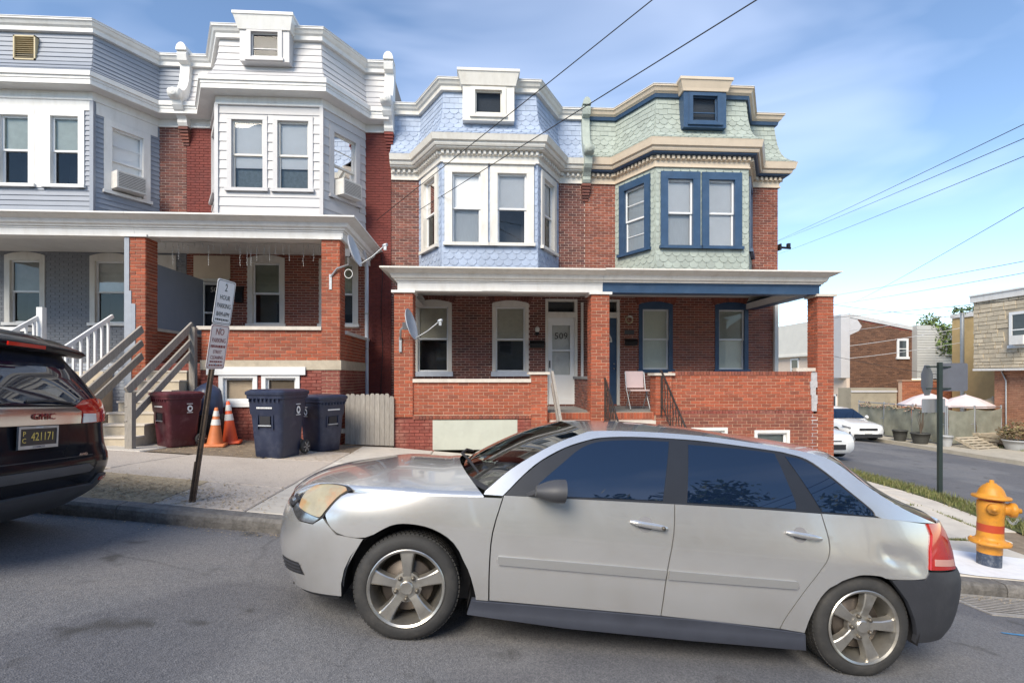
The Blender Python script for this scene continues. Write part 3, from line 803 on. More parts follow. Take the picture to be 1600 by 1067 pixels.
def pillar(root, x0, x1, y0, y1, z0, z1, m_brick, faces=('front',), m_cap=None, m_mort=None, split=None):
    mb = MB(); mb.bx(x0, x1, y0, y1, z0, z1); p = mb.build('porch_pillar', m_mort or M_mortar, root)
    def face(F, w, za, zb_, m, sg): brickwork(root, p, F, w, za, zb_, m, singles=sg)
    zs = [(z0, z1, m_brick)] if not split else [(z0, split[0], split[1]), (split[0], z1, m_brick)]
    for za, zb_, m in zs:
        if 'front' in faces: F, w = frame((x0, y0), (x1, y0)); face(F, w, za, zb_, m, True)
        if 'left' in faces: F, w = frame((x0, y1), (x0, y0)); face(F, w, za, zb_, m, False)
        if 'right' in faces: F, w = frame((x1, y0), (x1, y1)); face(F, w, za, zb_, m, False)
    if m_cap is not None:
        mb = MB(); mb.bx(x0 - .05, x1 + .05, y0 - .05, y1 + .05, z1, z1 + .05); mb.build('pillar_cap', m_cap, p)
    return p

def brick_zone(root, p0, p1, z0, z1, m_brick, m_mort, holes=(), singles=True, name='wall', thick=.12, L=.203, Hc=.0668):
    F, w = frame(p0, p1)
    wobj = wall_panel(root, F, w, z0, z1, list(holes), thick, m_mort, name)
    brickwork(root, wobj, F, w, z0, z1, m_brick, holes=holes, singles=singles, L=L, Hc=Hc)
    return wobj, F

def door(root, F, a0, a1, z0, z1, m_frame, m_leaf, label=None):
    """framed door with a leaf; returns the leaf"""
    mb = MB(); mb.fbox(F, a0, a0 + .07, -.1, .03, z0, z1); mb.fbox(F, a1 - .07, a1, -.1, .03, z0, z1); mb.fbox(F, a0, a1, -.1, .031, z1 - .07, z1)
    fr = mb.build('door', m_frame, root, label=label)
    return fr

# ======================= house with pale blue slates =======================
def hb(a0, a1, z0, z1): return (a0, a1, z0, z1)
def blue_house():
    X0, X1 = -2.285, 2.575
    root = thing('row_house', 'brick row house with pale blue slate mansard and white cornices', 'house', ((X0 + X1) / 2, YP, 0))
    path = [(X0, YW), (-1.60, YW), (-.95, YB), (1.25, YB), (1.90, YW), (X1, YW)]
    zf, zt, zm, ztop = 6.56, 7.09, 8.20, 8.44
    house_shell(root, X0, X1, ztop, bayx=[q[0] for q in path[1:5]]).build('flat_roof', M_roofing, root)
    # first floor wall
    ops = [(-1.727 - X0, -.789 - X0, 1.68, 3.52), (.221 - X0, 1.143 - X0, 1.68, 3.52), (1.565 - X0, 2.383 - X0, .95, 3.62)]
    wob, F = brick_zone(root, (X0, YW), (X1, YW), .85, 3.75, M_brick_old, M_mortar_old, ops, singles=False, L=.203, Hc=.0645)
    for o in ops[:2]: arch_course(wob, F, (o[0] + o[1]) / 2, (o[1] - o[0]) / 2 + .06, 3.53, .075, .16, M_brick_old)
    # porch front first so that its bricks are the ones picked out singly
    pl = pillar(root, -1.79, -1.42, YP, YP + .37, .86, 3.36, M_brick_new, ('front', 'right'), M_white)
    pm = pillar(root, 2.215, 2.585, YP, YP + .37, -.3, 3.36, M_brick_new, ('front', 'left'), M_white)
    w1, _ = brick_zone(root, (-1.42, YP + .03), (.97, YP + .03), .905, 1.56, M_brick_new, M_mortar, name='porch_parapet', thick=.2)
    pp = pillar(root, .97, 1.30, YP, YP + .33, -.3, 1.72, M_brick_new, ('front', 'right'), M_copestone, split=(.45, M_brick_base))
    mb = MB(); mb.bx(-1.42, .97, YP - .02, YP + .28, 1.56, 1.63); mb.build('coping', M_copestone, root)
    w2, F2 = brick_zone(root, (-1.79, YP + .0), (.97, YP + .0), -.2, .812, M_brick_base, M_mortar_red, name='foundation', holes=[(.80, 2.47, .1, .9)], singles=True, thick=.18)
    soldier_course(root, w2, F2, .37, 2.76, .815, .90, M_brick_mid, proud=.03)
    mb = MB(); mb.bx(-1.42, .97, YP + .02, YP + .2, .812, .905); mb.build('parapet_bed', M_mortar, root)
    mb = MB(); mb.bx(-1.79, -1.42, YP + .02, YP + .37, -.2, .86); mb.build('pillar_base', M_mortar_red, root)
    Mpan = mat('painted_board', (0.44, 0.46, 0.40), .7, .06, 3, .1, 20, stain=(.3, .3, .26), stain_amt=.35, stain_scale=2)
    mb = MB(); mb.bx(-1.02, .69, YP - .012, YP + .1, .2, .80); mb.build('basement_panel', Mpan, root)
    # porch floor
    mb = MB(); mb.bx(-1.7, 2.5, YP + .2, YW - .02, .80, .93); mb.build('porch_floor', mat('grey_floor_paint', (.22, .215, .21), .7, .2, 5, .2, 40), root)
    F3, w3 = frame((1.30, YP + .12), (2.215, YP + .12))
    w4 = wall_panel(root, F3, w3, -.3, .93, [], .1, M_mortar, 'porch_edge')
    soldier_course(root, w4, F3, 0, w3, .80, .93, M_brick_new); brickwork(root, w4, F3, w3, -.25, .80, M_brick_new, singles=False)
    # low side wall between the two porches
    F4, w5 = frame((2.30, YW - .1), (2.30, YP + .37))
    w6 = wall_panel(root, F4, w5, .9, 1.62, [], .1, M_mortar_old, 'party_parapet'); brickwork(root, w6, F4, w5, .93, 1.62, M_brick_old, singles=False)
    mb = MB(); mb.bx(2.27, 2.46, YP + .37, YW, 1.62, 1.68); mb.build('coping', mat('grey_slate_coping', (.2, .2, .21), .8), root)
    mb = MB(); mb.bx(2.47, 2.53, YW - .06, YW - .012, 1.6, 3.55); mb.build('corner_board', M_white, root)
    # upper floor
    for p0, p1 in (((X0, YW), (-1.55, YW)), ((1.85, YW), (X1, YW))):
        brick_zone(root, p0, p1, 3.75, zf + .02, M_brick_old, M_mortar_old, singles=False, Hc=.0645)
    zs0, zs1 = 4.66, 6.50
    ws = [hb(.07, 1.055, zs0, zs1), hb(1.105, 2.11, zs0, zs1)]
    sw = 1.32
    hol = {2: ws, 1: [hb(.22, 1.16, zs0, zs1)], 3: [hb(.16, 1.10, zs0, zs1)]}
    bay(root, path, 3.75, zf + .02, hol, M_blueslate)
    cladding(root, root, path, [(0.0, 3.80), (0.0, zf + .02)], 20, .205, 'hex', M_blueslate, holes=hol, skip_seg=(0, 4), name='slate', lift=.014)
    Fb = [frame(path[i], path[i + 1])[0] for i in range(5)]
    window(root, Fb[2], *ws[0], M_offwhite, M_vinyl, case=.17, proud=.045, blind=.5, m_sill=M_offwhite, head=.02, lower_m=M_curtain)
    window(root, Fb[2], *ws[1], M_offwhite, M_vinyl, case=.17, proud=.045, blind=.5, head=.02)
    window(root, Fb[1], *hol[1][0], M_offwhite, M_vinyl, case=.15, proud=.045, blind=.5)
    window(root, Fb[3], *hol[3][0], M_offwhite, M_vinyl, case=.15, proud=.045, blind=.45)
    entablature(root, path, zf, zt, 'dentil', M_offwhite, M_offwhite, M_offwhite)
    mp_ = mansard_profile(zt + .01, zm)
    mback = moulding(path, mp_, cap=False).build('mansard', M_blueslate, root)
    cladding(root, mback, path, mp_, 9, .205, 'hex', M_blueslate, name='slate', lift=.016, shaped_rows=6)
    top_cornice(root, path, zm, ztop, M_offwhite)
    dormer(root, .115, 1.16, 7.42, 8.22, 8.53, M_offwhite, M_offwhite, glass_w=.60, gz0=7.60, gz1=8.10, muntin=False)
    # porch roof
    porch_roof(root, [(-1.72, YW - .03), (-1.72, YP - .02), (2.44, YP - .02)], 3.40, 3.60, 3.83, M_white, M_offwhite, -1.7, 2.44)
    mb = MB(); mb.bx(-.03, 0.55, YP - .03, YP - .022, 3.41, 3.56); mb.build('beam_panel', M_white, root)
    # first floor windows and door
    for a, o in enumerate(ops[:2]):
        window(root, F, *o, M_offwhite, M_vinyl, case=.09, proud=.02, arch=.075, blind=.52, blind_m=mat('cream_blind', (.60, .57, .47), .8), m_sill=mat('blue_grey_sill', (.50, .55, .64), .6), sill_drop=.12)
    fr = door(root, F, ops[2][0], ops[2][1], .95, 3.24, M_offwhite, M_vinyl, label='white storm door with long glass pane and house number')
    d0, d1 = ops[2][0] + .07, ops[2][1] - .07
    g0, g1 = d0 + .11, d1 - .11
    Fd = (F[0] + F[2] * 0, F[1], F[2])
    leaf = wall_panel(fr, (F[0] - F[2] * .02, F[1], F[2]), 0, 0, 0, [], .04, M_vinyl) if False else None
    mb = MB()
    mb.fbox(F, d0, g0, -.06, -.02, .97, 3.17); mb.fbox(F, g1, d1, -.06, -.02, .97, 3.17); mb.fbox(F, g0, g1, -.06, -.02, 2.98, 3.17); mb.fbox(F, g0, g1, -.06, -.02, .97, 1.72); mb.fbox(F, g0, g1, -.055, -.018, 2.32, 2.36)
    mb.fbox(F, d0, d1, -.02, -.008, .97, 1.10)
    mb.build('door_leaf', M_vinyl, fr)
    O, e, n = F
    mb = MB(); mb.poly([O + e * a - n * .04 + Vector((0, 0, z)) for a, z in ((g0, 1.72), (g1, 1.72), (g1, 2.98), (g0, 2.98))]); mb.build('pane', M_pane, fr)
    mb = MB(); mb.fbox(F, d0, d1, -.115, -.105, .97, 3.17); mb.build('inner_door', mat('inner_door_paint', (.50, .51, .49), .6), fr)
    mb = MB(); mb.fbox(F, d0 + .035, d0 + .055, -.02, .03, 1.90, 2.08); mb.build('handle', M_blackmetal, fr)
    Mt = Matrix.Translation(O + e * ((g0 + g1) / 2) - n * .036 + Vector((0, 0, 2.70))) @ Matrix.Rotation(R(90), 4, 'X')
    text(fr, '509', Mt, .23, M_black, 'house_number', .002)
    # transom light
    mb = MB(); mb.fbox(F, ops[2][0], ops[2][1], -.1, .02, 3.24, 3.31); mb.fbox(F, ops[2][0], ops[2][1], -.1, .02, 3.58, 3.64); mb.fbox(F, ops[2][0], ops[2][0] + .07, -.1, .02, 3.31, 3.58); mb.fbox(F, ops[2][1] - .07, ops[2][1], -.1, .02, 3.31, 3.58)
    tr = mb.build('transom', M_offwhite, root)
    mb = MB(); mb.poly([O + e * a - n * .06 + Vector((0, 0, z)) for a, z in ((d0, 3.31), (d1, 3.31), (d1, 3.58), (d0, 3.58))]); mb.build('pane', M_pane, tr)
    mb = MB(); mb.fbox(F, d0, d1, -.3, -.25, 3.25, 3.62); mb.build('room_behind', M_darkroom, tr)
    # steps up to the door
    for k in range(5):
        mb = MB(); mb.bx(1.36, 2.2, YP + .10 - (k + 1) * .28, YP + .10 - k * .28 - .004, -.4, .78 - k * .17); mb.build('step', M_concrete, root)
    return root
H_blue = blue_house()

# ======================= house with pale green slates =======================
def green_house():
    X0, X1 = 2.585, 7.635
    root = thing('row_house', 'end row house with pale green slate mansard and navy blue trim', 'house', ((X0 + X1) / 2, YP, 0))
    path0 = [(X0, YW), (3.36, YW), (4.01, YB), (6.24, YB), (6.93, YW), (X1, YW)]
    path = path0 + [(X1, YW + 3.0)]
    zf, zt, zm, ztop = 6.56, 7.12, 8.20, 8.45
    house_shell(root, X0, X1, ztop, bayx=[q[0] for q in path[1:5]]).build('flat_roof', M_roofing, root)
    mb = MB(); mb.bx(X1 - .2, X1 - .006, YW + .1, YW + .7, -1.2, zf + .1); mb.build('side_wall', M_brick_mid, root)
    ops = [(3.969 - X0, 4.854 - X0, 1.78, 3.52), (5.965 - X0, 6.848 - X0, 1.78, 3.52), (2.66 - X0, 3.47 - X0, .95, 3.62)]
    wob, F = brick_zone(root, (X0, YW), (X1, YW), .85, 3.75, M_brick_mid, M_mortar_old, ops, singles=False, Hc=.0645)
    for o in ops[:2]: arch_course(wob, F, (o[0] + o[1]) / 2, (o[1] - o[0]) / 2 + .06, 3.53, .075, .16, M_brick_mid)
    # porch front
    pr = pillar(root, 7.03, 7.37, YP, YP + .34, -1.0, 3.36, M_brick_new, ('front', 'left'), M_copestone)
    w1, F1 = brick_zone(root, (3.90, YP + .03), (6.93, YP + .03), .975, 1.70, M_brick_new, M_mortar, name='porch_parapet', thick=.2)
    soldier_course(root, w1, F1, 0, 3.03, 1.70, 1.787, M_brick_mid, proud=.02)
    mb = MB(); mb.bx(3.9, 6.93, YP + .03, YP + .22, 1.70, 1.775); mb.build('parapet_top', M_mortar, root)
    soldier_course(root, w1, F1, 0, 3.03, .895, .97, M_brick_base, proud=.035)
    mb = MB(); mb.bx(3.9, 6.93, YP + .04, YP + .22, .89, .975); mb.build('parapet_bed', M_mortar, root)
    bw = [(4.30 - 3.56, 5.07 - 3.56, -.1, .62), (5.645 - 3.56, 6.404 - 3.56, -.1, .56)]
    w2, F2 = brick_zone(root, (3.56, YP), (7.03, YP), -1.0, .892, M_brick_mid, M_mortar, bw, name='foundation', thick=.2)
    pillar(root, 3.56, 3.895, YP - .01, YP + .33, .88, 1.70, M_brick_new, ('front', 'left'), M_copestone)
    for o in bw: window(root, F2, o[0], o[1], o[2], o[3], M_white, M_vinyl, case=.06, proud=.03, depth=.08, blind=.9, blind_m=mat('grey_basement_curtain', (.30, .34, .33), .8), sill=False, split=.03)
    Mcem = mat('cement_patch', (.42, .41, .42), .95, .25, 14, .6, 60)
    mb = MB()
    for a, b in ((.95, 1.77), (-.4, .88)):
        z = a
        while z < b:
            zz = min(b, z + random.uniform(.1, .2)); wv = random.uniform(-.03, .02); mb.bx(6.88 - wv, 7.00 + random.uniform(-.02, .03), YP - .004 + random.uniform(-.004, .004), YP + .05, z, zz); z = zz
    mb.build('cement_patch', Mcem, root)
    mb = MB(); mb.bx(2.6, 6.95, YP + .2, YW - .02, .80, .93); mb.build('porch_floor', MATS['grey_floor_paint'], root)
    F3, w3 = frame((2.585, YP + .12), (3.56, YP + .12))
    w4 = wall_panel(root, F3, w3, -.3, .93, [], .1, M_mortar, 'porch_edge'); soldier_course(root, w4, F3, 0, w3, .80, .93, M_brick_new); brickwork(root, w4, F3, w3, -.25, .80, M_brick_new, singles=False)
    mb = MB(); mb.bx(6.6, 7.2, YP + .06, YP + .2, 1.79, 1.86); mb.build('loose_coping', M_copestone, root)
    for k in range(5):
        mb = MB(); mb.bx(2.6, 3.5, YP + .10 - (k + 1) * .28, YP + .10 - k * .28 - .004, -.5, .78 - k * .17); mb.build('step', M_concrete, root)
    # upper floor
    for p0, p1 in (((X0, YW), (3.42, YW)), ((6.85, YW), (X1, YW))):
        brick_zone(root, p0, p1, 3.75, zf + .02, M_brick_mid, M_mortar_old, singles=False, Hc=.0645)
    zs0, zs1 = 4.66, 6.46
    ws = [hb(.12, 1.06, zs0, zs1), hb(1.10, 2.06, zs0, zs1)]
    hol = {2: ws, 1: [hb(.17, 1.18, zs0, zs1)], 3: [hb(.2, 1.15, zs0, zs1)]}
    bay(root, path, 3.75, zf + .02, hol, M_greenslate)
    cladding(root, root, path0, [(0.0, 3.80), (0.0, zf + .02)], 20, .205, 'hex', M_greenslate, holes=hol, skip_seg=(0, 4), name='slate', lift=.016, jitter=.012)
    Fb = [frame(path[i], path[i + 1])[0] for i in range(5)]
    window(root, Fb[2], *ws[0], M_bluetrim, M_vinyl, case=.17, proud=.045, blind=.5, lower_m=M_curtain)
    window(root, Fb[2], *ws[1], M_bluetrim, M_vinyl, case=.17, proud=.045, blind=1.0)
    window(root, Fb[1], *hol[1][0], M_bluetrim, M_vinyl, case=.17, proud=.045, blind=1.0, blind_m=M_curtain, muntin=1)
    window(root, Fb[3], *hol[3][0], M_bluetrim, M_vinyl, case=.17, proud=.045, blind=.5)
    entablature(root, path, zf, zt, 'dentil', M_cream, M_bluetrim, M_cream)
    mp_ = mansard_profile(zt + .01, zm)
    mback = moulding(path, mp_, cap=False).build('mansard', M_greenslate, root)
    cladding(root, mback, path, mp_, 9, .205, 'hex', M_greenslate, name='slate', lift=.018, shaped_rows=6, jitter=.012)
    top_cornice(root, path, zm, ztop, M_cream, M_bluetrim)
    dormer(root, 5.09, 1.0, 7.40, 8.24, 8.50, M_bluetrim, M_cream, glass_w=.58, gz0=7.56, gz1=8.12)
    porch_roof(root, [(2.445, YP - .02), (7.05, YP - .02), (7.05, YW - .03)], 3.40, 3.60, 3.84, M_bluetrim, M_offwhite, 2.445, 7.05)
    mb = MB(); mb.bx(6.78, 7.0, YP + .2, YW - .02, 3.41, 3.56); mb.build('porch_beam', M_ceiling, root)
    for o in ops[:2]:
        window(root, F, *o, M_bluetrim, M_vinyl, case=.10, proud=.02, arch=.075, top_case=.12, blind=1.0, blind_m=mat('pale_green_curtain', (.53, .56, .48), .8, .1, 10, stretch=(6, 6, .5)), sill_drop=.08)
    fr = door(root, F, ops[2][0], ops[2][1], .95, 3.24, M_offwhite, M_bluetrim, label='navy blue front door with small arched light')
    d0, d1 = ops[2][0] + .07, ops[2][1] - .07
    mb = MB(); mb.fbox(F, d0, d1, -.08, -.03, .97, 3.17); mb.build('door_leaf', M_bluetrim, fr)
    O, e, n = F
    mb = MB(); c = (d0 + d1) / 2
    P = [O + e * (c + .22 * math.cos(t)) - n * .028 + Vector((0, 0, 2.55 + .28 * math.sin(t))) for t in [math.pi * k / 12 for k in range(13)]]
    mb.prism(P, n * .012); mb.build('fan_light_frame', M_offwhite, fr)
    P = [O + e * (c + .17 * math.cos(t)) - n * .014 + Vector((0, 0, 2.58 + .22 * math.sin(t))) for t in [math.pi * k / 12 for k in range(13)]]
    mb = MB(); mb.prism(P, n * .003); mb.build('fan_light', mat('dark_glass', (.03, .035, .04), .08, 0), fr)
    for z in (1.88, 2.0):
        mb = MB(); mb.lathe([(0, 0), (.03, .005), (.03, .03), (0, .05)], Matrix.Translation(O + e * (d1 - .07) - n * .03 + Vector((0, 0, z))) @ Matrix.Rotation(R(90), 4, 'X'), 12); mb.build('knob', M_chrome, fr)
    mb = MB(); mb.fbox(F, ops[2][0], ops[2][1], -.1, .02, 3.24, 3.31); mb.fbox(F, ops[2][0], ops[2][1], -.1, .02, 3.58, 3.64); mb.fbox(F, ops[2][0], ops[2][0] + .07, -.1, .02, 3.31, 3.58); mb.fbox(F, ops[2][1] - .07, ops[2][1], -.1, .02, 3.31, 3.58)
    tr = mb.build('transom', M_offwhite, root)
    mb = MB(); mb.poly([O + e * a - n * .06 + Vector((0, 0, z)) for a, z in ((d0, 3.31), (d1, 3.31), (d1, 3.58), (d0, 3.58))]); mb.build('pane', M_pane, tr)
    mb = MB(); mb.fbox(F, d0, d1, -.3, -.25, 3.25, 3.62); mb.build('room_behind', M_darkroom, tr)
    mb = MB(); mb.bx(7.50, 7.60, YW - .10, YW - .012, .9, 3.56); mb.build('corner_board', M_offwhite, root)
    console(root, X0, zf, zt, ztop, M_greenslate, w=.19, m_base=M_brick_old)
    return root
H_green = green_house()

# ======================= left pair: white house and grey house =======================
def left_house(grey):
    if grey:
        X0, X1 = -12.3, -7.22
        bf = (-10.95, -8.57); bw_ = (-11.65, -7.86)
        root = thing('row_house', 'grey sided row house with dark grey porch wall at the left edge', 'house', ((X0 + X1) / 2, YP, 0))
        m_side = M_greyside
    else:
        X0, X1 = -7.215, -2.295
        bf = (-5.92, -3.63); bw_ = (-6.62, -2.925)
        root = thing('row_house', 'row house with white sided bay and red painted brick above the bins', 'house', ((X0 + X1) / 2, YP, 0))
        m_side = M_whiteside
    path = [(X0, YW), (bw_[0], YW), (bf[0], YB), (bf[1], YB), (bw_[1], YW), (X1, YW)]
    zf, zt, zm, ztop = 7.72, 8.19, 9.22, 9.46
    house_shell(root, X0, X1, ztop, bayx=[q[0] for q in path[1:5]]).build('flat_roof', M_roofing, root)
    m_up = (M_brick_old, M_mortar_old) if grey else (M_brick_redpaint, M_mortar_red)
    m_low = (M_brick_grey, M_mortar_grey) if grey else (M_brick_mid, M_mortar_old)
    if grey: wins = [(-11.42, -10.50), (-9.47, -8.55)]; dr = (-8.30, -7.48)
    else: wins = [(-5.77, -4.88), (-4.05, -3.10)]; dr = (-7.02, -6.20)
    ops = [(w[0] - X0, w[1] - X0, 2.90, 4.58) for w in wins] + [(dr[0] - X0, dr[1] - X0, 1.95, 4.60)]
    xe = X1 if grey else -2.86
    wob, F = brick_zone(root, (X0, YW), (xe, YW), 1.85, 4.85, m_low[0], m_low[1], ops, singles=False, Hc=.0645)
    for o in ops[:2]: arch_course(wob, F, (o[0] + o[1]) / 2, (o[1] - o[0]) / 2 + .06, 4.59, .08, .16, m_low[0])
    if not grey: brick_zone(root, (-2.86, YW), (X1, YW), -.2, 4.85, M_brick_redpaint, M_mortar_red, singles=False, Hc=.0645)
    fz = 1.95
    # porch
    if grey:
        mb = MB(); mb.bx(X0, -7.0, YP + .2, YW - .02, fz - .15, fz); mb.build('porch_floor', MATS['grey_floor_paint'], root)
        brick_zone(root, (X0, YP + .03), (-8.75, YP + .03), .2, 2.55, M_brick_greylight, M_brick_greylight, name='porch_parapet', singles=True)
        mb = MB(); mb.bx(X0, -8.75, YP - .04, YP + .25, 2.55, 2.63); mb.build('coping', M_white, root)
        for k in range(8):
            mb = MB(); mb.bx(-8.6, -7.35, YP + .2 - (k + 1) * .26, YP + .2 - k * .26 - .004, -.2, fz - (k + 1) * .172); mb.build('step', M_stone, root)
        brick_zone(root, (-8.75, YP + .2), (-7.0, YP + .2), .2, fz - .01, M_brick_greylight, M_brick_greylight, name='porch_edge', singles=False)
        porch_roof(root, [(X0, YP - .02), (-6.80, YP - .02)], 4.41, 4.58, 4.80, M_white, M_white, X0, -6.80)
    else:
        pillar(root, -6.98, -6.60, YP, YP + .36, .3, 4.40, M_brick_new, ('front', 'right'), M_white)
        mb = MB(); mb.bx(-6.985, -6.855, YP - .022, YP - .009, .5, 3.35); mb.bx(-6.985, -6.895, YP - .021, YP - .009, 3.35, 4.40); mb.bx(-6.855, -6.78, YP - .021, YP - .009, 2.2, 3.1); mb.build('paint_overlap', M_brick_greylight, root)
        pillar(root, -3.22, -2.865, YP, YP + .36, .1, 4.40, M_brick_new, ('front', 'right'), M_white, split=(1.81, M_brick_base))
        w1, F1 = brick_zone(root, (-5.55, YP + .03), (-3.22, YP + .03), 2.0, 2.60, M_brick_new, M_mortar, name='porch_parapet', thick=.2)
        mb = MB(); mb.bx(-5.62, -3.22, YP - .03, YP + .27, 2.60, 2.67); mb.build('coping', M_copestone, root)
        mb = MB(); mb.bx(-5.55, -2.83, YP - .03, YP + .3, 1.81, 2.0); mb.build('stone_band', M_stone, root)
        bwn = [(-5.20 + 5.55, -4.46 + 5.55, 1.12, 1.75), (-4.38 + 5.55, -3.64 + 5.55, 1.12, 1.75)]
        w2, F2 = brick_zone(root, (-5.55, YP), (-3.22, YP), -.2, 1.808, M_brick_base, M_mortar_red, bwn, name='foundation', thick=.2)
        for o in bwn: window(root, F2, *o, M_vinyl, M_vinyl, case=.08, proud=.03, depth=.08, blind=1.0, blind_m=mat('tan_basement_curtain', (.36, .28, .2), .8, .2, 5), sill=False, split=.03, top_case=.1)
        mb = MB(); mb.bx(-5.42, -3.52, YP - .06, YP - .035, 1.71, 1.87); mb.bx(-5.30, -3.6, YP - .055, YP - .032, 1.08, 1.16); mb.build('window_header', M_vinyl, root)
        # right-hand return of the porch
        Fr, wr = frame((-2.865, YP + .36), (-2.865, YW))
        wq = wall_panel(root, Fr, wr, -.2, 2.55, [], .15, M_mortar, 'porch_return'); brickwork(root, wq, Fr, wr, 2.0, 2.55, M_brick_new, singles=False); brickwork(root, wq, Fr, wr, -.2, 1.81, M_brick_base, singles=False)
        mb = MB(); mb.bx(-3.03, -2.845, YP + .36, YW - .02, 1.81, 2.0); mb.build('stone_band', M_stone, root)
        mb = MB(); mb.bx(-3.06, -2.82, YP + .36, YW - .02, 2.55, 2.62); mb.build('coping', M_white, root)
        mb = MB(); mb.bx(-7.0, -2.9, YP + .3, YW - .02, fz - .15, fz); mb.build('porch_floor', MATS['grey_floor_paint'], root)
        # wall beside the steps
        Fl, wl_ = frame((-6.78, YP + .36), (-6.78, YW - .02))
        wq = wall_panel(root, Fl, wl_, 1.9, 2.62, [], .1, M_mortar, 'party_parapet'); brickwork(root, wq, Fl, wl_, 1.95, 2.62, M_brick_new, singles=False)
        mb = MB(); mb.bx(-6.90, -6.74, YP + .36, YW - .02, 2.62, 2.68); mb.build('coping', M_copestone, root)
        mb = MB(); mb.bx(-6.87, -6.80, YP + .40, YW - .05, 2.68, 4.02); mb.build('porch_screen', mat('blue_grey_board', (.22, .26, .33), .6, .06, 2), root)
        brick_zone(root, (-6.6, YP + .14), (-5.55, YP + .14), .1, fz - .01, M_brick_base, M_mortar_red, name='porch_edge', singles=False)
        for k in range(8):
            mb = MB(); mb.bx(-6.52, -5.76, YP + .14 - (k + 1) * .25, YP + .14 - k * .25 - .004, -.2, fz - (k + 1) * .185); st = mb.build('step', M_stone, root)
            mb = MB(); mb.bx(-6.54, -5.74, YP + .12 - (k + 1) * .25, YP + .14 - k * .25, fz - (k + 1) * .185, fz - (k + 1) * .185 + .03); mb.build('tread', M_copestone, st)
        porch_roof(root, [(-6.795, YP - .02), (-2.80, YP - .02), (-2.80, YW - .03)], 4.41, 4.58, 4.80, M_white, M_white, -6.795, -2.80)
    # upper floor
    for p0, p1 in (((X0, YW), (bw_[0] + .06, YW)), ((bw_[1] - .06, YW), (X1, YW))):
        if grey: brick_zone(root, p0, p1, 4.85, zf + .02, M_brick_old, M_mortar_old, singles=False, Hc=.0645)
        else: brick_zone(root, p0, p1, 4.85, zf + .02, M_brick_redpaint, M_mortar_red, singles=False, Hc=.0645)
    zs0, zs1 = (5.80, 7.50) if grey else (5.80, 7.50)
    if grey: ws = [hb(.33, 1.18, zs0, zs1), hb(1.38, 2.22, zs0, zs1)]
    else: ws = [hb(.22, 1.10, zs0, zs1), hb(1.22, 2.10, zs0, zs1)]
    hol = {2: ws, 1: [hb(.22, 1.16, zs0, zs1)], 3: [hb(.20, 1.14, zs0 - .02, zs1 - .05)]}
    bay(root, path, 4.85, zf + .02, hol, m_side)
    cladding(root, root, path, [(0.0, 4.86), (0.0, zf + .02)], 26 if grey else 14, None, 'board', m_side, holes=hol, skip_seg=(0, 4), name='siding_board', lift=.02)
    for i in (2, 3):
        mb = MB(); q = path[i]; mb.bx(q[0] - .04, q[0] + .04, q[1] - .045, q[1] + .03, 4.86, zf); mb.build('corner_board', m_side, root)
    Fb = [frame(path[i], path[i + 1])[0] for i in range(5)]
    m_c = M_white if grey else M_whiteside
    if grey:
        for o in ws: window(root, Fb[2], *o, m_c, M_vinyl, case=.13, proud=.035, blind=.5, blind_m=mat('tree_reflection_green', (.62, .66, .60), .8))  # pale green sheet paints the trees mirrored in the upper panes
        window(root, Fb[3], *hol[3][0], m_c, M_vinyl, case=.15, proud=.035, blind=1.0, muntin=1)
        mb = MB(); mb.fbox(Fb[2], 1.18, 1.38, 0, .032, zs0, zs1 + .1); mb.fbox(Fb[2], .15, 2.36, 0, .03, zs1 + .003, zf); mb.build('mullion_board', M_white, root)
        mb = MB(); mb.fbox(Fb[3], .05, 1.3, 0, .028, zs1 - .045, zf); mb.build('mullion_board', M_white, root)
    else:
        for o in ws: window(root, Fb[2], *o, m_c, M_offwhite, case=.10, proud=.035, blind=.68, lower_m=mat('net_curtain', (.20, .24, .25), .8, .3, 14))
        window(root, Fb[3], *hol[3][0], m_c, M_offwhite, case=.13, proud=.035, blind=.6, blind_m=mat('brown_reflection_sheet', (.22, .15, .12), .8), muntin=1)  # brown sheet added for the dark reflection in this pane
    window(root, Fb[1], *hol[1][0], m_c, M_vinyl, case=.13, proud=.035, blind=.5)
    entablature(root, path, zf, zt, 'plain', M_white, M_ceiling, M_white)
    mp_ = mansard_profile(zt + .01, zm)
    mback = moulding(path, mp_, cap=False).build('mansard', m_side, root)
    cladding(root, mback, path, mp_, 10 if grey else 7, None, 'board', m_side, name='siding_board', lift=.02)
    top_cornice(root, path, zm, ztop, M_white)
    if grey:
        mv = mat('tan_louvre', (.48, .40, .25), .6)
        F_ = (Vector((-10.15, YB - .02, 0)), Vector((1, 0, 0)), Vector((0, -1, 0)))
        mb = MB(); mb.fbox(F_, 0, .40, -.06, .0, 8.58, 9.05); v = mb.build('roof_vent', mv, root)
        mb = MB(); mb.fbox(F_, -.03, 0, -.08, .05, 8.55, 9.08); mb.fbox(F_, .40, .43, -.08, .05, 8.55, 9.08); mb.fbox(F_, -.03, .43, -.08, .05, 9.05, 9.08); mb.fbox(F_, -.03, .43, -.08, .05, 8.55, 8.58); mb.build('vent_frame', mv, v)
        for k in range(10):
            mb = MB(); z = 8.60 + k * .045; mb.prism([F_[0] + Vector((0, y, z2)) for y, z2 in ((0, z + .03), (-.04, z), (-.045, z + .004), (-.002, z + .036))], (.4, 0, 0)); mb.build('louvre', mv, v)
    else:
        dormer(root, -4.79, 1.06, 8.58, 9.28, 9.60, M_whiteside, M_white, glass_w=.58, gz0=8.70, gz1=9.22)
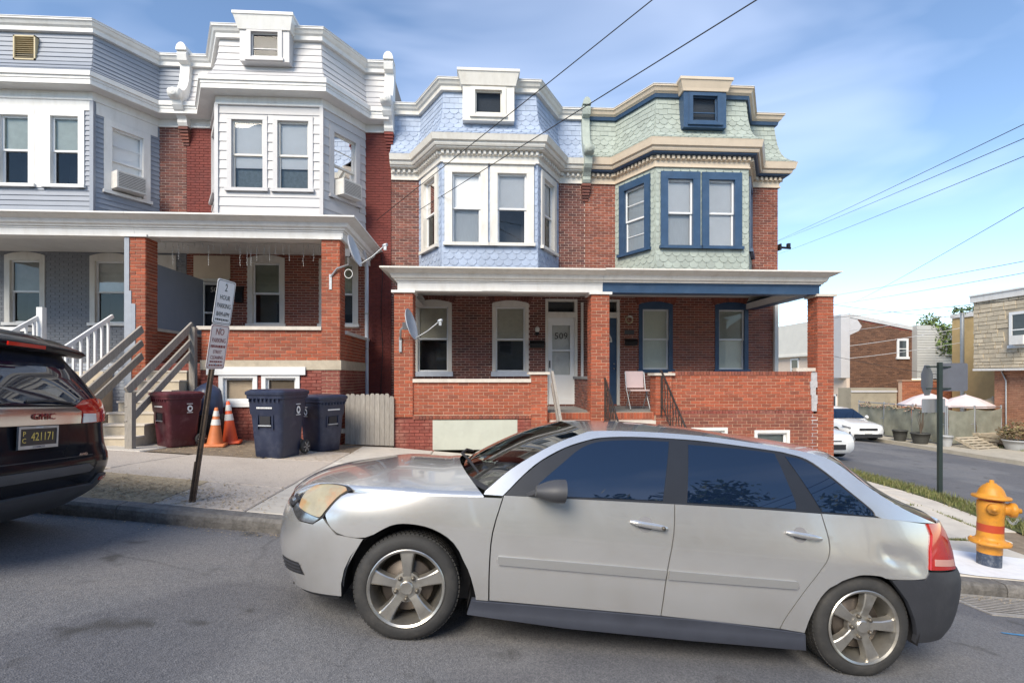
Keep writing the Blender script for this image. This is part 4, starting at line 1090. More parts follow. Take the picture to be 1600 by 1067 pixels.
    # ground floor windows and door
    for o in ops[:2]:
        window(root, F, *o, M_offwhite, M_vinyl, case=.12, proud=.025, arch=.08, blind=(.5), blind_m=mat('green_grey_blind', (.36, .38, .30), .8) if not grey else mat('pale_grey_blind', (.45, .46, .44), .8), m_sill=M_white)
    fr = door(root, F, ops[2][0], ops[2][1], 1.95, 4.06, M_offwhite, M_offwhite)
    d0, d1 = ops[2][0] + .07, ops[2][1] - .07
    O, e, n = F
    if grey:
        mb = MB(); mb.fbox(F, d0, d1, -.08, -.03, 1.97, 3.99); mb.build('door_leaf', M_vinyl, fr)
    else:
        mb = MB(); mb.fbox(F, d0, d0 + .13, -.08, -.03, 1.97, 3.99); mb.fbox(F, d1 - .13, d1, -.08, -.03, 1.97, 3.99); mb.fbox(F, d0, d1, -.08, -.031, 3.92, 3.99); mb.fbox(F, d0, d1, -.08, -.031, 1.97, 2.75); mb.fbox(F, d0, d1, -.08, -.031, 3.22, 3.26); mb.build('door_leaf', M_vinyl, fr)
        mb = MB(); mb.poly([O + e * a - n * .055 + Vector((0, 0, z)) for a, z in ((d0 + .13, 2.75), (d1 - .13, 2.75), (d1 - .13, 3.92), (d0 + .13, 3.92))]); mb.build('pane', M_pane, fr)
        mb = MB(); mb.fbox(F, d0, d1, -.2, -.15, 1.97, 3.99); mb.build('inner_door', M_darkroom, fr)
        text(fr, '507', Matrix.Translation(O + e * ((d0 + d1) / 2 + .05) - n * .05 + Vector((0, 0, 3.80))) @ Matrix.Rotation(R(90), 4, 'X'), .17, M_white, 'house_number', .002)
    mb = MB(); mb.fbox(F, ops[2][0] - .02, ops[2][1] + .02, -.1, .035, 4.06, 4.62); mb.build('transom_panel', M_cream if not grey else M_offwhite, root)
    if not grey:
        mb = MB(); mb.fbox(F, ops[2][0] - .12, ops[2][0] - .02, -.1, .03, 1.97, 3.6); mb.build('door_side_board', mat('dark_red_board', (.20, .02, .015), .6), root)
    if not grey:
        console(root, X0, zf, zt, ztop, M_white, w=.22, m_base=M_brick_old)
        console(root, X1 - .03, zf, zt, ztop - .05, M_white, w=.22, m_base=M_brick_redpaint)
    return root
H_white = left_house(False)
H_grey = left_house(True)

# ------------------------------------------------------------------ vehicles
def itp(z, T):
    if z <= T[0][0]: return T[0][1]
    for (a, b), (c2, d) in zip(T, T[1:]):
        if z <= c2: return b + (d - b) * (z - a) / (c2 - a)
    return T[-1][1]
def sitp(z, T):
    """smooth (Catmull-Rom) table lookup"""
    if z <= T[0][0]: return T[0][1]
    if z >= T[-1][0]: return T[-1][1]
    for i in range(len(T) - 1):
        if z <= T[i + 1][0]:
            x0, y0 = T[i]; x1, y1 = T[i + 1]; t = (z - x0) / (x1 - x0)
            m0 = (y1 - T[i - 1][1]) / (x1 - T[i - 1][0]) if i > 0 else (y1 - y0) / (x1 - x0)
            m1 = (T[i + 2][1] - y0) / (T[i + 2][0] - x0) if i + 2 < len(T) else (y1 - y0) / (x1 - x0)
            h = x1 - x0; t2, t3 = t * t, t * t * t
            return (2 * t3 - 3 * t2 + 1) * y0 + (t3 - 2 * t2 + t) * h * m0 + (-2 * t3 + 3 * t2) * y1 + (t3 - t2) * h * m1

def smooth_poly(pts, closed=True, sub=3, keep=()):
    """Catmull-Rom densify, corners sharper than ~40 degrees stay corners"""
    n = len(pts); out = []
    P = [Vector(p) for p in pts]
    def corner(i):
        a = (P[i] - P[i - 1]).normalized(); b = (P[(i + 1) % n] - P[i]).normalized()
        return a.dot(b) < 0.72 or (not closed and i in (0, n - 1))
    rng_ = range(n if closed else n - 1)
    for i in rng_:
        p1, p2 = P[i], P[(i + 1) % n]
        p0 = p1 * 2 - p2 if corner(i) else P[i - 1]
        p3 = p2 * 2 - p1 if corner((i + 1) % n) else P[(i + 2) % n]
        for k in range(sub):
            t = k / sub
            out.append(0.5 * ((2 * p1) + (p2 - p0) * t + (2 * p0 - 5 * p1 + 4 * p2 - p3) * t * t + (3 * p1 - p0 - 3 * p2 + p3) * t ** 3))
    if not closed: out.append(P[-1])
    return out

def inside(p, poly):
    x, y = p; c = False; n = len(poly)
    for i in range(n):
        x1, y1 = poly[i]; x2, y2 = poly[(i + 1) % n]
        if (y1 > y) != (y2 > y) and x < (x2 - x1) * (y - y1) / (y2 - y1) + x1: c = not c
    return c

def panel(name, poly, fn, m, parent, sp=0.05, off=0.0, th=0.02, mirror=False, smooth=True, label=None, flip_side=False, sub=3, bulge=None):
    """sheet-metal panel: 2-D outline laid on a surface fn(p,q)->Vector, with true surface normals and folded edges"""
    pl = smooth_poly(poly, True, sub) if smooth else [Vector(p) for p in poly]
    # resample boundary
    bd = []
    n = len(pl)
    for i in range(n):
        a, b = pl[i], pl[(i + 1) % n]; k = max(1, int((b - a).length / sp))
        for j in range(k): bd.append(a + (b - a) * (j / k))
    bx = [p.x for p in bd]; by = [p.y for p in bd]
    pts = list(bd); bl = [(p.x, p.y) for p in bd]
    y = min(by) + sp / 2; row = 0
    while y < max(by):
        x = min(bx) + (sp / 2 if row % 2 else sp * .9)
        while x < max(bx):
            if inside((x, y), bl):
                v = Vector((x, y))
                if min((v - q).length_squared for q in bd) > (0.45 * sp) ** 2: pts.append(v)
            x += sp
        y += sp * .87; row += 1
    nb = len(bd)
    r = delaunay_2d_cdt([Vector((p.x, p.y)) for p in pts], [(i, (i + 1) % nb) for i in range(nb)], [list(range(nb))], 1, 1e-6)
    v2, f2 = r[0], r[2]
    e_ = 0.002
    P3, N3 = [], []
    for p in v2:
        a = fn(p.x, p.y); du = fn(p.x + e_, p.y) - fn(p.x - e_, p.y); dv = fn(p.x, p.y + e_) - fn(p.x, p.y - e_)
        nn = du.cross(dv)
        if nn.length < 1e-12: nn = Vector((0, -1, 0))
        nn.normalize()
        P3.append(a); N3.append(nn)
    cen = Vector((1.4, 0, .55)) if not hasattr(fn, 'cen') else fn.cen
    if sum((P3[i] - cen).dot(N3[i]) for i in range(len(P3))) < 0: N3 = [-q for q in N3]
    P3 = [p + q * (off + (bulge(v2[i].x, v2[i].y) if bulge else 0)) for i, (p, q) in enumerate(zip(P3, N3))]
    faces = []
    for f in f2:
        if len(f) < 3: continue
        a, b, c = P3[f[0]], P3[f[1]], P3[f[2]]
        faces.append(list(f) if (b - a).cross(c - a).dot(N3[f[0]]) > 0 else list(f)[::-1])
    cnt = {}
    for f in faces:
        for i in range(len(f)):
            k = (f[i], f[(i + 1) % len(f)]); kk = (min(k), max(k)); cnt[kk] = cnt.get(kk, []) + [k]
    V = list(P3); NN = list(N3)
    if th > 0:
        mp2 = {}
        for kk, l in cnt.items():
            if len(l) != 1: continue
            a, b = l[0]
            ed = (P3[b] - P3[a])
            if ed.length < 1e-9: continue
            o_ = ed.normalized().cross(N3[a])
            idx = []
            for q in (a, b):
                i = len(V); V.append(P3[q] - N3[q] * .0003); NN.append((o_ + N3[q] * .3).normalized())
                V.append(P3[q] - N3[q] * th); NN.append(o_); idx += [i, i + 1]
            faces.append([idx[2], idx[0], idx[1], idx[3]])
    if bulge:
        pass
    objs = []
    for sgn in ((1, -1) if mirror else (1,)):
        if flip_side: sgn = -sgn
        me = bpy.data.meshes.new(name)
        VV = [Vector((p.x, p.y * sgn, p.z)) for p in V]; FF = faces if sgn > 0 else [f[::-1] for f in faces]
        me.from_pydata([tuple(p) for p in VV], [], FF)
        me.polygons.foreach_set('use_smooth', [True] * len(FF)); me.update()
        if not bulge: me.normals_split_custom_set_from_vertices([(q.x, q.y * sgn, q.z) for q in NN])
        objs.append(link(name, me, parent, m, None, label))
    return objs

def lathe_y(mb, prof, c, seg=40, cap=False):
    """surface of revolution about the Y axis; prof (r, y)"""
    rows = [[Vector((c[0] + r * math.cos(2 * math.pi * j / seg), c[1] + y, c[2] + r * math.sin(2 * math.pi * j / seg))) for j in range(seg)] for r, y in prof]
    mb.quads(rows, close_u=True)
    if cap: mb.poly(rows[0]); mb.poly(rows[-1][::-1])

M_alloy = mat('dusty_alloy', (0.52, 0.50, 0.46), 0.32, 0.1, 12, metal=0.85, stain=(0.20, 0.17, 0.13), stain_amt=0.5, stain_scale=9)
M_alloy_dark = mat('brake_dust_alloy', (0.13, 0.115, 0.095), 0.5, 0.2, 12, metal=0.6)
M_disc = mat('brake_disc', (0.10, 0.085, 0.075), 0.5, 0.2, 20, metal=0.7)
def wheel(parent, c, side, rot, r=.312, w=.205, rim=.232, spokes=5):
    """c = centre of the outer face; side -1: outer face towards -y"""
    cx, cy, cz = c; s = -side      # inward direction
    root = parent
    mb = MB()
    lathe_y(mb, [(rim - .004, s * .012), (rim + .004, s * .004), (rim + .02, s * .0), (r - .035, s * .003), (r - .015, s * .012), (r - .002, s * .030), (r, s * .05), (r, s * (w - .05)), (r - .004, s * (w - .03)), (r - .03, s * w), (rim, s * w)], c, 56)
    # tread blocks
    for k in range(72):
        a = 2 * math.pi * k / 72
        for j, yy in enumerate((.035, .075, .115, .155)):
            aa = a + (j % 2) * .04
            mb.box((cx + (r + .001) * math.cos(aa), cy + s * (yy + .012), cz + (r + .001) * math.sin(aa)), (.008, .030, .020), Matrix.Rotation(-aa, 3, 'Y'))
    ty = mb.build('wheel', M_rubber, root)
    mb = MB()
    lathe_y(mb, [(rim - .006, s * .012), (rim, s * .002), (rim - .006, s * -.003), (rim - .018, s * .004), (rim - .022, s * .022), (rim - .03, s * .06), (rim - .045, s * .15)], c, 56)
    # five broad spokes
    for k in range(spokes):
        a = rot + 2 * math.pi * k / spokes
        ca, sa = math.cos(a), math.sin(a)
        def q(rr, t, d): return Vector((cx + rr * ca - t * sa, cy + s * d, cz + rr * sa + t * ca))
        rad = [(.045, .034, .030), (.085, .026, .022), (.13, .029, .014), (.18, .037, .012), (rim - .016, .047, .016)]
        rows = []
        for rr, hw, d in rad:
            rows.append([q(rr, -hw * 1.25, d + .045), q(rr, -hw, d + .006), q(rr, -hw * .80, d), q(rr, hw * .80, d), q(rr, hw, d + .006), q(rr, hw * 1.25, d + .045)])
        mb.quads(rows, sm=False)
    lathe_y(mb, [(.0, s * .008), (.034, s * .008), (.040, s * .013), (.043, s * .022), (.088, s * .030), (.092, s * .06)], c, 30)
    mb.build('rim', M_alloy, ty, auto=R(28))
    mb = MB()
    for k in range(spokes):
        a = rot + 2 * math.pi * (k + .5) / spokes
        p = (cx + .066 * math.cos(a), cy, cz + .066 * math.sin(a))
        lathe_y(mb, [(0, s * .006), (.011, s * .008), (.013, s * .014), (.013, s * .034)], p, 10)
    mb.build('lug_nuts', M_alloy_dark, ty, kind='stuff')
    mb = MB(); lathe_y(mb, [(0, s * .075), (.15, s * .075), (.155, s * .085), (.155, s * .1)], c, 36); mb.build('brake_disc', M_disc, ty)
    mb = MB(); lathe_y(mb, [(rim - .02, s * .05), (rim - .03, s * .15), (.0, s * .15)], c, 36); mb.build('rim_barrel', M_alloy_dark, ty)
    return ty

def silver_car():
    ORI = Vector((-.493, 3.06, .11))
    Rm = (Matrix.Rotation(math.atan(.109), 3, 'Y') @ Matrix.Rotation(R(-2.2), 3, 'X'))
    o0 = ORI - Rm @ Vector((0, -.86, 0))
    car = thing('parked_car', 'dusty silver hatchback with dark tinted windows and dented rear corner', 'car', o0, rot=Rm.to_euler())
    XN = [(.12, -.84), (.22, -.90), (.35, -.955), (.5, -.97), (.62, -.955), (.72, -.90), (.80, -.80), (.88, -.62)]
    XT = [(.18, 3.66), (.28, 3.76), (.45, 3.81), (.62, 3.815), (.70, 3.77), (.80, 3.74), (.95, 3.68), (1.1, 3.55)]
    HW = [(.1, .83), (.22, .858), (.35, .876), (.5, .885), (.68, .885), (.80, .872), (.95, .845), (1.05, .825)]
    XF0, XR0, NF, NR = .35, 2.6, 3.0, 3.4
    def quarter(n, a, b, N=300):
        th = [math.pi / 2 * k / (N - 1) for k in range(N)]; d = [0.0]; pr = None
        for t in th:
            p = (a * math.cos(t) ** (2 / n) if t < math.pi / 2 - 1e-9 else 0.0, b * math.sin(t) ** (2 / n))
            if pr: d.append(d[-1] + math.hypot(p[0] - pr[0], p[1] - pr[1]))
            pr = p
        return th, d
    TF = list(zip(*quarter(NF, 1.32, .885)[::-1])); TR = quarter(NR, 1.2, .885)
    LF, LR = TF[-1][0], TR[1][-1]; LS = XR0 - XF0
    TRr = [(LR - d, t) for t, d in zip(TR[0], TR[1])][::-1]
    def tub(S, z):
        w = sitp(z, HW)
        if S < LF:
            t = itp(max(S, 0), TF); a = XF0 - sitp(z, XN)
            return Vector((XF0 - a * max(0, math.cos(t)) ** (2 / NF), -w * max(0, math.sin(t)) ** (2 / NF), z))
        if S < LF + LS: return Vector((XF0 + S - LF, -w, z))
        t = itp(min(S - LF - LS, LR), TRr); a = sitp(z, XT) - XR0
        return Vector((XR0 + a * max(0, math.cos(t)) ** (2 / NR), -w * max(0, math.sin(t)) ** (2 / NR), z))
    def yT(x, z):
        w = sitp(z, HW)
        if x < XF0: q = min(1, (XF0 - x) / (XF0 - sitp(z, XN))); return w * (1 - q ** NF) ** (1 / NF)
        if x > XR0: q = min(1, (x - XR0) / (sitp(z, XT) - XR0)); return w * (1 - q ** NR) ** (1 / NR)
        return w
    ZB = [(-.3, .86), (.3, .90), (.75, .925), (2.0, .965), (3.0, .985), (3.6, .96)]
    def gh(x, z):
        zb = sitp(x, ZB); y = yT(min(x, 3.66), min(zb, .95)); h = z - zb
        return Vector((x, -(y - .012 - .40 * h - .22 * h * abs(h)), z))
    paint = car_paint('silver_paint', (0.71, 0.705, 0.695), metal=0.75, rough=0.26, dirt=(0.56, 0.53, 0.49))
    primer = paint
    tint = mat('tinted_glass', (0.004, 0.010, 0.028), 0.015, 0, spec=0.5)
    tint.node_tree.nodes['Principled BSDF'].inputs['IOR'].default_value = 1.85
    trim = mat('black_window_trim', (0.018, 0.02, 0.026), 0.35, 0.1, 8)
    skirt = mat('faded_navy_plastic', (0.040, 0.045, 0.062), 0.48, 0.15, 6)
    # ---- dark inner shell behind the panel gaps
    def tub_in(S, z):
        p = tub(S, z); return Vector((lerp(1.4, p.x, .985), p.y * .965, z))
    panel('inner_shell', [(.05, .2), (.9, .2), (1.05, .22), (1.14, .5), (1.35, .70), (1.5, .72), (1.65, .70), (1.9, .5), (1.95, .27), (3.95, .22), (4.02, .5), (4.2, .64), (4.36, .67), (4.55, .64), (4.78, .4), (4.85, .25), (5.7, .25), (5.7, .9), (4.8, .95), (2.0, .88), (1.0, .78), (.05, .68)], tub_in, M_black, car, sp=.12, th=0, mirror=True, smooth=False)
    # ---- lower side panels, outlines in (length along the flank, height)
    panel('front_fender', [(.935, .818), (1.172, .848), (1.349, .863), (1.65, .876), (2.03, .895), (2.036, .906), (1.992, .691), (1.995, .487), (2.013, .286), (1.94, .286), (1.929, .33), (1.873, .465), (1.772, .611), (1.63, .682), (1.479, .697), (1.371, .674), (1.24, .588), (1.06, .588), (.94, .672), (.918, .75)], tub, paint, car, mirror=True)
    panel('front_bumper', [(.0, .66), (.35, .66), (.60, .652), (.735, .600), (.872, .606), (.928, .655), (1.055, .575), (1.228, .574), (1.142, .384), (1.088, .211), (.85, .185), (.586, .163), (.3, .15), (.0, .15)], tub, paint, car, mirror=True, smooth=False)
    panel('front_door', [(2.044, .912), (2.000, .691), (2.003, .487), (2.021, .290), (3.068, .285), (3.075, .555), (3.100, .782), (3.100, .957), (2.75, .942), (2.403, .927)], tub, paint, car, mirror=True)
    panel('rear_door', [(3.107, .957), (3.108, .782), (3.083, .555), (3.076, .285), (3.823, .266), (3.85, .341), (3.938, .496), (4.033, .637), (4.087, .727), (4.092, .827), (4.049, .985), (3.6, .974)], tub, paint, car, mirror=True)
    def dent(S, z):
        g = math.exp(-((S - 4.60) / .13) ** 2 - ((z - .755) / .07) ** 2) * .013
        g += math.exp(-((S - 4.52) / .05) ** 2 - ((z - .79 + (S - 4.5) * .6) / .035) ** 2) * .009
        g -= math.exp(-((S - 4.50) / .10) ** 2 - ((z - .715) / .018) ** 2) * .004
        g += math.exp(-((S - 4.72) / .05) ** 2 - ((z - .72) / .05) ** 2) * .007
        return -g
    panel('quarter_panel', [(4.056, .986), (4.100, .827), (4.095, .727), (4.041, .637), (3.946, .496), (3.858, .341), (3.831, .266), (3.987, .252), (4.007, .354), (4.061, .486), (4.145, .572), (4.27, .63), (4.344, .644), (4.436, .643), (4.502, .630), (4.749, .645), (4.80, .694), (4.84, .82), (4.893, .91), (4.897, .975), (4.68, .987), (4.432, .993)], tub, paint, car, sp=.03, bulge=dent)
    panel('quarter_panel', [(4.056, .986), (4.100, .827), (4.095, .727), (4.041, .637), (3.946, .496), (3.858, .341), (3.831, .266), (3.987, .252), (4.007, .354), (4.061, .486), (4.145, .572), (4.27, .63), (4.344, .644), (4.436, .643), (4.502, .630), (4.749, .645), (4.80, .694), (4.84, .82), (4.893, .91), (4.897, .975), (4.68, .987), (4.432, .993)], tub, paint, car, flip_side=True)
    bump_m = mat('matt_black_bumper', (0.030, 0.032, 0.040), 0.62, 0.12, 8, 0.1, 80, stain=(.09, .09, .095), stain_amt=.25, stain_scale=4)
    panel('rear_bumper', [(4.505, .624), (4.750, .637), (4.806, .686), (5.1, .682), (5.5, .68), (5.90, .68), (5.90, .24), (5.3, .24), (4.79, .232), (4.700, .388), (4.624, .500)], tub, bump_m, car, mirror=True, smooth=False, th=.03, off=.006)
    panel('tail_panel', [(5.13, .69), (5.90, .69), (5.90, .985), (5.10, .98)], tub, paint, car, mirror=True, smooth=False)
    tl = mat('red_tail_lens', (0.42, 0.02, 0.012), 0.08, 0.1, 20, coat=1.0)
    for o in panel('tail_light', [(4.905, .976), (4.900, .91), (4.848, .82), (4.812, .700), (5.11, .695), (5.14, .80), (5.12, .93), (5.06, .978)], tub, tl, car, mirror=True, off=.012, th=.03, smooth=False):
        pass
    panel('tail_light_lens', [(4.86, .765), (4.85, .725), (5.09, .715), (5.10, .755)], tub, mat('clear_lens', (.55, .30, .26), .1, .05), car, mirror=True, off=.0145, th=.004, smooth=False)
    mouldm = car_paint('silver_moulding', (0.42, 0.42, 0.42), metal=0.6, rough=0.4)
    # ---- skirts
    def sk(S, z): p = tub(S, z); return Vector((p.x, p.y - .012 - .02 * sstep((.25 - z) / .08), z))
    panel('side_skirt', [(1.896, .200), (1.915, .279), (2.5, .279), (3.423, .275), (3.987, .247), (3.999, .150), (3.282, .152), (2.5, .165)], sk, skirt, car, mirror=True, smooth=False, th=.05)
    for pts in ([(2.045, .560), (2.040, .538), (2.051, .512), (3.066, .514), (3.072, .566), (2.6, .565)], [(3.088, .566), (3.084, .514), (3.895, .524), (3.908, .546), (3.890, .569)]):
        panel('side_moulding', pts, tub, mouldm, car, mirror=True, off=.016, th=.016, smooth=False)
    # ---- door handles
    M_chip = mat('handle_recess', (0.20, 0.20, 0.215), .5)
    for s0, z0, s1, z1 in ((2.825, .832, 3.060, .812), (3.812, .857, 4.045, .838)):
        sc, zc = (s0 + s1) / 2, (z0 + z1) / 2
        for sgn in (-1, 1):
            mb = MB(); y = -(sitp(zc, HW) + .010)
            rows = []
            for k in range(9):
                t = k / 8; xx = lerp(s0, s1, t) - 1.520; zz = lerp(z0, z1, t); h = .017 * (1 - abs(2 * t - 1) ** 4 * .5); dd = .028 * (1 - abs(2 * t - 1) ** 6 * .6)
                rows.append([Vector((xx, sgn * -y * 1 if False else sgn * (-y - .008 + a), zz + b)) for a, b in ((0, h), (dd, h * .9), (dd + .004, 0), (dd, -h * .9), (0, -h))])
            mb.quads(rows); mb.poly(rows[0]); mb.poly(rows[-1][::-1])
            hd = mb.build('door_handle', paint, car)
        circ = [(sc - .02 + .048 * math.cos(a), zc + .045 * math.sin(a)) for a in [2 * math.pi * k / 20 for k in range(20)]]
        panel('handle_recess', circ, tub, M_chip, car, mirror=True, off=.0015, th=.001, smooth=False)
    # key lock in the front handle
    mb = MB(); lathe_y(mb, [(0, -.045), (.011, -.044), (.012, -.03)], (1.505, -.872, .817), 14); mb.build('door_lock', M_alloy_dark, car)
    # ---- greenhouse
    trim_top = [(.521, .914), (.634, 1.040), (.737, 1.132), (.887, 1.224), (1.042, 1.286), (1.144, 1.312), (1.334, 1.335), (1.624, 1.351), (1.868, 1.355), (2.281, 1.342), (2.389, 1.333), (2.515, 1.308), (2.627, 1.240), (2.757, 1.139), (2.888, 1.037), (2.907, .992)]
    rail = [(1.034, 1.336), (1.09, 1.347), (1.263, 1.364), (1.554, 1.381), (1.917, 1.386), (2.31, 1.369), (2.518, 1.353), (2.647, 1.330), (2.735, 1.293), (2.84, 1.216), (2.978, 1.128), (3.135, 1.055), (3.313, 1.000), (3.40, .978)]
    ws = [(.407, .925), (.563, 1.070), (.804, 1.229), (1.034, 1.336)]
    rs = smooth_poly(rail, False, 3); tt = smooth_poly(trim_top, False, 3); wss = smooth_poly(ws, False, 4)
    side_poly = [Vector((.40, .905))] + wss + rs[1:] + [Vector((2.95, .992))] + tt[::-1][1:-1] + [Vector((.515, .908))]
    panel('body_side_frame', side_poly, gh, paint, car, mirror=True, smooth=False, sp=.035)
    belt = [(.53, .912), (.883, .925), (1.587, .955), (2.512, .985), (2.90, .991)]
    panel('window_surround', [Vector(p) * 1 for p in [(q[0] + .004, q[1] - .003) for q in trim_top]] + [Vector((p[0], p[1] + .001)) for p in belt[::-1]], gh, trim, car, mirror=True, smooth=False, sp=.05, off=-.004)
    panel('door_glass', [(.70, .925), (.72, .98), (.80, 1.06), (.889, 1.140), (.962, 1.206), (1.042, 1.256), (1.144, 1.288), (1.35, 1.315), (1.575, 1.327), (1.578, 1.30), (1.512, .968), (1.1, .948)], gh, tint, car, mirror=True, sp=.05, off=.0, th=.003)
    panel('door_glass', [(1.712, 1.322), (1.668, .972), (2.0, .984), (2.372, .996), (2.378, 1.035), (2.345, 1.16), (2.303, 1.300), (2.270, 1.324), (2.0, 1.328)], gh, tint, car, mirror=True, sp=.05, off=.0, th=.003)
    panel('quarter_glass', [(2.368, 1.312), (2.491, 1.298), (2.612, 1.228), (2.745, 1.131), (2.880, 1.029), (2.890, 1.001), (2.545, .997), (2.48, 1.12)], gh, tint, car, mirror=True, sp=.05, off=.0, th=.003)
    # ---- roof, with a gentle crown
    def zrail(x): return sitp(x, [(q[0], q[1]) for q in rail])
    def roof(x, v):
        z = zrail(x); y0 = -gh(x, z).y; y = v * y0
        return Vector((x - .06 * (1 - v * v) * sstep((1.5 - x) / .5) + .30 * (1 - v * v) * sstep((x - 2.2) / .5), y, z + .035 * (1 - v * v) * (1 - .3 * sstep((1.4 - x) / .4))))
    mb = MB(); mb.quads([[roof(x, v / 12) for v in range(-12, 13)] for x in rng(1.036, 2.66, .07)]); ro = mb.build('roof', paint, car)
    # hatch glass and hatch lower part between the D-pillars
    def hatch(t, v):
        q = [(2.66, 1.327), (2.735, 1.293), (2.84, 1.216), (2.978, 1.128), (3.135, 1.055), (3.313, 1.000), (3.40, .978)]
        k = min(t * 6, 5.999); i = int(k); fx = k - i; x = lerp(q[i][0], q[i + 1][0], fx); z = lerp(q[i][1], q[i + 1][1], fx)
        p = gh(x, z); bow = 1 - v * v
        return Vector((x + .30 * bow, p.y * -v, z + .035 * bow))
    mb = MB(); mb.quads([[hatch(t / 12, v / 8) for v in range(-8, 9)] for t in range(0, 13)]); mb.build('hatch_glass', tint, car)
    # ---- windscreen
    def wsf(t, v):
        k = t * (len(wss) - 1); i = min(int(k), len(wss) - 2); q = wss[i].lerp(wss[i + 1], k - i); p = gh(q.x, q.y)
        bow = 1 - v * v
        return Vector((p.x - (.22 - .15 * t) * bow, p.y * v, p.z + .02 * bow + .012 * t * bow))
    mb = MB(); mb.quads([[wsf(t / 14, v / 10) for v in range(-10, 11)] for t in range(15)]); mb.build('windscreen', glass('windscreen_glass', (.50, .62, .56), ior=1.7), car)
    mb = MB(); mb.quads([[wsf(t, v / 10) + Vector((-.004, 0, .004)) for v in range(-10, 11)] for t in (-0.0, .05)]); mb.build('wiper_cowl', M_black, car)
    mb = MB()
    for a, b in (((.36, -.56, .985), (.22, .0, 1.045)), ((.22, .04, 1.04), (.30, .52, 1.015))):
        mb.tube([a, ((a[0] + b[0]) / 2 - .01, (a[1] + b[1]) / 2, (a[2] + b[2]) / 2 + .02), b], .010, 6)
    mb.build('wipers', M_black, car)
    # ---- bonnet
    HE = [(-.87, .690), (-.80, .752), (-.70, .800), (-.60, .826), (-.50, .839), (-.36, .851), (-.18, .865), (.13, .880), (.42, .898)]
    def hood(x, v):
        z = sitp(x, HE); y0 = max(yT(x, min(z, .9) + .012 * sstep((-.4 - x) / .2)) - .004, lerp(.30, .56, max(0, min(1, (x + .87) / .27))))
        bow = 1 - abs(v) ** 2.2
        xx = x - (.03 + .05 * sstep((-.4 - x) / .4)) * (1 - v * v) * 1.0 - .16 * (1 - v * v) * sstep((x - .1) / .3)
        return Vector((xx, v * y0, z + (.022 + .090 * sstep((x + .85) / .75)) * bow))
    mb = MB(); mb.quads([[hood(x, -1) - Vector((0, -.006, .035))] + [hood(x, v / 14) for v in range(-14, 15)] + [hood(x, 1) - Vector((0, .006, .035))] for x in rng(-.868, .40, .05)]); mb.build('bonnet', paint, car)
    # ---- lamps and grilles
    hl = mat('yellowed_headlight_lens', (0.36, 0.315, 0.20), 0.10, 0.2, 9, coat=1.0, stain=(.50, .17, .04), stain_amt=.8, stain_scale=5.5)
    panel('headlight_bezel', [(.660, .692), (.598, .765), (.592, .818), (.70, .842), (.845, .850), (.920, .838), (.936, .74), (.930, .662), (.889, .645), (.70, .664)], tub, M_black, car, mirror=True, off=.002, th=.01, sp=.03)
    panel('headlight', [(.677, .702), (.617, .765), (.610, .808), (.71, .832), (.841, .841), (.908, .828), (.925, .74), (.918, .672), (.889, .657), (.715, .676)], tub, hl, car, mirror=True, off=.010, th=.02, sp=.03)
    panel('fog_lamp', [(.625, .655), (.640, .698), (.70, .690), (.775, .662), (.905, .650), (.871, .613), (.741, .608)], tub, mat('chrome_lamp_bowl', (.45, .45, .46), .15, .3, 30, metal=.9), car, mirror=True, off=.004, th=.02, sp=.03, smooth=False)
    g1 = panel('lower_grille', [(.555, .338), (.785, .352), (.822, .286), (.57, .262)], tub, M_black, car, mirror=True, off=.003, th=.003, smooth=False)
    for k in range(3): panel('grille_slat', [(.57, .278 + k * .022), (.80, .296 + k * .020), (.80, .302 + k * .020), (.57, .284 + k * .022)], tub, bump_m, car, mirror=True, off=.008, th=.005, smooth=False)
    panel('front_lip', [(.0, .15), (.586, .163), (.85, .185), (1.06, .208), (1.04, .17), (.586, .125), (0, .12)], tub, M_black, car, mirror=True, smooth=False, off=-.02)
    panel('upper_grille', [(.0, .668), (.56, .664), (.60, .72), (.0, .735)], tub, M_black, car, mirror=True, off=-.01, smooth=False)
    panel('grille_bar', [(.0, .69), (.57, .69), (.575, .708), (.0, .71)], tub, M_chrome, car, mirror=True, off=.004, smooth=False)
    # ---- mirror
    for sgn in (-1, 1):
        mb = MB(); rows = []
        for k in range(9):
            t = k / 8; x = lerp(.70, .87, t); rr = (.035 + .045 * math.sin(min(1, t * 1.25) * math.pi / 2)); zc = .975 + .015 * t
            rows.append([Vector((x + .02 * math.cos(a) * 0, sgn * (.955 + 1.25 * rr * math.cos(a)), zc + .85 * rr * math.sin(a))) for a in [2 * math.pi * j / 16 for j in range(16)]])
        mb.quads(rows, close_u=True); mb.poly(rows[0][::-1]); mb.poly(rows[-1])
        mb.prism([Vector((.66, sgn * .83, .91)), Vector((.80, sgn * .83, .915)), Vector((.80, sgn * .93, .955)), Vector((.70, sgn * .93, .955))], (0, 0, .025))
        mb.build('wing_mirror', mat('grey_plastic', (.055, .057, .065), .55, .1, 8), car)
    # ---- wheels, arch liners, underside, interior
    for x in (0, 2.852):
        for sgn in (-1, 1):
            wheel(car, (x, sgn * .862, .312), sgn, R(95) if x == 0 else R(78))
            mb = MB(); rows = []
            for k in range(17):
                a = math.pi * (-.08 + 1.16 * k / 16); rows.append([Vector((x + .385 * math.cos(a), sgn * yy, .312 + .372 * math.sin(a))) for yy in (.845, .58)])
            mb.quads(rows); mb.poly([r[1] for r in rows]); mb.build('arch_liner', M_black, car)
    mb = MB(); mb.bx(-.75, 3.55, -.56, .56, .17, .34); mb.build('underbody', M_black, car)
    dk = mat('car_interior', (.035, .033, .032), .85, .2, 5)
    mb = MB(); mb.bx(.25, .62, -.60, .60, .55, .90); mb.bx(.6, 3.3, -.7, .7, .34, .60); da = mb.build('dashboard', dk, car)
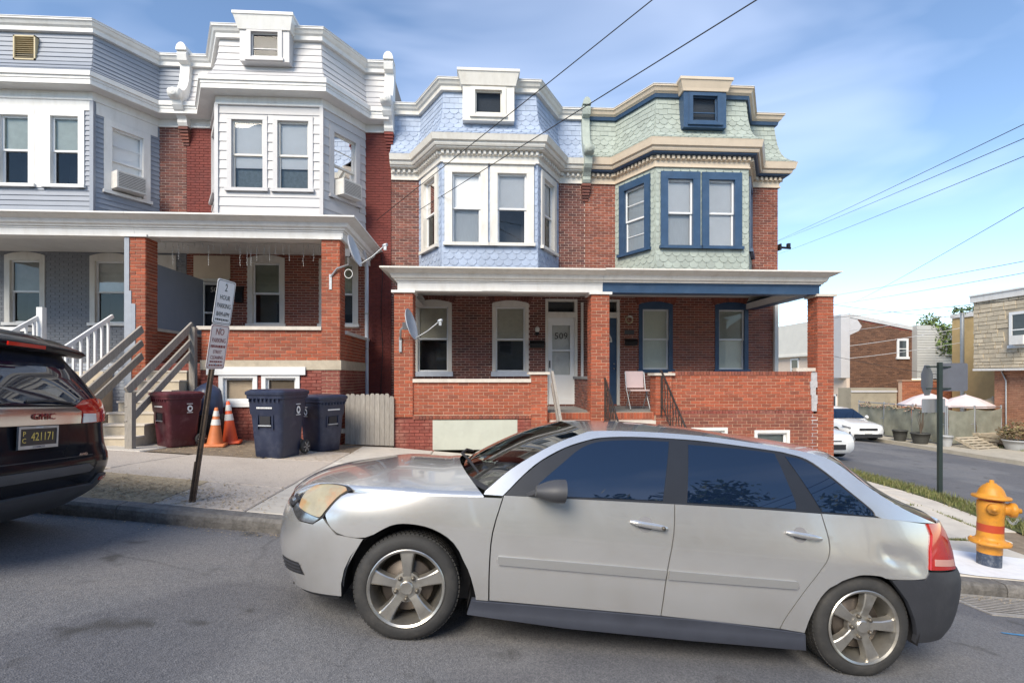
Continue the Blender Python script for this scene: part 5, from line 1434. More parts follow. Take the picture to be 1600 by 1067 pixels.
    for x in (1.25, 2.2):
        for y in (-.36, .36):
            mb = MB(); mb.box((x + .12, y, .82), (.16, .46, .62), Matrix.Rotation(R(14), 3, 'Y')); mb.box((x + .22, y, 1.16), (.10, .26, .17)); mb.box((x - .18, y, .56), (.5, .46, .16)); mb.build('seat', mat('seat_cloth', (.12, .11, .10), .9), car)
    mb = MB(); mb.tube([Vector((.72, -.36 + .17 * math.cos(a), .93 + .17 * math.sin(a))) for a in [2 * math.pi * k / 20 for k in range(21)]], .014, 6); mb.build('steering_wheel', M_black, car)
    return car
CAR = silver_car()

# ---- black SUV, seen from behind
def black_suv():
    X0, Y0 = -3.30, 3.92
    Rm = (Matrix.Rotation(math.atan(.109), 3, 'Y') @ Matrix.Rotation(R(-3.2), 3, 'X'))
    suv = thing('parked_suv', 'black sport utility vehicle parked at the kerb, seen from behind', 'suv', (X0, Y0, road_z(X0, Y0)), rot=Rm.to_euler()); suv.scale = (1, .985, .965)
    XR = [(.22, -.30), (.30, -.20), (.38, -.10), (.5, -.03), (.62, 0), (.70, -.012), (.78, -.05), (.95, -.085), (1.1, -.10), (1.2, -.15), (1.35, -.25), (1.5, -.37), (1.6, -.43), (1.68, -.52)]
    HW = [(.22, .86), (.5, .925), (.8, .925), (1.0, .915), (1.15, .885), (1.3, .82), (1.5, .73), (1.62, .68), (1.68, .62)]
    def rear(y, z):
        w = sitp(z, HW); q = min(.9999, abs(y) / w); n = 3.6; a = .42
        return Vector((sitp(z, XR) - a * (1 - (1 - q ** n) ** (1 / n)), y, z))
    rear.cen = Vector((-2, 0, .9))
    pt = mat('black_paint', (0.010, 0.011, 0.015), rough=.12, var=.05, scale=2, spec=.2)
    zs = rng(.22, 1.68, .06); rows = []
    for z in zs:
        w = sitp(z, HW); row = []
        for x in (-4.75, -4.55, -3.6, -1.2): row.append(Vector((x + (.0 if x > -4 else 0) - (0 if z < 1.0 or x > -2 else -max(0, (z - 1.0) * 1.6)), -w * (.82 if x < -4.7 else 1), z)))
        row += [rear(-w * math.sin(math.pi / 2 * (1 - k / 20)) if False else -w * (1 - (k / 20) ** 1.8 * 1.0) if k < 20 else 0, z) for k in range(0, 21)]
        row += [Vector((p.x, -p.y, p.z)) for p in row[::-1][1:]]
        rows.append(row)
    top = [Vector((p.x + (-.25 if p.x > -2 else .15), p.y * .55, 1.715)) for p in rows[-1]]
    rows.append(top)
    mb = MB(); mb.quads(rows); mb.poly(rows[-1]); mb.poly(rows[0][::-1]); body = mb.build('body', pt, suv)
    tint = MATS['tinted_glass']; grey = mat('grey_bumper_plastic', (.055, .058, .066), .55, .12, 8, .08, 80)
    panel('rear_window', [(-.66, 1.14), (-.60, 1.30), (-.56, 1.46), (-.4, 1.50), (0, 1.515), (.4, 1.50), (.56, 1.46), (.60, 1.30), (.66, 1.14), (0, 1.135)], rear, tint, suv, off=.004, th=.01, smooth=False)
    panel('tailgate_line', [(-.52, .715), (.52, .715), (.52, .722), (-.52, .722)], rear, M_black, suv, off=.002, th=.001, smooth=False)
    panel('chrome_bar', [(-.335, 1.117), (-.40, 1.085), (-.40, .985), (.40, .985), (.40, 1.085), (.335, 1.117)], rear, M_chrome, suv, off=.015, th=.015, smooth=False)
    rl = mat('red_suv_lens', (.50, .012, .008), .08, .1, 14, coat=1.0); cl = mat('clear_suv_lens', (.70, .68, .66), .1, .15, 30)
    panel('tail_light', [(.338, 1.123), (.445, 1.168), (.61, 1.182), (.80, 1.165), (.87, 1.12), (.87, .985), (.42, .985), (.41, 1.08)], rear, rl, suv, off=.018, th=.03, smooth=False, mirror=True)
    panel('reversing_lens', [(.415, 1.066), (.575, 1.062), (.588, .990), (.415, .988)], rear, cl, suv, off=.022, th=.006, smooth=False, mirror=True)
    panel('upper_bumper', [(-.5, .613), (-.43, .652), (.43, .652), (.5, .613), (.46, .585), (-.46, .585)], rear, grey, suv, off=.020, th=.02, smooth=False)
    panel('bumper_cover', [(-.88, .51), (-.64, .535), (-.60, .455), (-.3, .468), (.3, .468), (.60, .455), (.64, .535), (.88, .51), (.89, .42), (.84, .32), (.6, .26), (0, .235), (-.6, .26), (-.84, .32), (-.89, .42)], rear, grey, suv, off=.022, th=.03, smooth=False)
    panel('reflector', [(.645, .512), (.84, .50), (.84, .478), (.655, .484)], rear, rl, suv, off=.028, th=.01, smooth=False, mirror=True)
    # spoiler with brake light
    mb = MB(); rows = []
    for k in range(17):
        y = -.70 + 1.40 * k / 16; bow = 1 - (y / .70) ** 2
        rows.append([Vector((-.62, y, 1.66 + .02 * bow)), Vector((-.36 + .05 * bow, y * .98, 1.585 + .035 * bow)), Vector((-.33 + .06 * bow, y * .98, 1.56 + .03 * bow)), Vector((-.37 + .05 * bow, y * .97, 1.525 + .02 * bow)), Vector((-.55, y * .95, 1.53))])
    mb.quads(rows); mb.poly(rows[0]); mb.poly(rows[-1][::-1]); sp = mb.build('spoiler', pt, suv)
    mb = MB(); mb.bx(-.262, -.25, -.16, .16, 1.568, 1.596); mb.build('brake_light', rl, suv)
    # wiper
    mb = MB(); mb.tube([(-.115, -.10, 1.16), (-.10, .10, 1.175), (-.115, .32, 1.15)], .010, 6); mb.build('rear_wiper', M_black, suv)
    # plate
    p = rear(-.035, .90)
    Mt = Matrix.Translation((p.x + .035, -.035, .90)) @ Matrix.Rotation(R(90), 4, 'Z') @ Matrix.Rotation(R(84), 4, 'X')
    mb = MB()
    mb.v = []; 
    Mp = Mt
    def pbox(mb, x0, x1, y0, y1, z0, z1):
        i = len(mb.v); mb.v += [Mp @ Vector((x, y, z)) for z in (z0, z1) for y in (y0, y1) for x in (x0, x1)]
        for q in ((0, 2, 3, 1), (4, 5, 7, 6), (0, 1, 5, 4), (2, 6, 7, 3), (0, 4, 6, 2), (1, 3, 7, 5)): mb.f.append([i + k for k in q]); mb.smooth.append(False)
    mb = MB(); pbox(mb, -.16, .16, -.08, .08, -.02, 0); pl = mb.build('licence_plate', mat('black_plate', (.012, .014, .020), .4, 0), suv, label='black licence plate with yellow numbers')
    mb = MB(); pbox(mb, -.172, .172, .066, .083, -.01, .004); pbox(mb, -.172, .172, -.083, -.058, -.01, .004); pbox(mb, -.172, -.156, -.058, .066, -.01, .004); pbox(mb, .156, .172, -.058, .066, -.01, .004); mb.build('plate_frame', M_greymetal, pl)
    yl = mat('yellow_plate_letters', (.72, .52, .12), .5, 0); wh = mat('white_letters', (.75, .75, .75), .5, 0)
    T = lambda x, y: Mp @ Matrix.Translation((x, y, .0015))
    text(pl, '421171', T(.035, .003), .088, yl, 'plate_number', .0008, sx=.78)
    text(pl, 'P', T(-.125, .028), .05, yl, 'plate_number', .0008); text(pl, 'C', T(-.125, -.022), .05, yl, 'plate_number', .0008)
    T2 = lambda x, y: Mp @ Matrix.Translation((x, y, .0045))
    text(pl, 'DALLAS', T2(0, .0745), .017, wh, 'frame_lettering', .0005); text(pl, 'COWBOYS', T2(0, -.071), .021, mat('navy_letters', (.02, .03, .09), .5, 0), 'frame_lettering', .0005)
    # badge letters and trim badge
    pp = rear(.02, 1.03)
    Mb = Matrix.Translation((pp.x + .022, .02, 1.05)) @ Matrix.Rotation(R(90), 4, 'Z') @ Matrix.Rotation(R(86), 4, 'X')
    text(suv, 'GMC', Mb, .068, mat('red_badge', (.25, .012, .012), .3, 0), 'badge', .004, sx=1.35)
    pp = rear(.38, .71)
    Mb = Matrix.Translation((pp.x + .012, .38, .735)) @ Matrix.Rotation(R(90), 4, 'Z') @ Matrix.Rotation(R(82), 4, 'X')
    text(suv, 'AWD', Mb, .030, M_chrome, 'badge', .003, sx=1.2)
    # number plate lamp recess reflects the sky
    mb = MB(); mb.bx(-4.6, -.4, -.7, .7, .18, .40); mb.build('underbody', M_black, suv)
    for y in (-.80, .80): wheel(suv, (-.95, y + (.1 if y > 0 else -.1), .36), 1 if y > 0 else -1, .3, r=.36, w=.23, rim=.24)
    for y in (-.80, .80): wheel(suv, (-3.75, y + (.1 if y > 0 else -.1), .36), 1 if y > 0 else -1, .3, r=.36, w=.23, rim=.24)
    return suv
SUV = black_suv()

# ---- white saloons on the side street
def saloon(label, loc, rotz, grille_style):
    car = thing('parked_saloon', label, 'car', loc, rot=(0, 0, rotz))
    wp = car_paint('white_car_paint', (.74, .75, .76), metal=.0, rough=.25)
    tint = MATS['tinted_glass']
    # stations: x, half width, low z, belt z, crown
    ST = [(2.28, .50, .34, .58, .0), (2.24, .70, .22, .66, .02), (2.10, .83, .18, .72, .04), (1.7, .885, .18, .79, .06), (1.0, .90, .18, .90, .06), (.2, .90, .18, .94, .05), (-.8, .90, .18, .96, .05), (-1.5, .89, .18, .98, .05), (-2.0, .85, .20, 1.0, .04), (-2.28, .68, .28, .95, .02), (-2.33, .5, .4, .85, 0)]
    rows = []
    for x, w, zl, zb, cr_ in ST:
        half = [(0, zl), (w * .82, zl), (w * .97, zl + .10), (w, zl + (zb - zl) * .45), (w * .985, zl + (zb - zl) * .75), (w * .93, zb - .02), (w * .8, zb + cr_ * .45), (w * .4, zb + cr_ * .9), (0, zb + cr_)]
        rows.append([Vector((x, -y, z)) for y, z in half] + [Vector((x, y, z)) for y, z in half[::-1][1:-1]])
    mb = MB(); mb.quads(rows, close_u=True); mb.poly(rows[0]); mb.poly(rows[-1][::-1]); mb.build('body', wp, car)
    GS = [(1.05, .80, .93), (.75, .76, 1.10), (.35, .70, 1.32), (.05, .64, 1.41), (-.5, .62, 1.44), (-1.1, .63, 1.41), (-1.5, .68, 1.27), (-1.95, .74, 1.02)]
    rows = []
    for x, w, zt in GS:
        zb = .90; rows.append([Vector((x, -w - .10 * (zt - .93), zb)), Vector((x, -w, zt - .03)), Vector((x, -w * .8, zt)), Vector((x, 0, zt + .02)), Vector((x, w * .8, zt)), Vector((x, w, zt - .03)), Vector((x, w + .10 * (zt - .93), zb))])
    mb = MB(); mb.quads(rows); mb.poly(rows[0]); mb.poly(rows[-1][::-1]); mb.build('roof', wp, car)
    mb = MB(); mb.quads([[Vector((x + .03, y * w, z + .02)) for y in (-.93, -.5, 0, .5, .93)] for x, w, z in ((1.02, .80, .95), (.75, .76, 1.11), (.40, .70, 1.30), (.28, .69, 1.345))]); mb.build('windscreen', tint, car)
    for s in (-1, 1):
        mb = MB(); mb.poly([Vector((x, s * (y + .035), z)) for x, y, z in ((.85, .80, .98), (.25, .71, 1.30), (-.2, .68, 1.36), (-.25, .80, .98))]); mb.poly([Vector((x, s * (y + .035), z)) for x, y, z in ((-.33, .80, .98), (-.28, .68, 1.36), (-1.1, .69, 1.33), (-1.5, .78, 1.02))]); mb.build('side_window', tint, car)
        mb = MB(); P = [(2.20, .50, .60), (2.16, .72, .66), (1.80, .875, .73), (1.85, .87, .66), (2.15, .76, .58)]
        mb.prism([Vector((x + .03, s * (y + .01), z)) for x, y, z in P], (.0, s * .012, .012)); mb.build('headlight', mat('headlight_glass', (.36, .37, .39), .06, .3, 30, metal=.5), car)
        for x in (1.42, -1.35):
            wheel(car, (x, s * .90, .32), s, .4, r=.32, w=.2, rim=.22)
        mb = MB(); mb.lathe([(0, 0), (.07, .02), (.09, .08), (.06, .13)], Matrix.Translation((.72, s * 1.0, 1.0)) @ Matrix.Rotation(R(90), 4, 'Y'), 12); mb.build('wing_mirror', wp, car)
    mb = MB()
    if grille_style == 'wide':
        mb.bx(2.24, 2.30, -.42, .42, .33, .47); mb.build('lower_grille', M_black, car)
        mb = MB(); mb.bx(2.26, 2.295, -.30, .30, .56, .585); mb.build('upper_grille', M_black, car)
    else:
        mb.bx(2.22, 2.305, -.40, .40, .52, .62); mb.build('upper_grille', M_black, car)
        mb = MB(); mb.bx(2.18, 2.295, -.62, .62, .22, .36); mb.build('lower_grille', M_black, car)
        mb = MB(); mb.bx(2.29, 2.315, -.16, .16, .38, .47); mb.build('licence_plate', M_white, car)
        for s in (-1, 1):
            mb = MB(); mb.bx(2.10, 2.20, s * .56, s * .78, .34, .46); mb.build('air_intake', M_black, car)
    return car
saloon('white saloon whose nose pokes out from behind the right porch pillar', (9.8, 16.2, cross_z(9.8, 16.2)), R(-90), 'wide')
saloon('white saloon with black grille parked by the green screened fence', (17.0, 23.9, cross_z(17.0, 23.9)), R(-92), 'bold')

# ------------------------------------------------------------------ street things
def at_ground(x, y): return Vector((x, y, side_z(x, y)))

# ---- leaning parking sign
def parking_sign():
    base = at_ground(-2.98, 5.45)
    root = thing('parking_sign', 'two white parking signs on a leaning rusty post at the kerb', 'sign', base, rot=(R(1.5), R(8.7), 0))
    rust = mat('rusty_post', (.085, .06, .045), .7, .4, 14, .3, 60, stain=(.22, .17, .12), stain_amt=.5, stain_scale=6, metal=.2)
    mb = MB()
    # U-channel post with flanges
    for x0, x1, y0, y1 in ((-.016, .016, -.012, -.008), (-.016, -.012, -.012, .016), (.012, .016, -.012, .016), (-.034, -.012, .016, .020), (.012, .034, .016, .020)):
        mb.bx(x0, x1, y0, y1, -.12, 2.30)
    Mz = Matrix.Rotation(R(84), 4, 'Z')
    mb.v = [Mz @ v for v in mb.v]; mb.build('post', rust, root)
    mb = MB(); mb.bx(-.036, .036, .021, .030, -.1, .42); mb.v = [Mz @ v for v in mb.v]; mb.build('post_stub', rust, root)
    wh = mat('sign_white', (.74, .75, .77), .35, .04, 6, stain=(.55, .52, .48), stain_amt=.25, stain_scale=6)
    pk = mat('faded_sign_white', (.72, .66, .65), .35, .05, 6, stain=(.55, .5, .47), stain_amt=.25, stain_scale=6)
    bk = mat('sign_black', (.02, .03, .03), .5, 0); rd = mat('sign_red_brown', (.24, .05, .05), .5, 0)
    def plate(z0, z1, w, m, ink, lines, bars):
        r = .028; pts = []
        for cx, cz, a0 in ((w / 2 - r, z1 - r, 0), (-w / 2 + r, z1 - r, 90), (-w / 2 + r, z0 + r, 180), (w / 2 - r, z0 + r, 270)):
            for k in range(5): a = R(a0 + 22.5 * k); pts.append(Vector((cx + r * math.cos(a), -.022, cz + r * math.sin(a))))
        mb = MB(); mb.prism(pts, (0, .003, 0)); mb.v = [Mz @ v for v in mb.v]; s = mb.build('sign_plate', m, root)
        mb = MB(); q = [Vector((p.x * .93, -.0235, (p.z - (z0 + z1) / 2) * .955 + (z0 + z1) / 2)) for p in pts]; q2 = [Vector((p.x * .895, -.0235, (p.z - (z0 + z1) / 2) * .932 + (z0 + z1) / 2)) for p in pts]
        for k in range(len(q)): mb.poly([q[k], q[(k + 1) % len(q)], q2[(k + 1) % len(q)], q2[k]])
        mb.v = [Mz @ v for v in mb.v]; mb.build('sign_border', ink, s)
        for t, z, size, sx in lines:
            text(s, t, Mz @ Matrix.Translation((0, -.0238, z)) @ Matrix.Rotation(R(90), 4, 'X'), size, ink, 'lettering', .0004, sx=sx)
        mb = MB()
        for z, h, wd in bars:
            x = -wd / 2
            while x < wd / 2:
                l = random.uniform(.012, .03); mb.bx(x, min(x + l, wd / 2), -.0242, -.0236, z, z + h); x += l + .008
        if bars: mb.v = [Mz @ v for v in mb.v]; mb.build('small_print', ink, s)
    plate(1.845, 2.30, .30, wh, bk, [('2', 2.218, .105, .9), ('HOUR', 2.118, .070, .85), ('PARKING', 2.033, .068, .80), ('8AM-6PM', 1.948, .066, .80)], [(1.885, .018, .22)])
    plate(1.385, 1.84, .30, pk, rd, [('NO', 1.765, .095, .95), ('PARKING', 1.678, .066, .82), ('STREET', 1.560, .050, .85), ('CLEANING', 1.502, .052, .82)], [(1.605, .026, .24), (1.452, .018, .2), (1.415, .018, .22)])
    for z in (2.26, 1.89, 1.80, 1.43):
        mb = MB(); mb.lathe([(0, .03), (.010, .028), (.012, .022)], Matrix.Translation((0, 0, z)) @ Mz @ Matrix.Rotation(R(90), 4, 'X'), 8); mb.build('bolt', M_greymetal, root)
parking_sign()

# ---- wheeled bins
def rrect(hw, hd, r, n=4):
    P = []
    for cx, cy, a0 in ((hw - r, hd - r, 0), (-hw + r, hd - r, 90), (-hw + r, -hd + r, 180), (hw - r, -hd + r, 270)):
        for k in range(n + 1): a = R(a0 + 90 * k / n); P.append((cx + r * math.cos(a), cy + r * math.sin(a)))
    return P
def bin_(x, y, rz, m, label, sc=1.0):
    root = thing('wheeled_bin', label, 'bin', at_ground(x, y), rot=(0, 0, rz), group='wheeled bins by the porch'); root.scale = (sc, sc, sc)
    rows = []
    for z, hw, hd in ((.0, .225, .255), (.02, .235, .265), (.30, .255, .285), (.60, .272, .305), (.66, .276, .31), (.70, .295, .325), (.92, .305, .34), (.93, .325, .36), (.985, .33, .365), (.985, .31, .345)):
        rows.append([Vector((a, b, z)) for a, b in rrect(hw, hd, .07)])
    mb = MB(); mb.quads(rows, close_u=True); mb.poly(rows[0][::-1]); mb.poly(rows[-1]); mb.build('bin_body', m, root, auto=R(35))
    rows = []
    for z, k in ((.988, 1.03), (1.03, 1.04), (1.045, 1.0), (1.07, .86), (1.075, .5), (1.072, .05)):
        rows.append([Vector((a * k, b * k + (.0), z)) for a, b in rrect(.33, .37, .07)])
    mb = MB(); mb.quads(rows, close_u=True); mb.poly(rows[0][::-1]); mb.poly(rows[-1])
    mb.bx(-.24, .24, .36, .43, .98, 1.03); mb.build('lid', m, root, auto=R(35))
    # ribs under the front rim, lifting bar pocket and bar
    mb = MB()
    for k in range(8): mb.bx(-.25 + k * .07, -.235 + k * .07, -.372, -.34, .88, .935)
    mb.build('rim_ribs', m, root)
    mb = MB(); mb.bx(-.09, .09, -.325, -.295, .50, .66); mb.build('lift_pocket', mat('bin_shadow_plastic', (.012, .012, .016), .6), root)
    mb = MB(); mb.tube([(-.11, -.325, .51), (.11, -.325, .51)], .012, 8); mb.build('lift_bar', M_greymetal, root)
    mb = MB(); mb.bx(-.14, -.12, -.325, -.29, .46, .68); mb.bx(.12, .14, -.325, -.29, .46, .68); mb.build('lift_bracket', m, root)
    lw = mat('bin_print_white', (.72, .72, .72), .6, .1, 30)
    mb = MB(); x_ = -.13
    while x_ < .13:
        l = random.uniform(.012, .026); mb.bx(x_, x_ + l, -.345, -.338, .775, .80); x_ += l + .006
    mb.build('printed_name', lw, root)
    for s in (-1, 1):
        mb = MB(); c = Vector((s * .303, .08, .74)); R1 = [(c + Vector((s * .006, .052 * math.cos(a), .062 * math.sin(a)))) for a in [2 * math.pi * k / 20 for k in range(20)]]; R2 = [(c + Vector((s * .006, .026 * math.cos(a) + .004, .030 * math.sin(a)))) for a in [2 * math.pi * k / 20 for k in range(20)]]
        for k in range(20): mb.poly([R1[k], R1[(k + 1) % 20], R2[(k + 1) % 20], R2[k]])
        for z in (.825, .655): mb.bx(s * .302, s * .310, .025, .135, z, z + .012)
        mb.build('emblem', lw, root)
        mb = MB(); mb.lathe([(.02, -.03), (.095, -.03), (.115, -.022), (.118, 0), (.115, .022), (.095, .03), (.02, .03)], Matrix.Translation((s * .27, .32, .118)) @ Matrix.Rotation(R(90), 4, 'Y'), 20)
        w = mb.build('wheel', M_rubber, root)
        mb = MB()
        for k in range(6):
            a = math.pi * k / 3; mb.box((s * .27 + s * .034, .32 + .05 * math.cos(a), .118 + .05 * math.sin(a)), (.006, .07, .012), Matrix.Rotation(a, 3, 'X'))
        mb.build('hub', M_greymetal, w)
    mb = MB(); mb.tube([(-.27, .32, .118), (.27, .32, .118)], .014, 8); mb.build('axle', M_greymetal, root)
    return root
M_maroon = mat('maroon_plastic', (.080, .014, .022), .42, .1, 5, .08, 60, stain=(.25, .16, .16), stain_amt=.35, stain_scale=5)
M_navybin = mat('navy_plastic', (.018, .025, .055), .42, .12, 5, .08, 60, stain=(.09, .10, .13), stain_amt=.4, stain_scale=5)
bin_(-5.34, 9.25, R(-32), M_maroon, 'maroon wheeled bin beside the wooden stair rail', .88)
bin_(-3.42, 8.75, R(-14), M_navybin, 'large navy wheeled bin nearest the pavement', 1.04)
bin_(-2.98, 9.65, R(55), M_navybin, 'navy wheeled bin tucked behind the larger navy one', .95)

# ---- traffic cones
def cone(x, y, h, m, label, tilt=0.0, bands=((.55, .70), (.78, .92))):
    root = thing('traffic_cone', label, 'cone', at_ground(x, y), rot=(0, tilt, .3), group='traffic cones by the wall')
    mb = MB(); rows = [[Vector((a, b, z)) for a, b in rrect(w, w, .04)] for z, w in ((0, .185), (.035, .185), (.045, .17))]
    mb.quads(rows, close_u=True); mb.poly(rows[0][::-1]); mb.poly(rows[-1]); mb.build('base', m, root)
    r0, r1 = .135, .028
    mb = MB(); mb.lathe([(r0, .04), (r0 - .006, .06), (lerp(r0, r1, .5), h * .5), (r1, h), (r1 - .008, h + .004), (.0, h - .01)], None, 24, cap=False); mb.build('cone_body', m, root)
    wb = mat('reflective_band', (.70, .70, .68), .35, .12, 14, stain=(.45, .42, .38), stain_amt=.4, stain_scale=10)
    for a, b in bands:
        mb = MB(); f = lambda t: lerp(r0 - .004, r1, (t * h - .05) / (h - .05)) + .003
        mb.lathe([(f(a), a * h), (f(b), b * h)], None, 24, cap=False); mb.build('band', wb, root)
cone(-4.80, 9.45, .68, mat('faded_orange_plastic', (.55, .17, .06), .55, .12, 6), 'faded orange traffic cone leaning in front of the redder one', R(2))
cone(-4.72, 9.85, .78, mat('bright_orange_plastic', (.72, .10, .03), .5, .08, 6), 'bright red orange traffic cone standing behind the faded one', R(-3))

# ---- tarp-covered bundle behind the maroon bin
def bundle():
    g = at_ground(-5.22, 10.0)
    root = thing('covered_bundle', 'dark bundle under a navy tarpaulin behind the maroon bin', 'tarpaulin', g)
    mb = MB(); rows = []
    for i in range(13):
        t = i / 12; row = []
        for j in range(24):
            a = 2 * math.pi * j / 24; k = 1 + .10 * noise.noise(Vector((math.cos(a) * 2, math.sin(a) * 2, t * 3 + 4))) + .05 * math.sin(9 * a + t * 3)
            r = [.30, .33, .345, .35, .345, .34, .335, .33, .32, .30, .25, .15, .02][i] * k * .80
            row.append(g + Vector((r * math.cos(a) * 1.0, r * math.sin(a) * .8, .42 + t * .68 - .05 * (1 if i == 0 else 0) * math.sin(5 * a))))
        rows.append(row)
    mb.quads(rows, close_u=True); mb.build('tarpaulin', mat('navy_tarpaulin', (.030, .042, .085), .38, .2, 6, .3, 12), root)
    mb = MB(); rows = []
    for i in range(7):
        t = i / 6; rows.append([g + Vector(((.28 + .05 * math.sin(t * 3)) * math.cos(a) * (1 + .08 * math.sin(3 * a)), (.26) * math.sin(a), t * .50)) for a in [2 * math.pi * j / 18 for j in range(18)]])
    mb.quads(rows, close_u=True); mb.poly(rows[-1]); mb.build('sack', mat('black_sack', (.012, .013, .015), .35, .2, 9, .4, 14), root)
bundle()

# ---- picket fence between the two porches
def picket_fence():
    root = thing('picket_fence', 'weathered grey picket fence closing the gap between two porches', 'fence', at_ground(-2.3, 10.35))
    x = -2.74; 
    while x < -1.82:
        w = random.uniform(.085, .098); h = 1.33 + random.uniform(-.012, .012) - max(0, (x + 1.95)) * .6; zb = side_z(x, 10.35) + .02
        P = [(x, zb), (x + w, zb), (x + w, h - .03), (x + w - .022, h), (x + .022, h), (x, h - .03)]
        mb = MB(); mb.prism([Vector((a, 10.33 + random.uniform(-.004, .004), b)) for a, b in P], (0, .02, 0)); mb.build('picket', M_wood, root)
        x += w + .004
    for z in (.55, 1.12):
        mb = MB(); mb.bx(-2.83, -1.80, 10.36, 10.40, z, z + .09); mb.build('rail', M_wood, root)
picket_fence()

# ---- wooden stair rails
def board(mb, a, b, w, t):
    a, b = Vector(a), Vector(b); d = (b - a); L = d.length; d.normalize(); s = Vector((1, 0, 0)); u = d.cross(s).normalized()
    Rm = Matrix((s, d, u)).transposed()
    mb.box((a + b) / 2, (t, L, w), Rm)
def stair_rail(x, y0, z0, y1, z1, label, m, boards, posts, balusters=0, name='stair_rail', t=.04):
    root = thing(name, label, 'railing', (x, y0, z0 - .95))
    for off, w in boards:
        mb = MB(); board(mb, (x, y0, z0 + off), (x, y1, z1 + off), w, t); mb.build('rail', m, root)
    for y, za, zb in posts:
        mb = MB(); mb.bx(x - .055 + .04, x + .055 + .04, y - .05, y + .05, za, zb); mb.build('post', m, root)
    for k in range(balusters):
        tt = (k + .7) / (balusters + .4); y = lerp(y0, y1, tt); z = lerp(z0, z1, tt)
        mb = MB(); mb.bx(x - .018, x + .018, y - .018, y + .018, z - .80, z + .0); mb.build('baluster', m, root)
    return root
stair_rail(-5.70, 8.52, 1.44, 10.38, 2.68, 'weathered wooden stair rail next to the maroon bin', M_wood, ((0, .14), (-.28, .10), (-.52, .12)), ((8.55, .50, 1.42), (10.33, 1.2, 2.64)))
stair_rail(-6.60, 8.35, 1.30, 10.30, 2.60, 'weathered wooden stair rail against the white balusters', M_wood, ((0, .14), (-.27, .12), (-.52, .13)), ((8.4, .5, 1.25),))
stair_rail(-7.25, 8.2, 1.52, 10.45, 2.86, 'white baluster stair rail right of the white newel post', M_vinyl, ((0, .07), (-.78, .07)), (), 13)
stair_rail(-8.62, 8.2, 1.50, 10.45, 2.84, 'white baluster stair rail with a square newel post', M_vinyl, ((0, .07), (-.78, .07)), ((10.45, 1.7, 3.02),), 13)
stair_rail(1.40, 9.05, .70, 10.38, 1.74, 'short weathered wooden handrail at the steps of the white door', M_wood, ((0, .13), (-.22, .10)), ((9.08, -.1, .72),), t=.045)

# ---- iron railings
def iron_rail(x, y0, z0, y1, z1, label):
    root = thing('iron_railing', label, 'railing', (x, y0, z0 - .8))
    mb = MB(); mb.tube([(x, y0 - .08, z0 - .10), (x, y0, z0), (x, y1, z1), (x, y1 + .05, z1)], .020, 8); mb.build('handrail', M_iron, root)
    mb = MB(); mb.tube([(x, y0, z0 - .68), (x, y1, z1 - .68)], .012, 6); mb.build('bottom_rail', M_iron, root)
    for k in range(9):
        t = (k + .5) / 9; y = lerp(y0, y1, t); z = lerp(z0, z1, t)
        mb = MB(); n = 10; mb.tube([(x + .006 * math.sin(j * 1.4), y + .006 * math.cos(j * 1.4), lerp(z - .72, z, j / n)) for j in range(n + 1)], .010, 6); mb.build('twisted_bar', M_iron, root)
    for y, z in ((y0, z0), (y1, z1)):
        mb = MB(); mb.tube([(x, y, z - .95), (x, y, z + .01)], .016, 6); mb.build('post', M_iron, root)
iron_rail(3.66, 9.05, .72, 10.36, 1.80, 'black iron stair railing in front of the right brick parapet')
iron_rail(2.47, 9.15, .74, 10.30, 1.64, 'black iron stair railing beside the middle brick pillar')

# ---- satellite dishes
def dish(c, aim, r, mount, label, arm_len=.55, flat=.82):
    """c centre of the dish, aim direction of its axis, mount = foot points of the mast"""
    c = Vector(c); aim = Vector(aim).normalized()
    root = thing('satellite_dish', label, 'dish', c)
    M_ = Matrix.Translation(c) @ aim.to_track_quat('Z', 'Y').to_matrix().to_4x4() @ Matrix.Diagonal((flat, 1, 1, 1))
    dm = mat('dish_grey', (.40, .43, .48), .45, .1, 4)
    prof = [(0, -.07)] + [(r * k / 8, -.07 + .07 * (k / 8) ** 2) for k in range(1, 9)] + [(r + .008, .004), (r + .006, -.008)] + [(r * k / 8, -.082 + .07 * (k / 8) ** 2) for k in range(7, 0, -1)] + [(0, -.082)]
    mb = MB(); mb.lathe(prof, M_, 32, cap=False); mb.build('reflector', dm, root)
    low = M_ @ Vector((0, -r * .92, .0)); lnb = c + aim * arm_len + Vector((0, 0, -r * .30))
    mb = MB(); mb.tube([low, low.lerp(lnb, .5) + Vector((0, 0, -.03)), lnb], .012, 8); mb.build('feed_arm', M_greymetal, root)
    mb = MB(); mb.lathe([(.02, -.05), (.03, -.04), (.035, .02), (.022, .05)], Matrix.Translation(lnb) @ (-aim).to_track_quat('Z', 'Y').to_matrix().to_4x4(), 12); mb.box(lnb + Vector((0, 0, -.05)), (.05, .05, .09)); mb.build('receiver', M_greymetal, root)
    back = c - aim * .10
    mb = MB(); mb.box(back - aim * .04, (.09, .09, .14)); mb.build('bracket', mat('dish_bracket', (.10, .10, .11), .5, metal=.5), root)
    mb = MB(); mb.tube([back - aim * .05] + [Vector(p) for p in mount], .021, 10); mb.build('mast', M_greymetal, root)
    f = Vector(mount[-1]); mb = MB(); mb.box(f + Vector((0, .0, -.10)), (.05, .03, .30)); mb.build('foot', M_greymetal, root)
    return root
dA = dish((-2.47, 10.02, 4.10), (.92, -.10, .30), .31, [(-2.62, 10.15, 3.86), (-2.90, 10.35, 3.82), (-3.04, 10.39, 3.66)], 'satellite dish under the corner of the left porch roof', .62, .80)
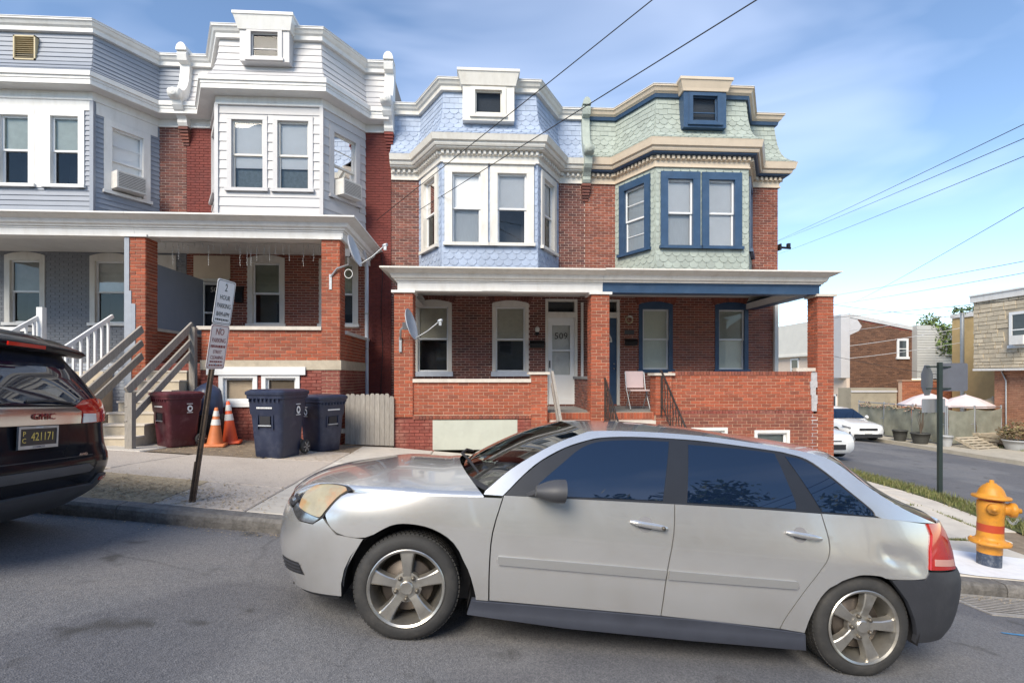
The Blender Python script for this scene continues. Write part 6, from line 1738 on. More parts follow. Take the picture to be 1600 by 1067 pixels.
dish((-1.40, 10.10, 2.70), (.94, -.22, .25), .31, [(-1.62, 10.16, 2.60), (-1.66, 10.37, 2.42)], 'satellite dish on the brick pillar beside the arched window', .60, .80)
mb = MB(); mb.tube([Vector((-2.60 + .075 * math.cos(a), 10.05, 3.66 + .085 * math.sin(a))) for a in [2 * math.pi * k / 22 for k in range(23)]], .007, 6)
tag(mb.build('cable_coil', M_white), 'pale coil of cable hanging under the upper dish', 'cable')

# ---- downspout
mb = MB(); mb.tube([(-2.78, 12.0, 4.60), (-2.83, 12.55, 4.45), (-2.83, 12.62, 4.3), (-2.83, 12.62, .5)], .045, 12)
dsp = tag(mb.build('downspout', mat('pale_blue_downspout', (.52, .56, .63), .5, .1, 5)), 'pale downspout running down beside the red painted brick wall', 'downpipe')
for z in (3.2, 2.35):
    mb = MB(); mb.lathe([(.05, -.02), (.052, .02)], Matrix.Translation((-2.83, 12.62, z)), 12); mb.build('clip', M_greymetal, dsp)

# ---- things on the porch walls
def mailbox(x0, x1, z0, z1, label, vertical=False):
    root = thing('mailbox', label, 'mailbox', ((x0 + x1) / 2, YW - .02, z0))
    mb = MB(); mb.prism([Vector((x0, YW - .012, z0)), Vector((x0, YW - .10, z0)), Vector((x0, YW - .12, z0 + (z1 - z0) * .6)), Vector((x0, YW - .04, z1)), Vector((x0, YW - .012, z1))], (x1 - x0, 0, 0)); mb.build('box', M_blackmetal, root)
    mb = MB(); mb.prism([Vector((x0 - .008, YW - .012, z1 - .01)), Vector((x0 - .008, YW - .05, z1 + .0)), Vector((x0 - .008, YW - .135, z0 + (z1 - z0) * .58)), Vector((x0 - .008, YW - .13, z0 + (z1 - z0) * .66)), Vector((x0 - .008, YW - .045, z1 + .015)), Vector((x0 - .008, YW - .012, z1 + .015))], (x1 - x0 + .016, 0, 0)); mb.build('lid', M_blackmetal, root)
mailbox(1.17, 1.53, 2.40, 2.57, 'black letter box on the wall left of the white storm door')
mailbox(3.60, 3.91, 2.47, 2.62, 'black letter box on the wall right of the blue door')
mailbox(-6.03, -5.86, 3.48, 3.86, 'black upright letter box behind the leaning parking sign')
root = thing('porch_lamp', 'small porch lamp with frosted globe above the letter box', 'lamp', (1.35, YW - .02, 2.75))
mb = MB(); mb.lathe([(.05, 0), (.05, .02), (.02, .03), (.02, .08), (.045, .09), (.045, .12)], Matrix.Translation((1.35, YW - .012, 2.76)) @ Matrix.Rotation(R(90), 4, 'X'), 14); mb.build('fitting', M_blackmetal, root)
mb = MB(); mb.lathe([(.02, .0), (.05, .03), (.06, .08), (.05, .13), (.0, .155)], Matrix.Translation((1.35, YW - .10, 2.78)), 16); mb.build('globe', mat('frosted_globe', (.62, .60, .55), .3, .05, 5), root)
mb = MB(); rows = []
root = thing('wreath', 'small round wreath hung on the wall by the blue door', 'wreath', (3.71, YW - .03, 3.12))
Rw = random.Random(3)
for k in range(22):
    a = 2 * math.pi * k / 22; rows.append([Vector((3.71 + (.085 + .022 * math.cos(b)) * math.cos(a), YW - .03 + .022 * math.sin(b), 3.12 + (.085 + .022 * math.cos(b)) * math.sin(a))) for b in [2 * math.pi * j / 6 for j in range(6)]])
mb.quads(rows, close_u=True, close_v=True); mb.build('ring', mat('straw', (.42, .33, .22), .9, .3, 40), root)
mb = MB()
for k in range(5): a = .6 + k * .28; mb.box((3.71 + .09 * math.cos(a), YW - .06, 3.12 + .09 * math.sin(a)), (.035, .02, .03), Matrix.Rotation(a, 3, 'Y'))
mb.build('bow', M_white, root)
mb = MB(); mb.bx(3.60, 3.84, YW - .03, YW - .012, 2.75, 2.86); tag(mb.build('name_plaque', mat('dark_grey_plaque', (.05, .055, .06), .5, .3, 40)), 'dark grey plaque under the wreath', 'plaque')
# folding chair on the porch
root = thing('folding_chair', 'pale pink folding chair on the porch behind the brick post', 'chair', (3.50, 11.5, .93))
cp = mat('pale_pink_plastic', (.60, .47, .47), .5, .05, 5)
mb = MB(); rows = [[Vector((3.50 + x, 11.66 + .03 * (x / .2) ** 2 + .10 * (z - 1.45), z)) for x in (-.21, -.1, 0, .1, .21)] for z in (1.42, 1.55, 1.70, 1.80)]; mb.quads(rows); rows2 = [[p + Vector((0, .015, 0)) for p in r] for r in rows]; mb.quads(rows2); mb.build('backrest', cp, root)
mb = MB(); mb.bx(3.28, 3.72, 11.28, 11.68, 1.355, 1.38); mb.build('seat', cp, root)
for s in (-1, 1):
    mb = MB(); mb.tube([(3.50 + s * .22, 11.70, 1.78), (3.50 + s * .22, 11.60, 1.40), (3.50 + s * .22, 11.25, .94)], .012, 8); mb.build('leg', M_greymetal, root)
    mb = MB(); mb.tube([(3.50 + s * .20, 11.35, 1.36), (3.50 + s * .20, 11.72, .94)], .012, 8); mb.build('leg', M_greymetal, root)

# ---- window air conditioners
def air_con(F, a0, a1, z0, z1, label):
    O, e, n = F
    root = thing('air_conditioner', label, 'air conditioner', O + e * ((a0 + a1) / 2) + Vector((0, 0, z0)))
    m = mat('air_con_casing', (.62, .60, .56), .5, .08, 5, stain=(.35, .3, .25), stain_amt=.4, stain_scale=6)
    mb = MB(); mb.fbox(F, a0, a1, -.05, .30, z0, z1); mb.build('casing', m, root)
    mb = MB(); mb.fbox(F, a0 + .03, a1 - .03, .30, .304, z0 + .03, z1 - .03); g = mb.build('grille', mat('air_con_grille', (.20, .19, .185), .7, .3, 60), root)
    for k in range(9):
        z = z0 + .045 + k * (z1 - z0 - .09) / 8; mb = MB(); mb.fbox(F, a0 + .03, a1 - .03, .304, .309, z - .005, z + .005); mb.build('fin', m, g)
Fg, _ = frame((-8.57, YB), (-7.86, YW)); air_con(Fg, .33, .93, 5.90, 6.28, 'window air conditioner in the grey sided bay')
Fw, _ = frame((-3.63, YB), (-2.925, YW)); air_con(Fw, .36, .92, 5.86, 6.22, 'window air conditioner in the white sided bay')

# ---- icicle lights under the left porch
root = thing('icicle_lights', 'string of icicle lights hanging under the white porch ceiling', 'fairy lights', (-4.8, 10.8, 4.4))
lw = mat('lamp_cord_white', (.40, .40, .39), .6, .1, 20)
mb = MB(); mb.tube([Vector((lerp(-6.5, -3.3, k / 30), 10.75, 4.40 + .012 * math.sin(k))) for k in range(31)], .005, 5); mb.build('cord', lw, root)
for k in range(26):
    x = lerp(-6.45, -3.35, k / 25) + random.uniform(-.04, .04); l = random.choice((.08, .14, .22, .34, .45)); 
    mb = MB(); n = max(3, int(l / .05)); mb.tube([Vector((x + random.uniform(-.008, .008), 10.75, 4.40 - l * j / n)) for j in range(n + 1)], .0025, 5)
    for j in range(1, n + 1): mb.box((x + random.uniform(-.014, .014), 10.75, 4.40 - l * j / n), (.008, .008, .020))
    mb.build('drop', lw, root)

# ---- fire hydrant
def hydrant():
    g = at_ground(6.0, 5.76)
    root = thing('fire_hydrant', 'yellow fire hydrant with red band and dark blue foot', 'hydrant', g, rot=(0, R(2), 0))
    ye = mat('hydrant_yellow', (.58, .245, .022), .5, .15, 9, .3, 26, stain=(.30, .13, .035), stain_amt=.6, stain_scale=12)
    re = mat('hydrant_red', (.42, .055, .02), .45, .12, 8); nb = mat('hydrant_navy', (.035, .05, .085), .55, .3, 18, .2, 40, stain=(.30, .32, .34), stain_amt=.45, stain_scale=22)
    mb = MB(); mb.lathe([(.115, -.05), (.115, .19)], None, 28); mb.build('standpipe', nb, root)
    mb = MB(); mb.lathe([(.117, .16), (.119, .25), (.13, .262), (.195, .268), (.198, .30), (.15, .318), (.13, .335), (.125, .36), (.123, .42)], None, 32, cap=False); mb.build('lower_flange', ye, root)
    for k in range(6):
        a = math.pi / 3 * k + .2; mb = MB(); mb.lathe([(.016, .255), (.016, .318), (.0, .325)], Matrix.Translation((.168 * math.cos(a), .168 * math.sin(a), 0)), 6); mb.build('flange_bolt', ye, root)
    mb = MB(); mb.lathe([(.1245, .415), (.1245, .505)], None, 32, cap=False); mb.build('red_band', re, root)
    mb = MB(); mb.lathe([(.122, .50), (.122, .58), (.128, .62), (.132, .70), (.130, .765), (.12, .78)], None, 32, cap=False); mb.build('barrel', ye, root)
    mb = MB(); mb.lathe([(.118, .775), (.118, .805)], None, 32, cap=False); mb.build('neck_band', re, root)
    mb = MB(); mb.lathe([(.12, .80), (.178, .806), (.186, .82), (.18, .835), (.135, .845), (.125, .87), (.112, .91), (.085, .95), (.05, .975), (.045, .985), (.024, .987), (.022, 1.02), (.0, 1.022)], None, 32, cap=False); mb.build('bonnet', ye, root)
    def nozzle(az, r, z, l, nm):
        M_ = Matrix.Translation((0, 0, z)) @ Matrix.Rotation(az, 4, 'Z') @ Matrix.Rotation(R(90), 4, 'Y')
        mb = MB(); mb.lathe([(r * .82, .08), (r * .82, l - .06), (r, l - .055), (r * 1.02, l - .01), (r * .9, l), (r * .4, l + .012), (r * .35, l + .045), (0, l + .047)], M_, 22, cap=False); mb.build(nm, ye, root)
    nozzle(R(-30), .085, .690, .225, 'pumper_nozzle'); nozzle(R(-128), .058, .705, .185, 'hose_nozzle'); nozzle(R(68), .058, .705, .185, 'hose_nozzle')
    mb = MB()
    a0 = Vector((.19, -.11, .60)); 
    for k in range(9):
        t = k / 8; c = Vector((lerp(.12, .20, t), lerp(-.09, -.13, t), .585 - .05 * math.sin(math.pi * t) - (.0)))
        mb.tube([c + Vector((.013 * math.cos(b), (.004 if k % 2 else .010) * math.sin(b), .011 * math.sin(b))) for b in [2 * math.pi * j / 8 for j in range(9)]], .0032, 5)
    mb.build('chain', M_greymetal, root)
hydrant()
# white paint spilt round the hydrant
mb = MB(); c = Vector((5.95, 5.78)); ring = []
for k in range(48):
    a = 2 * math.pi * k / 48; r = 1 + .18 * noise.noise(Vector((math.cos(a) * 1.6, math.sin(a) * 1.6, 2.3))) + .05 * noise.noise(Vector((math.cos(a) * 7, math.sin(a) * 7, 1)))
    p = c + Vector((1.02 * r * math.cos(a), .50 * r * math.sin(a))); p.y = max(p.y, 5.30); ring.append(Vector((p.x, p.y, side_z(p.x, p.y) + .011)))
cc = Vector((c.x, c.y, side_z(c.x, c.y) + .011))
for k in range(48): mb.poly([cc, ring[k], ring[(k + 1) % 48]], True)
po = mb.build('paint_patch', mat('chalky_white_paint', (.74, .75, .78), .7, .06, 8, .1, 40, stain=(.5, .5, .5), stain_amt=.35, stain_scale=7), bed)

# ---- storm drain grate in the gutter
def grate():
    x0, x1, y0, y1 = 4.72, 5.75, 4.50, 5.04
    root = thing('drain_grate', 'rusty storm drain grate in the gutter behind the silver car', 'drain', ((x0 + x1) / 2, (y0 + y1) / 2, road_z(5.2, 4.8)))
    gz = lambda x, y: road_z(x, y) + .006
    st = mat('worn_cast_iron', (.30, .285, .27), .6, .3, 20, .3, 60)
    def bar(xa, xb, ya, yb, h=.0):
        mb = MB(); i = len(mb.v)
        mb.v += [Vector((x, y, gz(x, y) + h + dz)) for dz in (-.06, .003) for (x, y) in ((xa, ya), (xb, ya), (xb, yb), (xa, yb))]
        for q in ((0, 3, 2, 1), (4, 5, 6, 7), (0, 1, 5, 4), (1, 2, 6, 5), (2, 3, 7, 6), (3, 0, 4, 7)): mb.f.append([k for k in q]); mb.smooth.append(False)
        return mb
    for a in ((x0, x1, y0 - .04, y0), (x0, x1, y1, y1 + .03), (x0 - .04, x0, y0 - .04, y1 + .03), (x1, x1 + .04, y0 - .04, y1 + .03)): bar(*a, h=.002).build('frame', st, root)
    n = 10
    for k in range(n):
        y = lerp(y0 + .02, y1 - .04, k / (n - 1)); bar(x0, x1, y, y + .020).build('bar', st, root)
    mb = MB(); mb.v = [Vector((x, y, gz(x, y) - .002)) for x, y in ((x0, y0), (x1, y0), (x1, y1), (x0, y1))]; mb.f = [[0, 1, 2, 3]]; mb.smooth = [False]; mb.build('pit', mat('drain_dark', (.008, .008, .008), .9, 0), root)
grate()
# utility paint marks and a thin scrape on the road
def mark(pts, w, m, name):
    mb = MB(); n = len(pts)
    L, Rr = [], []
    for k, p in enumerate(pts):
        p = Vector(p); d = (Vector(pts[min(k + 1, n - 1)]) - Vector(pts[max(k - 1, 0)])).normalized(); s = Vector((-d.y, d.x)) * w * random.uniform(.3, .6)
        for lst, q in ((L, p + s), (Rr, p - s)): lst.append(Vector((q.x, q.y, road_z(q.x, q.y) + .005)))
    mb.quads([L, Rr]); o = mb.build(name, m, kind='structure'); return o
mark([(4.3, 4.02), (4.5, 4.0), (4.75, 4.03), (4.95, 4.01)], .035, mat('blue_survey_paint', (.06, .22, .42), .8, .3, 30), 'painted_mark')

# ---- loose ground: mulch, leaf litter, grass
M_mulch = mat('dry_mulch', (.42, .335, .22), .95, .35, 40, .6, 90, stain=(.16, .12, .08), stain_amt=.5, stain_scale=10)
sheet('verge', rng(-7.4, -2.42, .3), rng(5.27, 6.36, .2), lambda x, y: side_z(x, y) - .006, M_mulch, mask=lambda x, y: not (x > -3.3))
sheet('dirt_yard', rng(-5.35, -1.8, .3), rng(8.42, 10.36, .25), lambda x, y: side_z(x, y) - .006, M_soil, mask=lambda x, y: not (x > -3.5 and y < 9.45))
def litter(name, label, n, area, sizes, mats, seed, cat='leaf litter', fn=side_z, zoff=.0):
    rr = random.Random(seed); mb = MB()
    for k in range(n):
        x, y = area(rr); s = rr.uniform(*sizes); a = rr.uniform(0, 6.28); z = fn(x, y) + zoff + rr.uniform(.0, .008)
        u = Vector((math.cos(a), math.sin(a), rr.uniform(-.3, .3))) * s; v = Vector((-math.sin(a), math.cos(a), rr.uniform(-.25, .25))) * s * rr.uniform(.2, .5); p = Vector((x, y, z + .004))
        mb.poly([p - u, p - v * .8, p + u, p + v])
    o = mb.build(name, mats, kind='stuff'); tag(o, label, cat); return o
chip = mat('leaf_chips', (.42, .33, .20), .9, .2, 20, island=.45, col2=(.30, .22, .13))
litter('leaf_litter', 'dry leaf litter on the verge by the leaning sign', 4200, lambda r: (r.gauss(-3.9, .75), 5.30 + abs(r.gauss(.42, .30))), (.008, .024), chip, 5)
litter('yard_litter', 'dry leaves and twigs scattered round the bins', 2200, lambda r: (r.uniform(-5.2, -2.3), r.uniform(8.35, 10.3)), (.008, .022), chip, 9)
litter('gutter_litter', 'grit and dead leaves gathered along the gutter', 2600, lambda r: (r.uniform(-6.5, 6.0), 5.06 - abs(r.gauss(0, .10))), (.004, .014), chip, 15, 'grit', fn=road_z)
peb = mat('loose_pebbles', (.45, .38, .32), .9, .2, 20, island=.4, col2=(.28, .23, .20))
litter('pebbles', 'loose pebbles strewn over the rough pavement', 3800, lambda r: (r.uniform(-7.0, -2.45), r.uniform(5.4, 8.6)), (.006, .012), peb, 11, 'pebbles', zoff=.003)
gr_m = mat('grass_blades', (.085, .125, .030), .7, .2, 3, island=.4, col2=(.22, .20, .085))
def grass(name, label, n, area, h, seed, cat='grass', fn=side_z):
    rr = random.Random(seed); mb = MB()
    for k in range(n):
        x, y = area(rr); z = fn(x, y) - .01; a = rr.uniform(0, 6.28); hh = rr.uniform(*h); w = rr.uniform(.004, .008); d = Vector((math.cos(a), math.sin(a), 0)); b = Vector((rr.uniform(-1, 1), rr.uniform(-1, 1), 0)) * hh * .5
        p = Vector((x, y, z)); m_ = p + b * .35 + Vector((0, 0, hh * .6))
        mb.poly([p - d * w, p + d * w, m_ + d * w * .7, m_ - d * w * .7]); mb.poly([m_ - d * w * .7, m_ + d * w * .7, p + b + Vector((0, 0, hh))])
    o = mb.build(name, gr_m, kind='stuff'); tag(o, label, cat); return o
grass('grass_strip', 'overgrown grass strip along the side street kerb', 9000, lambda r: (r.triangular(7.85, 8.50, 8.25), r.uniform(6.9, 15)), (.03, .15), 21)
grass('joint_weeds', 'weeds growing out of the pavement joints', 520, lambda r: r.choice(((r.gauss(7.4, .02), r.gauss(7.6, .18)), (r.gauss(6.95, .22), r.gauss(8.25, .02)), (r.gauss(6.6, .12), r.gauss(6.75, .015)))), (.015, .05), 22, 'weeds')
sheet('turf', rng(7.93, 8.30, .2), rng(6.7, 15.5, .4), lambda x, y: side_z(x, y) + .004, M_turf)
lotz = lambda x, y: cross_z(18, y) + .16
grass('lot_grass', 'short sunlit grass in front of the far brick building', 5000, lambda r: (r.uniform(20.2, 22.6), r.uniform(16, 20.4)), (.04, .12), 23, fn=lotz)

# ---- street sign seen from behind at the corner
def corner_sign():
    g = at_ground(8.3, 9.0) ; x, y = 8.28, 8.85
    root = thing('street_sign', 'grey sign post with three signs seen from behind', 'sign', Vector((x, y, side_z(x, y))))
    z0 = side_z(x, y)
    gp = mat('dark_green_post', (.03, .045, .042), .55, .2, 8, metal=.3); al = mat('bare_aluminium_back', (.135, .145, .175), .5, .08, 6, metal=.5)
    zf = lambda v, Y=y: EYE + (588 - v) / 800 * (x * math.sin(YAW) + Y * math.cos(YAW))
    mb = MB(); mb.bx(x - .035, x + .035, y - .02, y + .03, z0 - .1, zf(566)); mb.build('post', gp, root)
    mb = MB(); mb.tube([(x + .07, y + .05, zf(660)), (x + .07, y + .05, zf(566))], .022, 8); mb.build('brace', M_greymetal, root)
    # octagonal sign edge-turned to the left
    c = Vector((x - .19, y + .06, zf(594))); u = Vector((.86, .50, 0)); P = [c + (u * math.cos(a) + Vector((0, 0, 1)) * math.sin(a)) * .30 for a in [R(22.5 + 45 * k) for k in range(8)]]
    mb = MB(); mb.prism(P, (-.002, .004, 0)); mb.build('octagon_plate', al, root)
    c = Vector((x + .27, y + .02, zf(589))); u = Vector((.93, -.36, 0)); mb = MB()
    mb.prism([c + u * a + Vector((0, 0, b)) for a, b in rrect(.22, .255, .04)], (.002, .004, 0)); mb.build('square_plate', al, root)
    c = Vector((x - .03, y + .10, zf(634))); u = Vector((.97, .2, 0)); mb = MB()
    mb.prism([c + u * a + Vector((0, 0, b)) for a, b in rrect(.29, .125, .02)], (.002, .004, 0)); mb.build('name_plate', mat('pale_plate_back', (.33, .34, .36), .5, .1, 6, metal=.5), root)
    for z in (zf(573), zf(607)):
        mb = MB(); mb.bx(x - .24, x + .26, y + .03, y + .045, z - .012, z + .012); mb.build('clamp', gp, root)
corner_sign()

# small lamp bracket on the end wall
root = thing('wall_bracket', 'small black bracket sticking out from the end gable', 'bracket', (7.64, YW, 5.0))
mb = MB(); mb.tube([(7.62, YW - .05, 5.02), (7.95, YW - .05, 5.0)], .03, 8); mb.bx(7.86, 7.93, YW - .09, YW - .01, 5.0, 5.12); mb.build('arm', M_blackmetal, root)
mb = MB(); mb.box((7.66, YW - .05, 5.02), (.04, .12, .16)); mb.build('wall_plate', M_blackmetal, root)

# ------------------------------------------------------------------ beyond the side street
def fz_(x, y): return cross_z(18, y) + .15
M_leaf = mat('green_leaves', (.065, .115, .025), .6, .15, 2, island=.4, col2=(.14, .19, .045))
M_leaf2 = mat('dark_green_leaves', (.040, .075, .022), .6, .15, 2, island=.4, col2=(.09, .13, .035))
M_bark = mat('bark', (.10, .075, .055), .9, .3, 12, .6, 40, stretch=(3, 3, .6))
def foliage(root, name, clumps, n, leaf, m, seed):
    rr = random.Random(seed); mb = MB(); tot = sum(c[1] ** 2 for c in clumps)
    for c, r in clumps:
        c = Vector(c)
        for k in range(int(n * r * r / tot)):
            d = Vector((rr.gauss(0, 1), rr.gauss(0, 1), rr.gauss(0, 1))).normalized(); p = c + d * r * (rr.random() ** .45) * rr.uniform(.85, 1.1)
            u = Vector((rr.gauss(0, 1), rr.gauss(0, 1), rr.gauss(0, .6))).normalized(); w = d.cross(u)
            if w.length < .01: continue
            w.normalize(); s = leaf * rr.uniform(.6, 1.3)
            mb.poly([p - u * s, p - w * s * .45, p + u * s, p + w * s * .45])
    return mb.build(name, m, root)
def tree(label, x, y, z, h, r, seed, n=2500, leaf=.13, m=None, group=None, trunk_r=.16):
    rr = random.Random(seed)
    root = thing('tree', label, 'tree', (x, y, z), group)
    mb = MB(); top = Vector((x + rr.uniform(-.2, .2), y, z + h * .55))
    mb.tube([(x, y, z - .2), (x + .03, y, z + h * .2), (x - .03, y + .04, z + h * .4), top], [trunk_r * 1.2, trunk_r, trunk_r * .8, trunk_r * .6], 10)
    cl = []
    for k in range(9):
        a = rr.uniform(0, 6.28); d = Vector((math.cos(a), math.sin(a), rr.uniform(-.1, 1.0))); p = Vector((x, y, z + h * .66)) + Vector((d.x * r * .72, d.y * r * .72, d.z * h * .24))
        b0 = Vector((x, y, z + h * rr.uniform(.33, .5))); mb.tube([b0, b0.lerp(p, .5) + Vector((0, 0, .1 * h * .3)), p], [trunk_r * .5, trunk_r * .3, trunk_r * .1], 6)
        cl.append((p, r * rr.uniform(.32, .55)))
    mb.build('trunk', M_bark, root)
    foliage(root, 'crown', cl, n, leaf, m or M_leaf, seed + 1)
    return root

def box_building(root, name, p0, p1, depth, z0, z1, m):
    """block whose visible wall runs p0->p1 (left to right as seen), going back by depth"""
    F, w = frame(p0, p1); mb = MB(); mb.fbox(F, 0, w, -depth, 0, z0, z1); return mb.build(name, m, root), F, w
def simple_window(root, F, a0, a1, z0, z1, m=None, case=.08):
    mb = MB(); mb.fbox(F, a0, a0 + case, 0, .05, z0, z1); mb.fbox(F, a1 - case, a1, 0, .05, z0, z1); mb.fbox(F, a0, a1, 0, .051, z1 - case, z1); mb.fbox(F, a0 - .04, a1 + .04, 0, .09, z0, z0 + case); mb.fbox(F, a0 + case, a1 - case, .0, .04, (z0 + z1) / 2 - .025, (z0 + z1) / 2 + .025)
    w = mb.build('window', m or M_vinyl, root)
    O, e, n = F
    mb = MB(); mb.poly([O + e * a + n * .022 + Vector((0, 0, z)) for a, z in ((a0 + case, z0 + case), (a1 - case, z0 + case), (a1 - case, z1 - case), (a0 + case, z1 - case))]); mb.build('pane', mat('distant_glass', (.05, .06, .07), .05, .2, 4), w)
    return w

# building with rough stone cladding over brick, right edge
def stone_house():
    p1, p0 = Vector((22.0, 15.6)), Vector((22.0, 21.8))          # far end is on the left as seen
    z0 = -1.4
    root = thing('corner_building', 'two storey building with tan stone cladding above brick at the right edge', 'building', (22.2, 19.0, z0))
    st = mat('tan_stone_cladding', (.55, .47, .35), .9, .15, 6, .5, 30, island=.12, col2=(.47, .41, .31))
    F, w = frame(p0, p1)
    wob = wall_panel(root, F, w, 2.02, 5.05, [], 3.0, mat('tan_mortar', (.42, .36, .27), .95), 'upper_wall')
    rr = random.Random(4); z = 2.05; 
    rest = MB()
    while z < 4.95:
        h = rr.choice((.13, .16, .2)); a = rr.uniform(-.3, 0)
        while a < w:
            l = rr.uniform(.25, .55); a0, a1 = max(a, 0), min(a + l, w); a += l
            if a1 - a0 < .06 : continue
            if a1 > 1.55 and a0 < 2.65 and 2.9 < z + h / 2 < 4.4: continue
            t = MB(); d = rr.uniform(.02, .05)
            O, e, n = F
            P = [(a0 + .012, z + .01), (a1 - .012, z + .01 + rr.uniform(0, .01)), (a1 - .014, z + h - .012), (a0 + .012, z + h - .01)]
            f = [O + e * x + n * d * rr.uniform(.7, 1.1) + Vector((0, 0, y)) for x, y in P]; b = [O + e * x + Vector((0, 0, y)) for x, y in P]
            tgt = t if a0 < 5.0 and single_ok(root, 'stone', 290) else rest
            i = len(tgt.v); tgt.v += f + b; tgt.f += [[i, i + 1, i + 2, i + 3]] + [[i + k, i + 4 + k, i + 4 + (k + 1) % 4, i + (k + 1) % 4] for k in range(4)]; tgt.smooth += [False] * 5
            if tgt is t: t.build('stone', st, wob)
        z += h
    if rest.v: rest.build('stonework', st, wob, kind='stuff')
    mb = MB(); mb.fbox(F, -.1, w + .1, -.2, .10, 4.98, 5.25); mb.fbox(F, -.12, w, -3.0, .14, 5.25, 5.31); mb.build('eaves', M_white, root)
    mb = MB(); mb.fbox(F, -.02, w, -.6, .05, 1.93, 2.02); mb.build('floor_band', M_white, root)
    F2 = (F[0] + F[1] * .5 - F[2] * .45, F[1], F[2])
    wl_ = wall_panel(root, F2, w - .55, z0 - .5, 1.93, [], 2.5, M_mortar, 'lower_wall')
    brickwork(root, wl_, F2, w - .55, z0 - .2, 1.93, mat('sunny_orange_brick', (.40, .20, .12), .9, .15, 20, island=.15, col2=(.33, .15, .09)), singles=False, Hc=.075, L=.22)
    simple_window(root, (F[0] + F[2] * .03, F[1], F[2]), 1.6, 2.6, 2.85, 4.35, M_vinyl, .12)
    mb = MB(); mb.fbox(F, 1.85, 2.4, .05, .35, 2.98, 3.35); mb.build('window_unit', M_white, root)
    O, e, n = F2
    mb = MB(); mb.tube([O + e * .35 + n * .05 + Vector((0, 0, 1.9)), O + e * .55 + n * .06 + Vector((0, 0, 1.5)), O + e * .55 + n * .06 + Vector((0, 0, z0))], .03, 6); mb.build('conduit', M_greymetal, root)
stone_house()
root = thing('tan_building', 'plain tan rendered wall behind the white utility pole', 'building', (25.0, 25, -1.4))
tan = mat('tan_render', (.50, .36, .17), .9, .12, 2, .2, 30, stain=(.36, .26, .13), stain_amt=.4, stain_scale=1.2)
o, F, w = box_building(root, 'wall', (25.0, 26.0), (24.95, 22.9), 2.0, -1.6, 4.75, tan)
mb = MB(); mb.fbox(F, -.05, w, -2.0, .06, 4.75, 4.98); mb.build('parapet', M_white, root)

# brown brick house with grey siding
def brown_house():
    root = thing('brown_house', 'brown brick house with white corner facade across the side street', 'house', (22.5, 30, -1.5))
    z0 = -1.7; Y = 28.8
    br = mat('distant_brown_brick', (.17, .088, .052), .9, .2, 14, island=.22, col2=(.12, .065, .042))
    F, w = frame((21.4, Y), (25.2, Y))
    mb = MB(); O, e, n = F
    mb.prism([Vector((21.4, Y, z0)), Vector((25.2, Y, z0)), Vector((25.2, Y, 4.55)), Vector((21.4, Y, 5.28))], (0, 9, 0)); wob = mb.build('wall', M_mortar_red, root)
    rest = MB(); Hc = .09; L = .26; z = z0 + 1.5; r = 0
    while z < 5.2:
        top = lambda a: 5.24 - a * .192
        a = -(L / 2 if r % 2 else 0)
        while a < w:
            a0, a1 = max(a, 0) + .006, min(a + L, w) - .006; a += L
            if a1 - a0 < .04 or z + Hc > top(a1) - .14: continue
            rest.fbox(F, a0, a1, 0, .012, z + .006, z + Hc - .006)
        z += Hc; r += 1
    rest.build('brickwork', br, wob, kind='stuff')
    mb = MB(); mb.prism([O + e * a + n * .05 + Vector((0, 0, zz)) for a, zz in ((-.02, 5.12), (w, 4.40), (w, 4.62), (-.02, 5.36))], Vector((0, .5, 0))); mb.build('roof_edge', mat('weathered_white_trim', (.50, .50, .50), .7, .1, 3), root)
    mb = MB(); mb.prism([O + e * a + n * .016 + Vector((0, 0, zz)) for a, zz in ((0, 4.1), (.55, 4.35), (.72, 4.62), (.42, 5.05), (0, 5.12))], Vector((0, .01, 0))); mb.build('render_patch', M_whiteside, root)
    simple_window(root, (O + n * .012, e, n), 2.85, 3.55, 2.70, 3.90, M_vinyl, .13)
    # white street facade turning away to the left
    wh = mat('sunny_white_siding', (.66, .64, .58), .7, .06, 2); pk = mat('pale_pink_render', (.60, .49, .40), .8, .06, 2)
    F3, w3 = frame((21.4, Y + 9), (21.4, Y))
    mb = MB(); mb.fbox(F3, 0, w3 - .7, 0, .35, 3.1, 5.2); mb.build('mansard', wh, root)
    mb = MB(); mb.fbox(F3, 0, w3, 0, .20, z0, 3.05); fac = mb.build('street_facade', pk, root)
    mb = MB(); mb.fbox(F3, 0, w3, .2, .45, 3.0, 3.12); mb.build('facade_cornice', wh, root)
    mb = MB(); mb.bx(20.85, 21.39, Y - .02, Y + .7, 1.6, 5.30); mb.build('bay_return', M_whiteside, root)
    for a in (1.2, 3.6, 6.0): simple_window(root, (F3[0] + F3[2] * .2, F3[1], F3[2]), a, a + .9, 1.5, 2.9, M_vinyl, .1)
    for a in (2.3, 4.8, 7.2): simple_window(root, (F3[0] + F3[2] * .2, F3[1], F3[2]), a, a + 1.0, -1.0, .6, M_vinyl, .1)
    # projecting grey sided annexe
    gs = mat('pale_grey_siding', (.42, .42, .40), .7, .05, 2, island=.05)
    for i, (q0, q1) in enumerate((((25.2, Y - .35), (26.3, Y - .35)), ((26.3, Y - .35), (28.6, Y - .1)))):
        Fs, ws = frame(q0, q1); mb = MB(); mb.fbox(Fs, 0, ws, -3, 0, 1.55, 4.66 - i * .12); an = mb.build('annexe', gs, root)
        for k in range(20):
            z = 1.55 + k * .15; mb = MB(); O_, e_, n_ = Fs; mb.prism([O_ + n_ * d + Vector((0, 0, zz)) for d, zz in ((0, z + .15), (.005, z + .15), (.03, z), (0, z))], e_ * ws); mb.build('siding_board', gs, an)
        if i: simple_window(root, (O_ + n_ * .03, e_, n_), .7, 1.5, 2.9, 3.9, M_vinyl, .1)
brown_house()
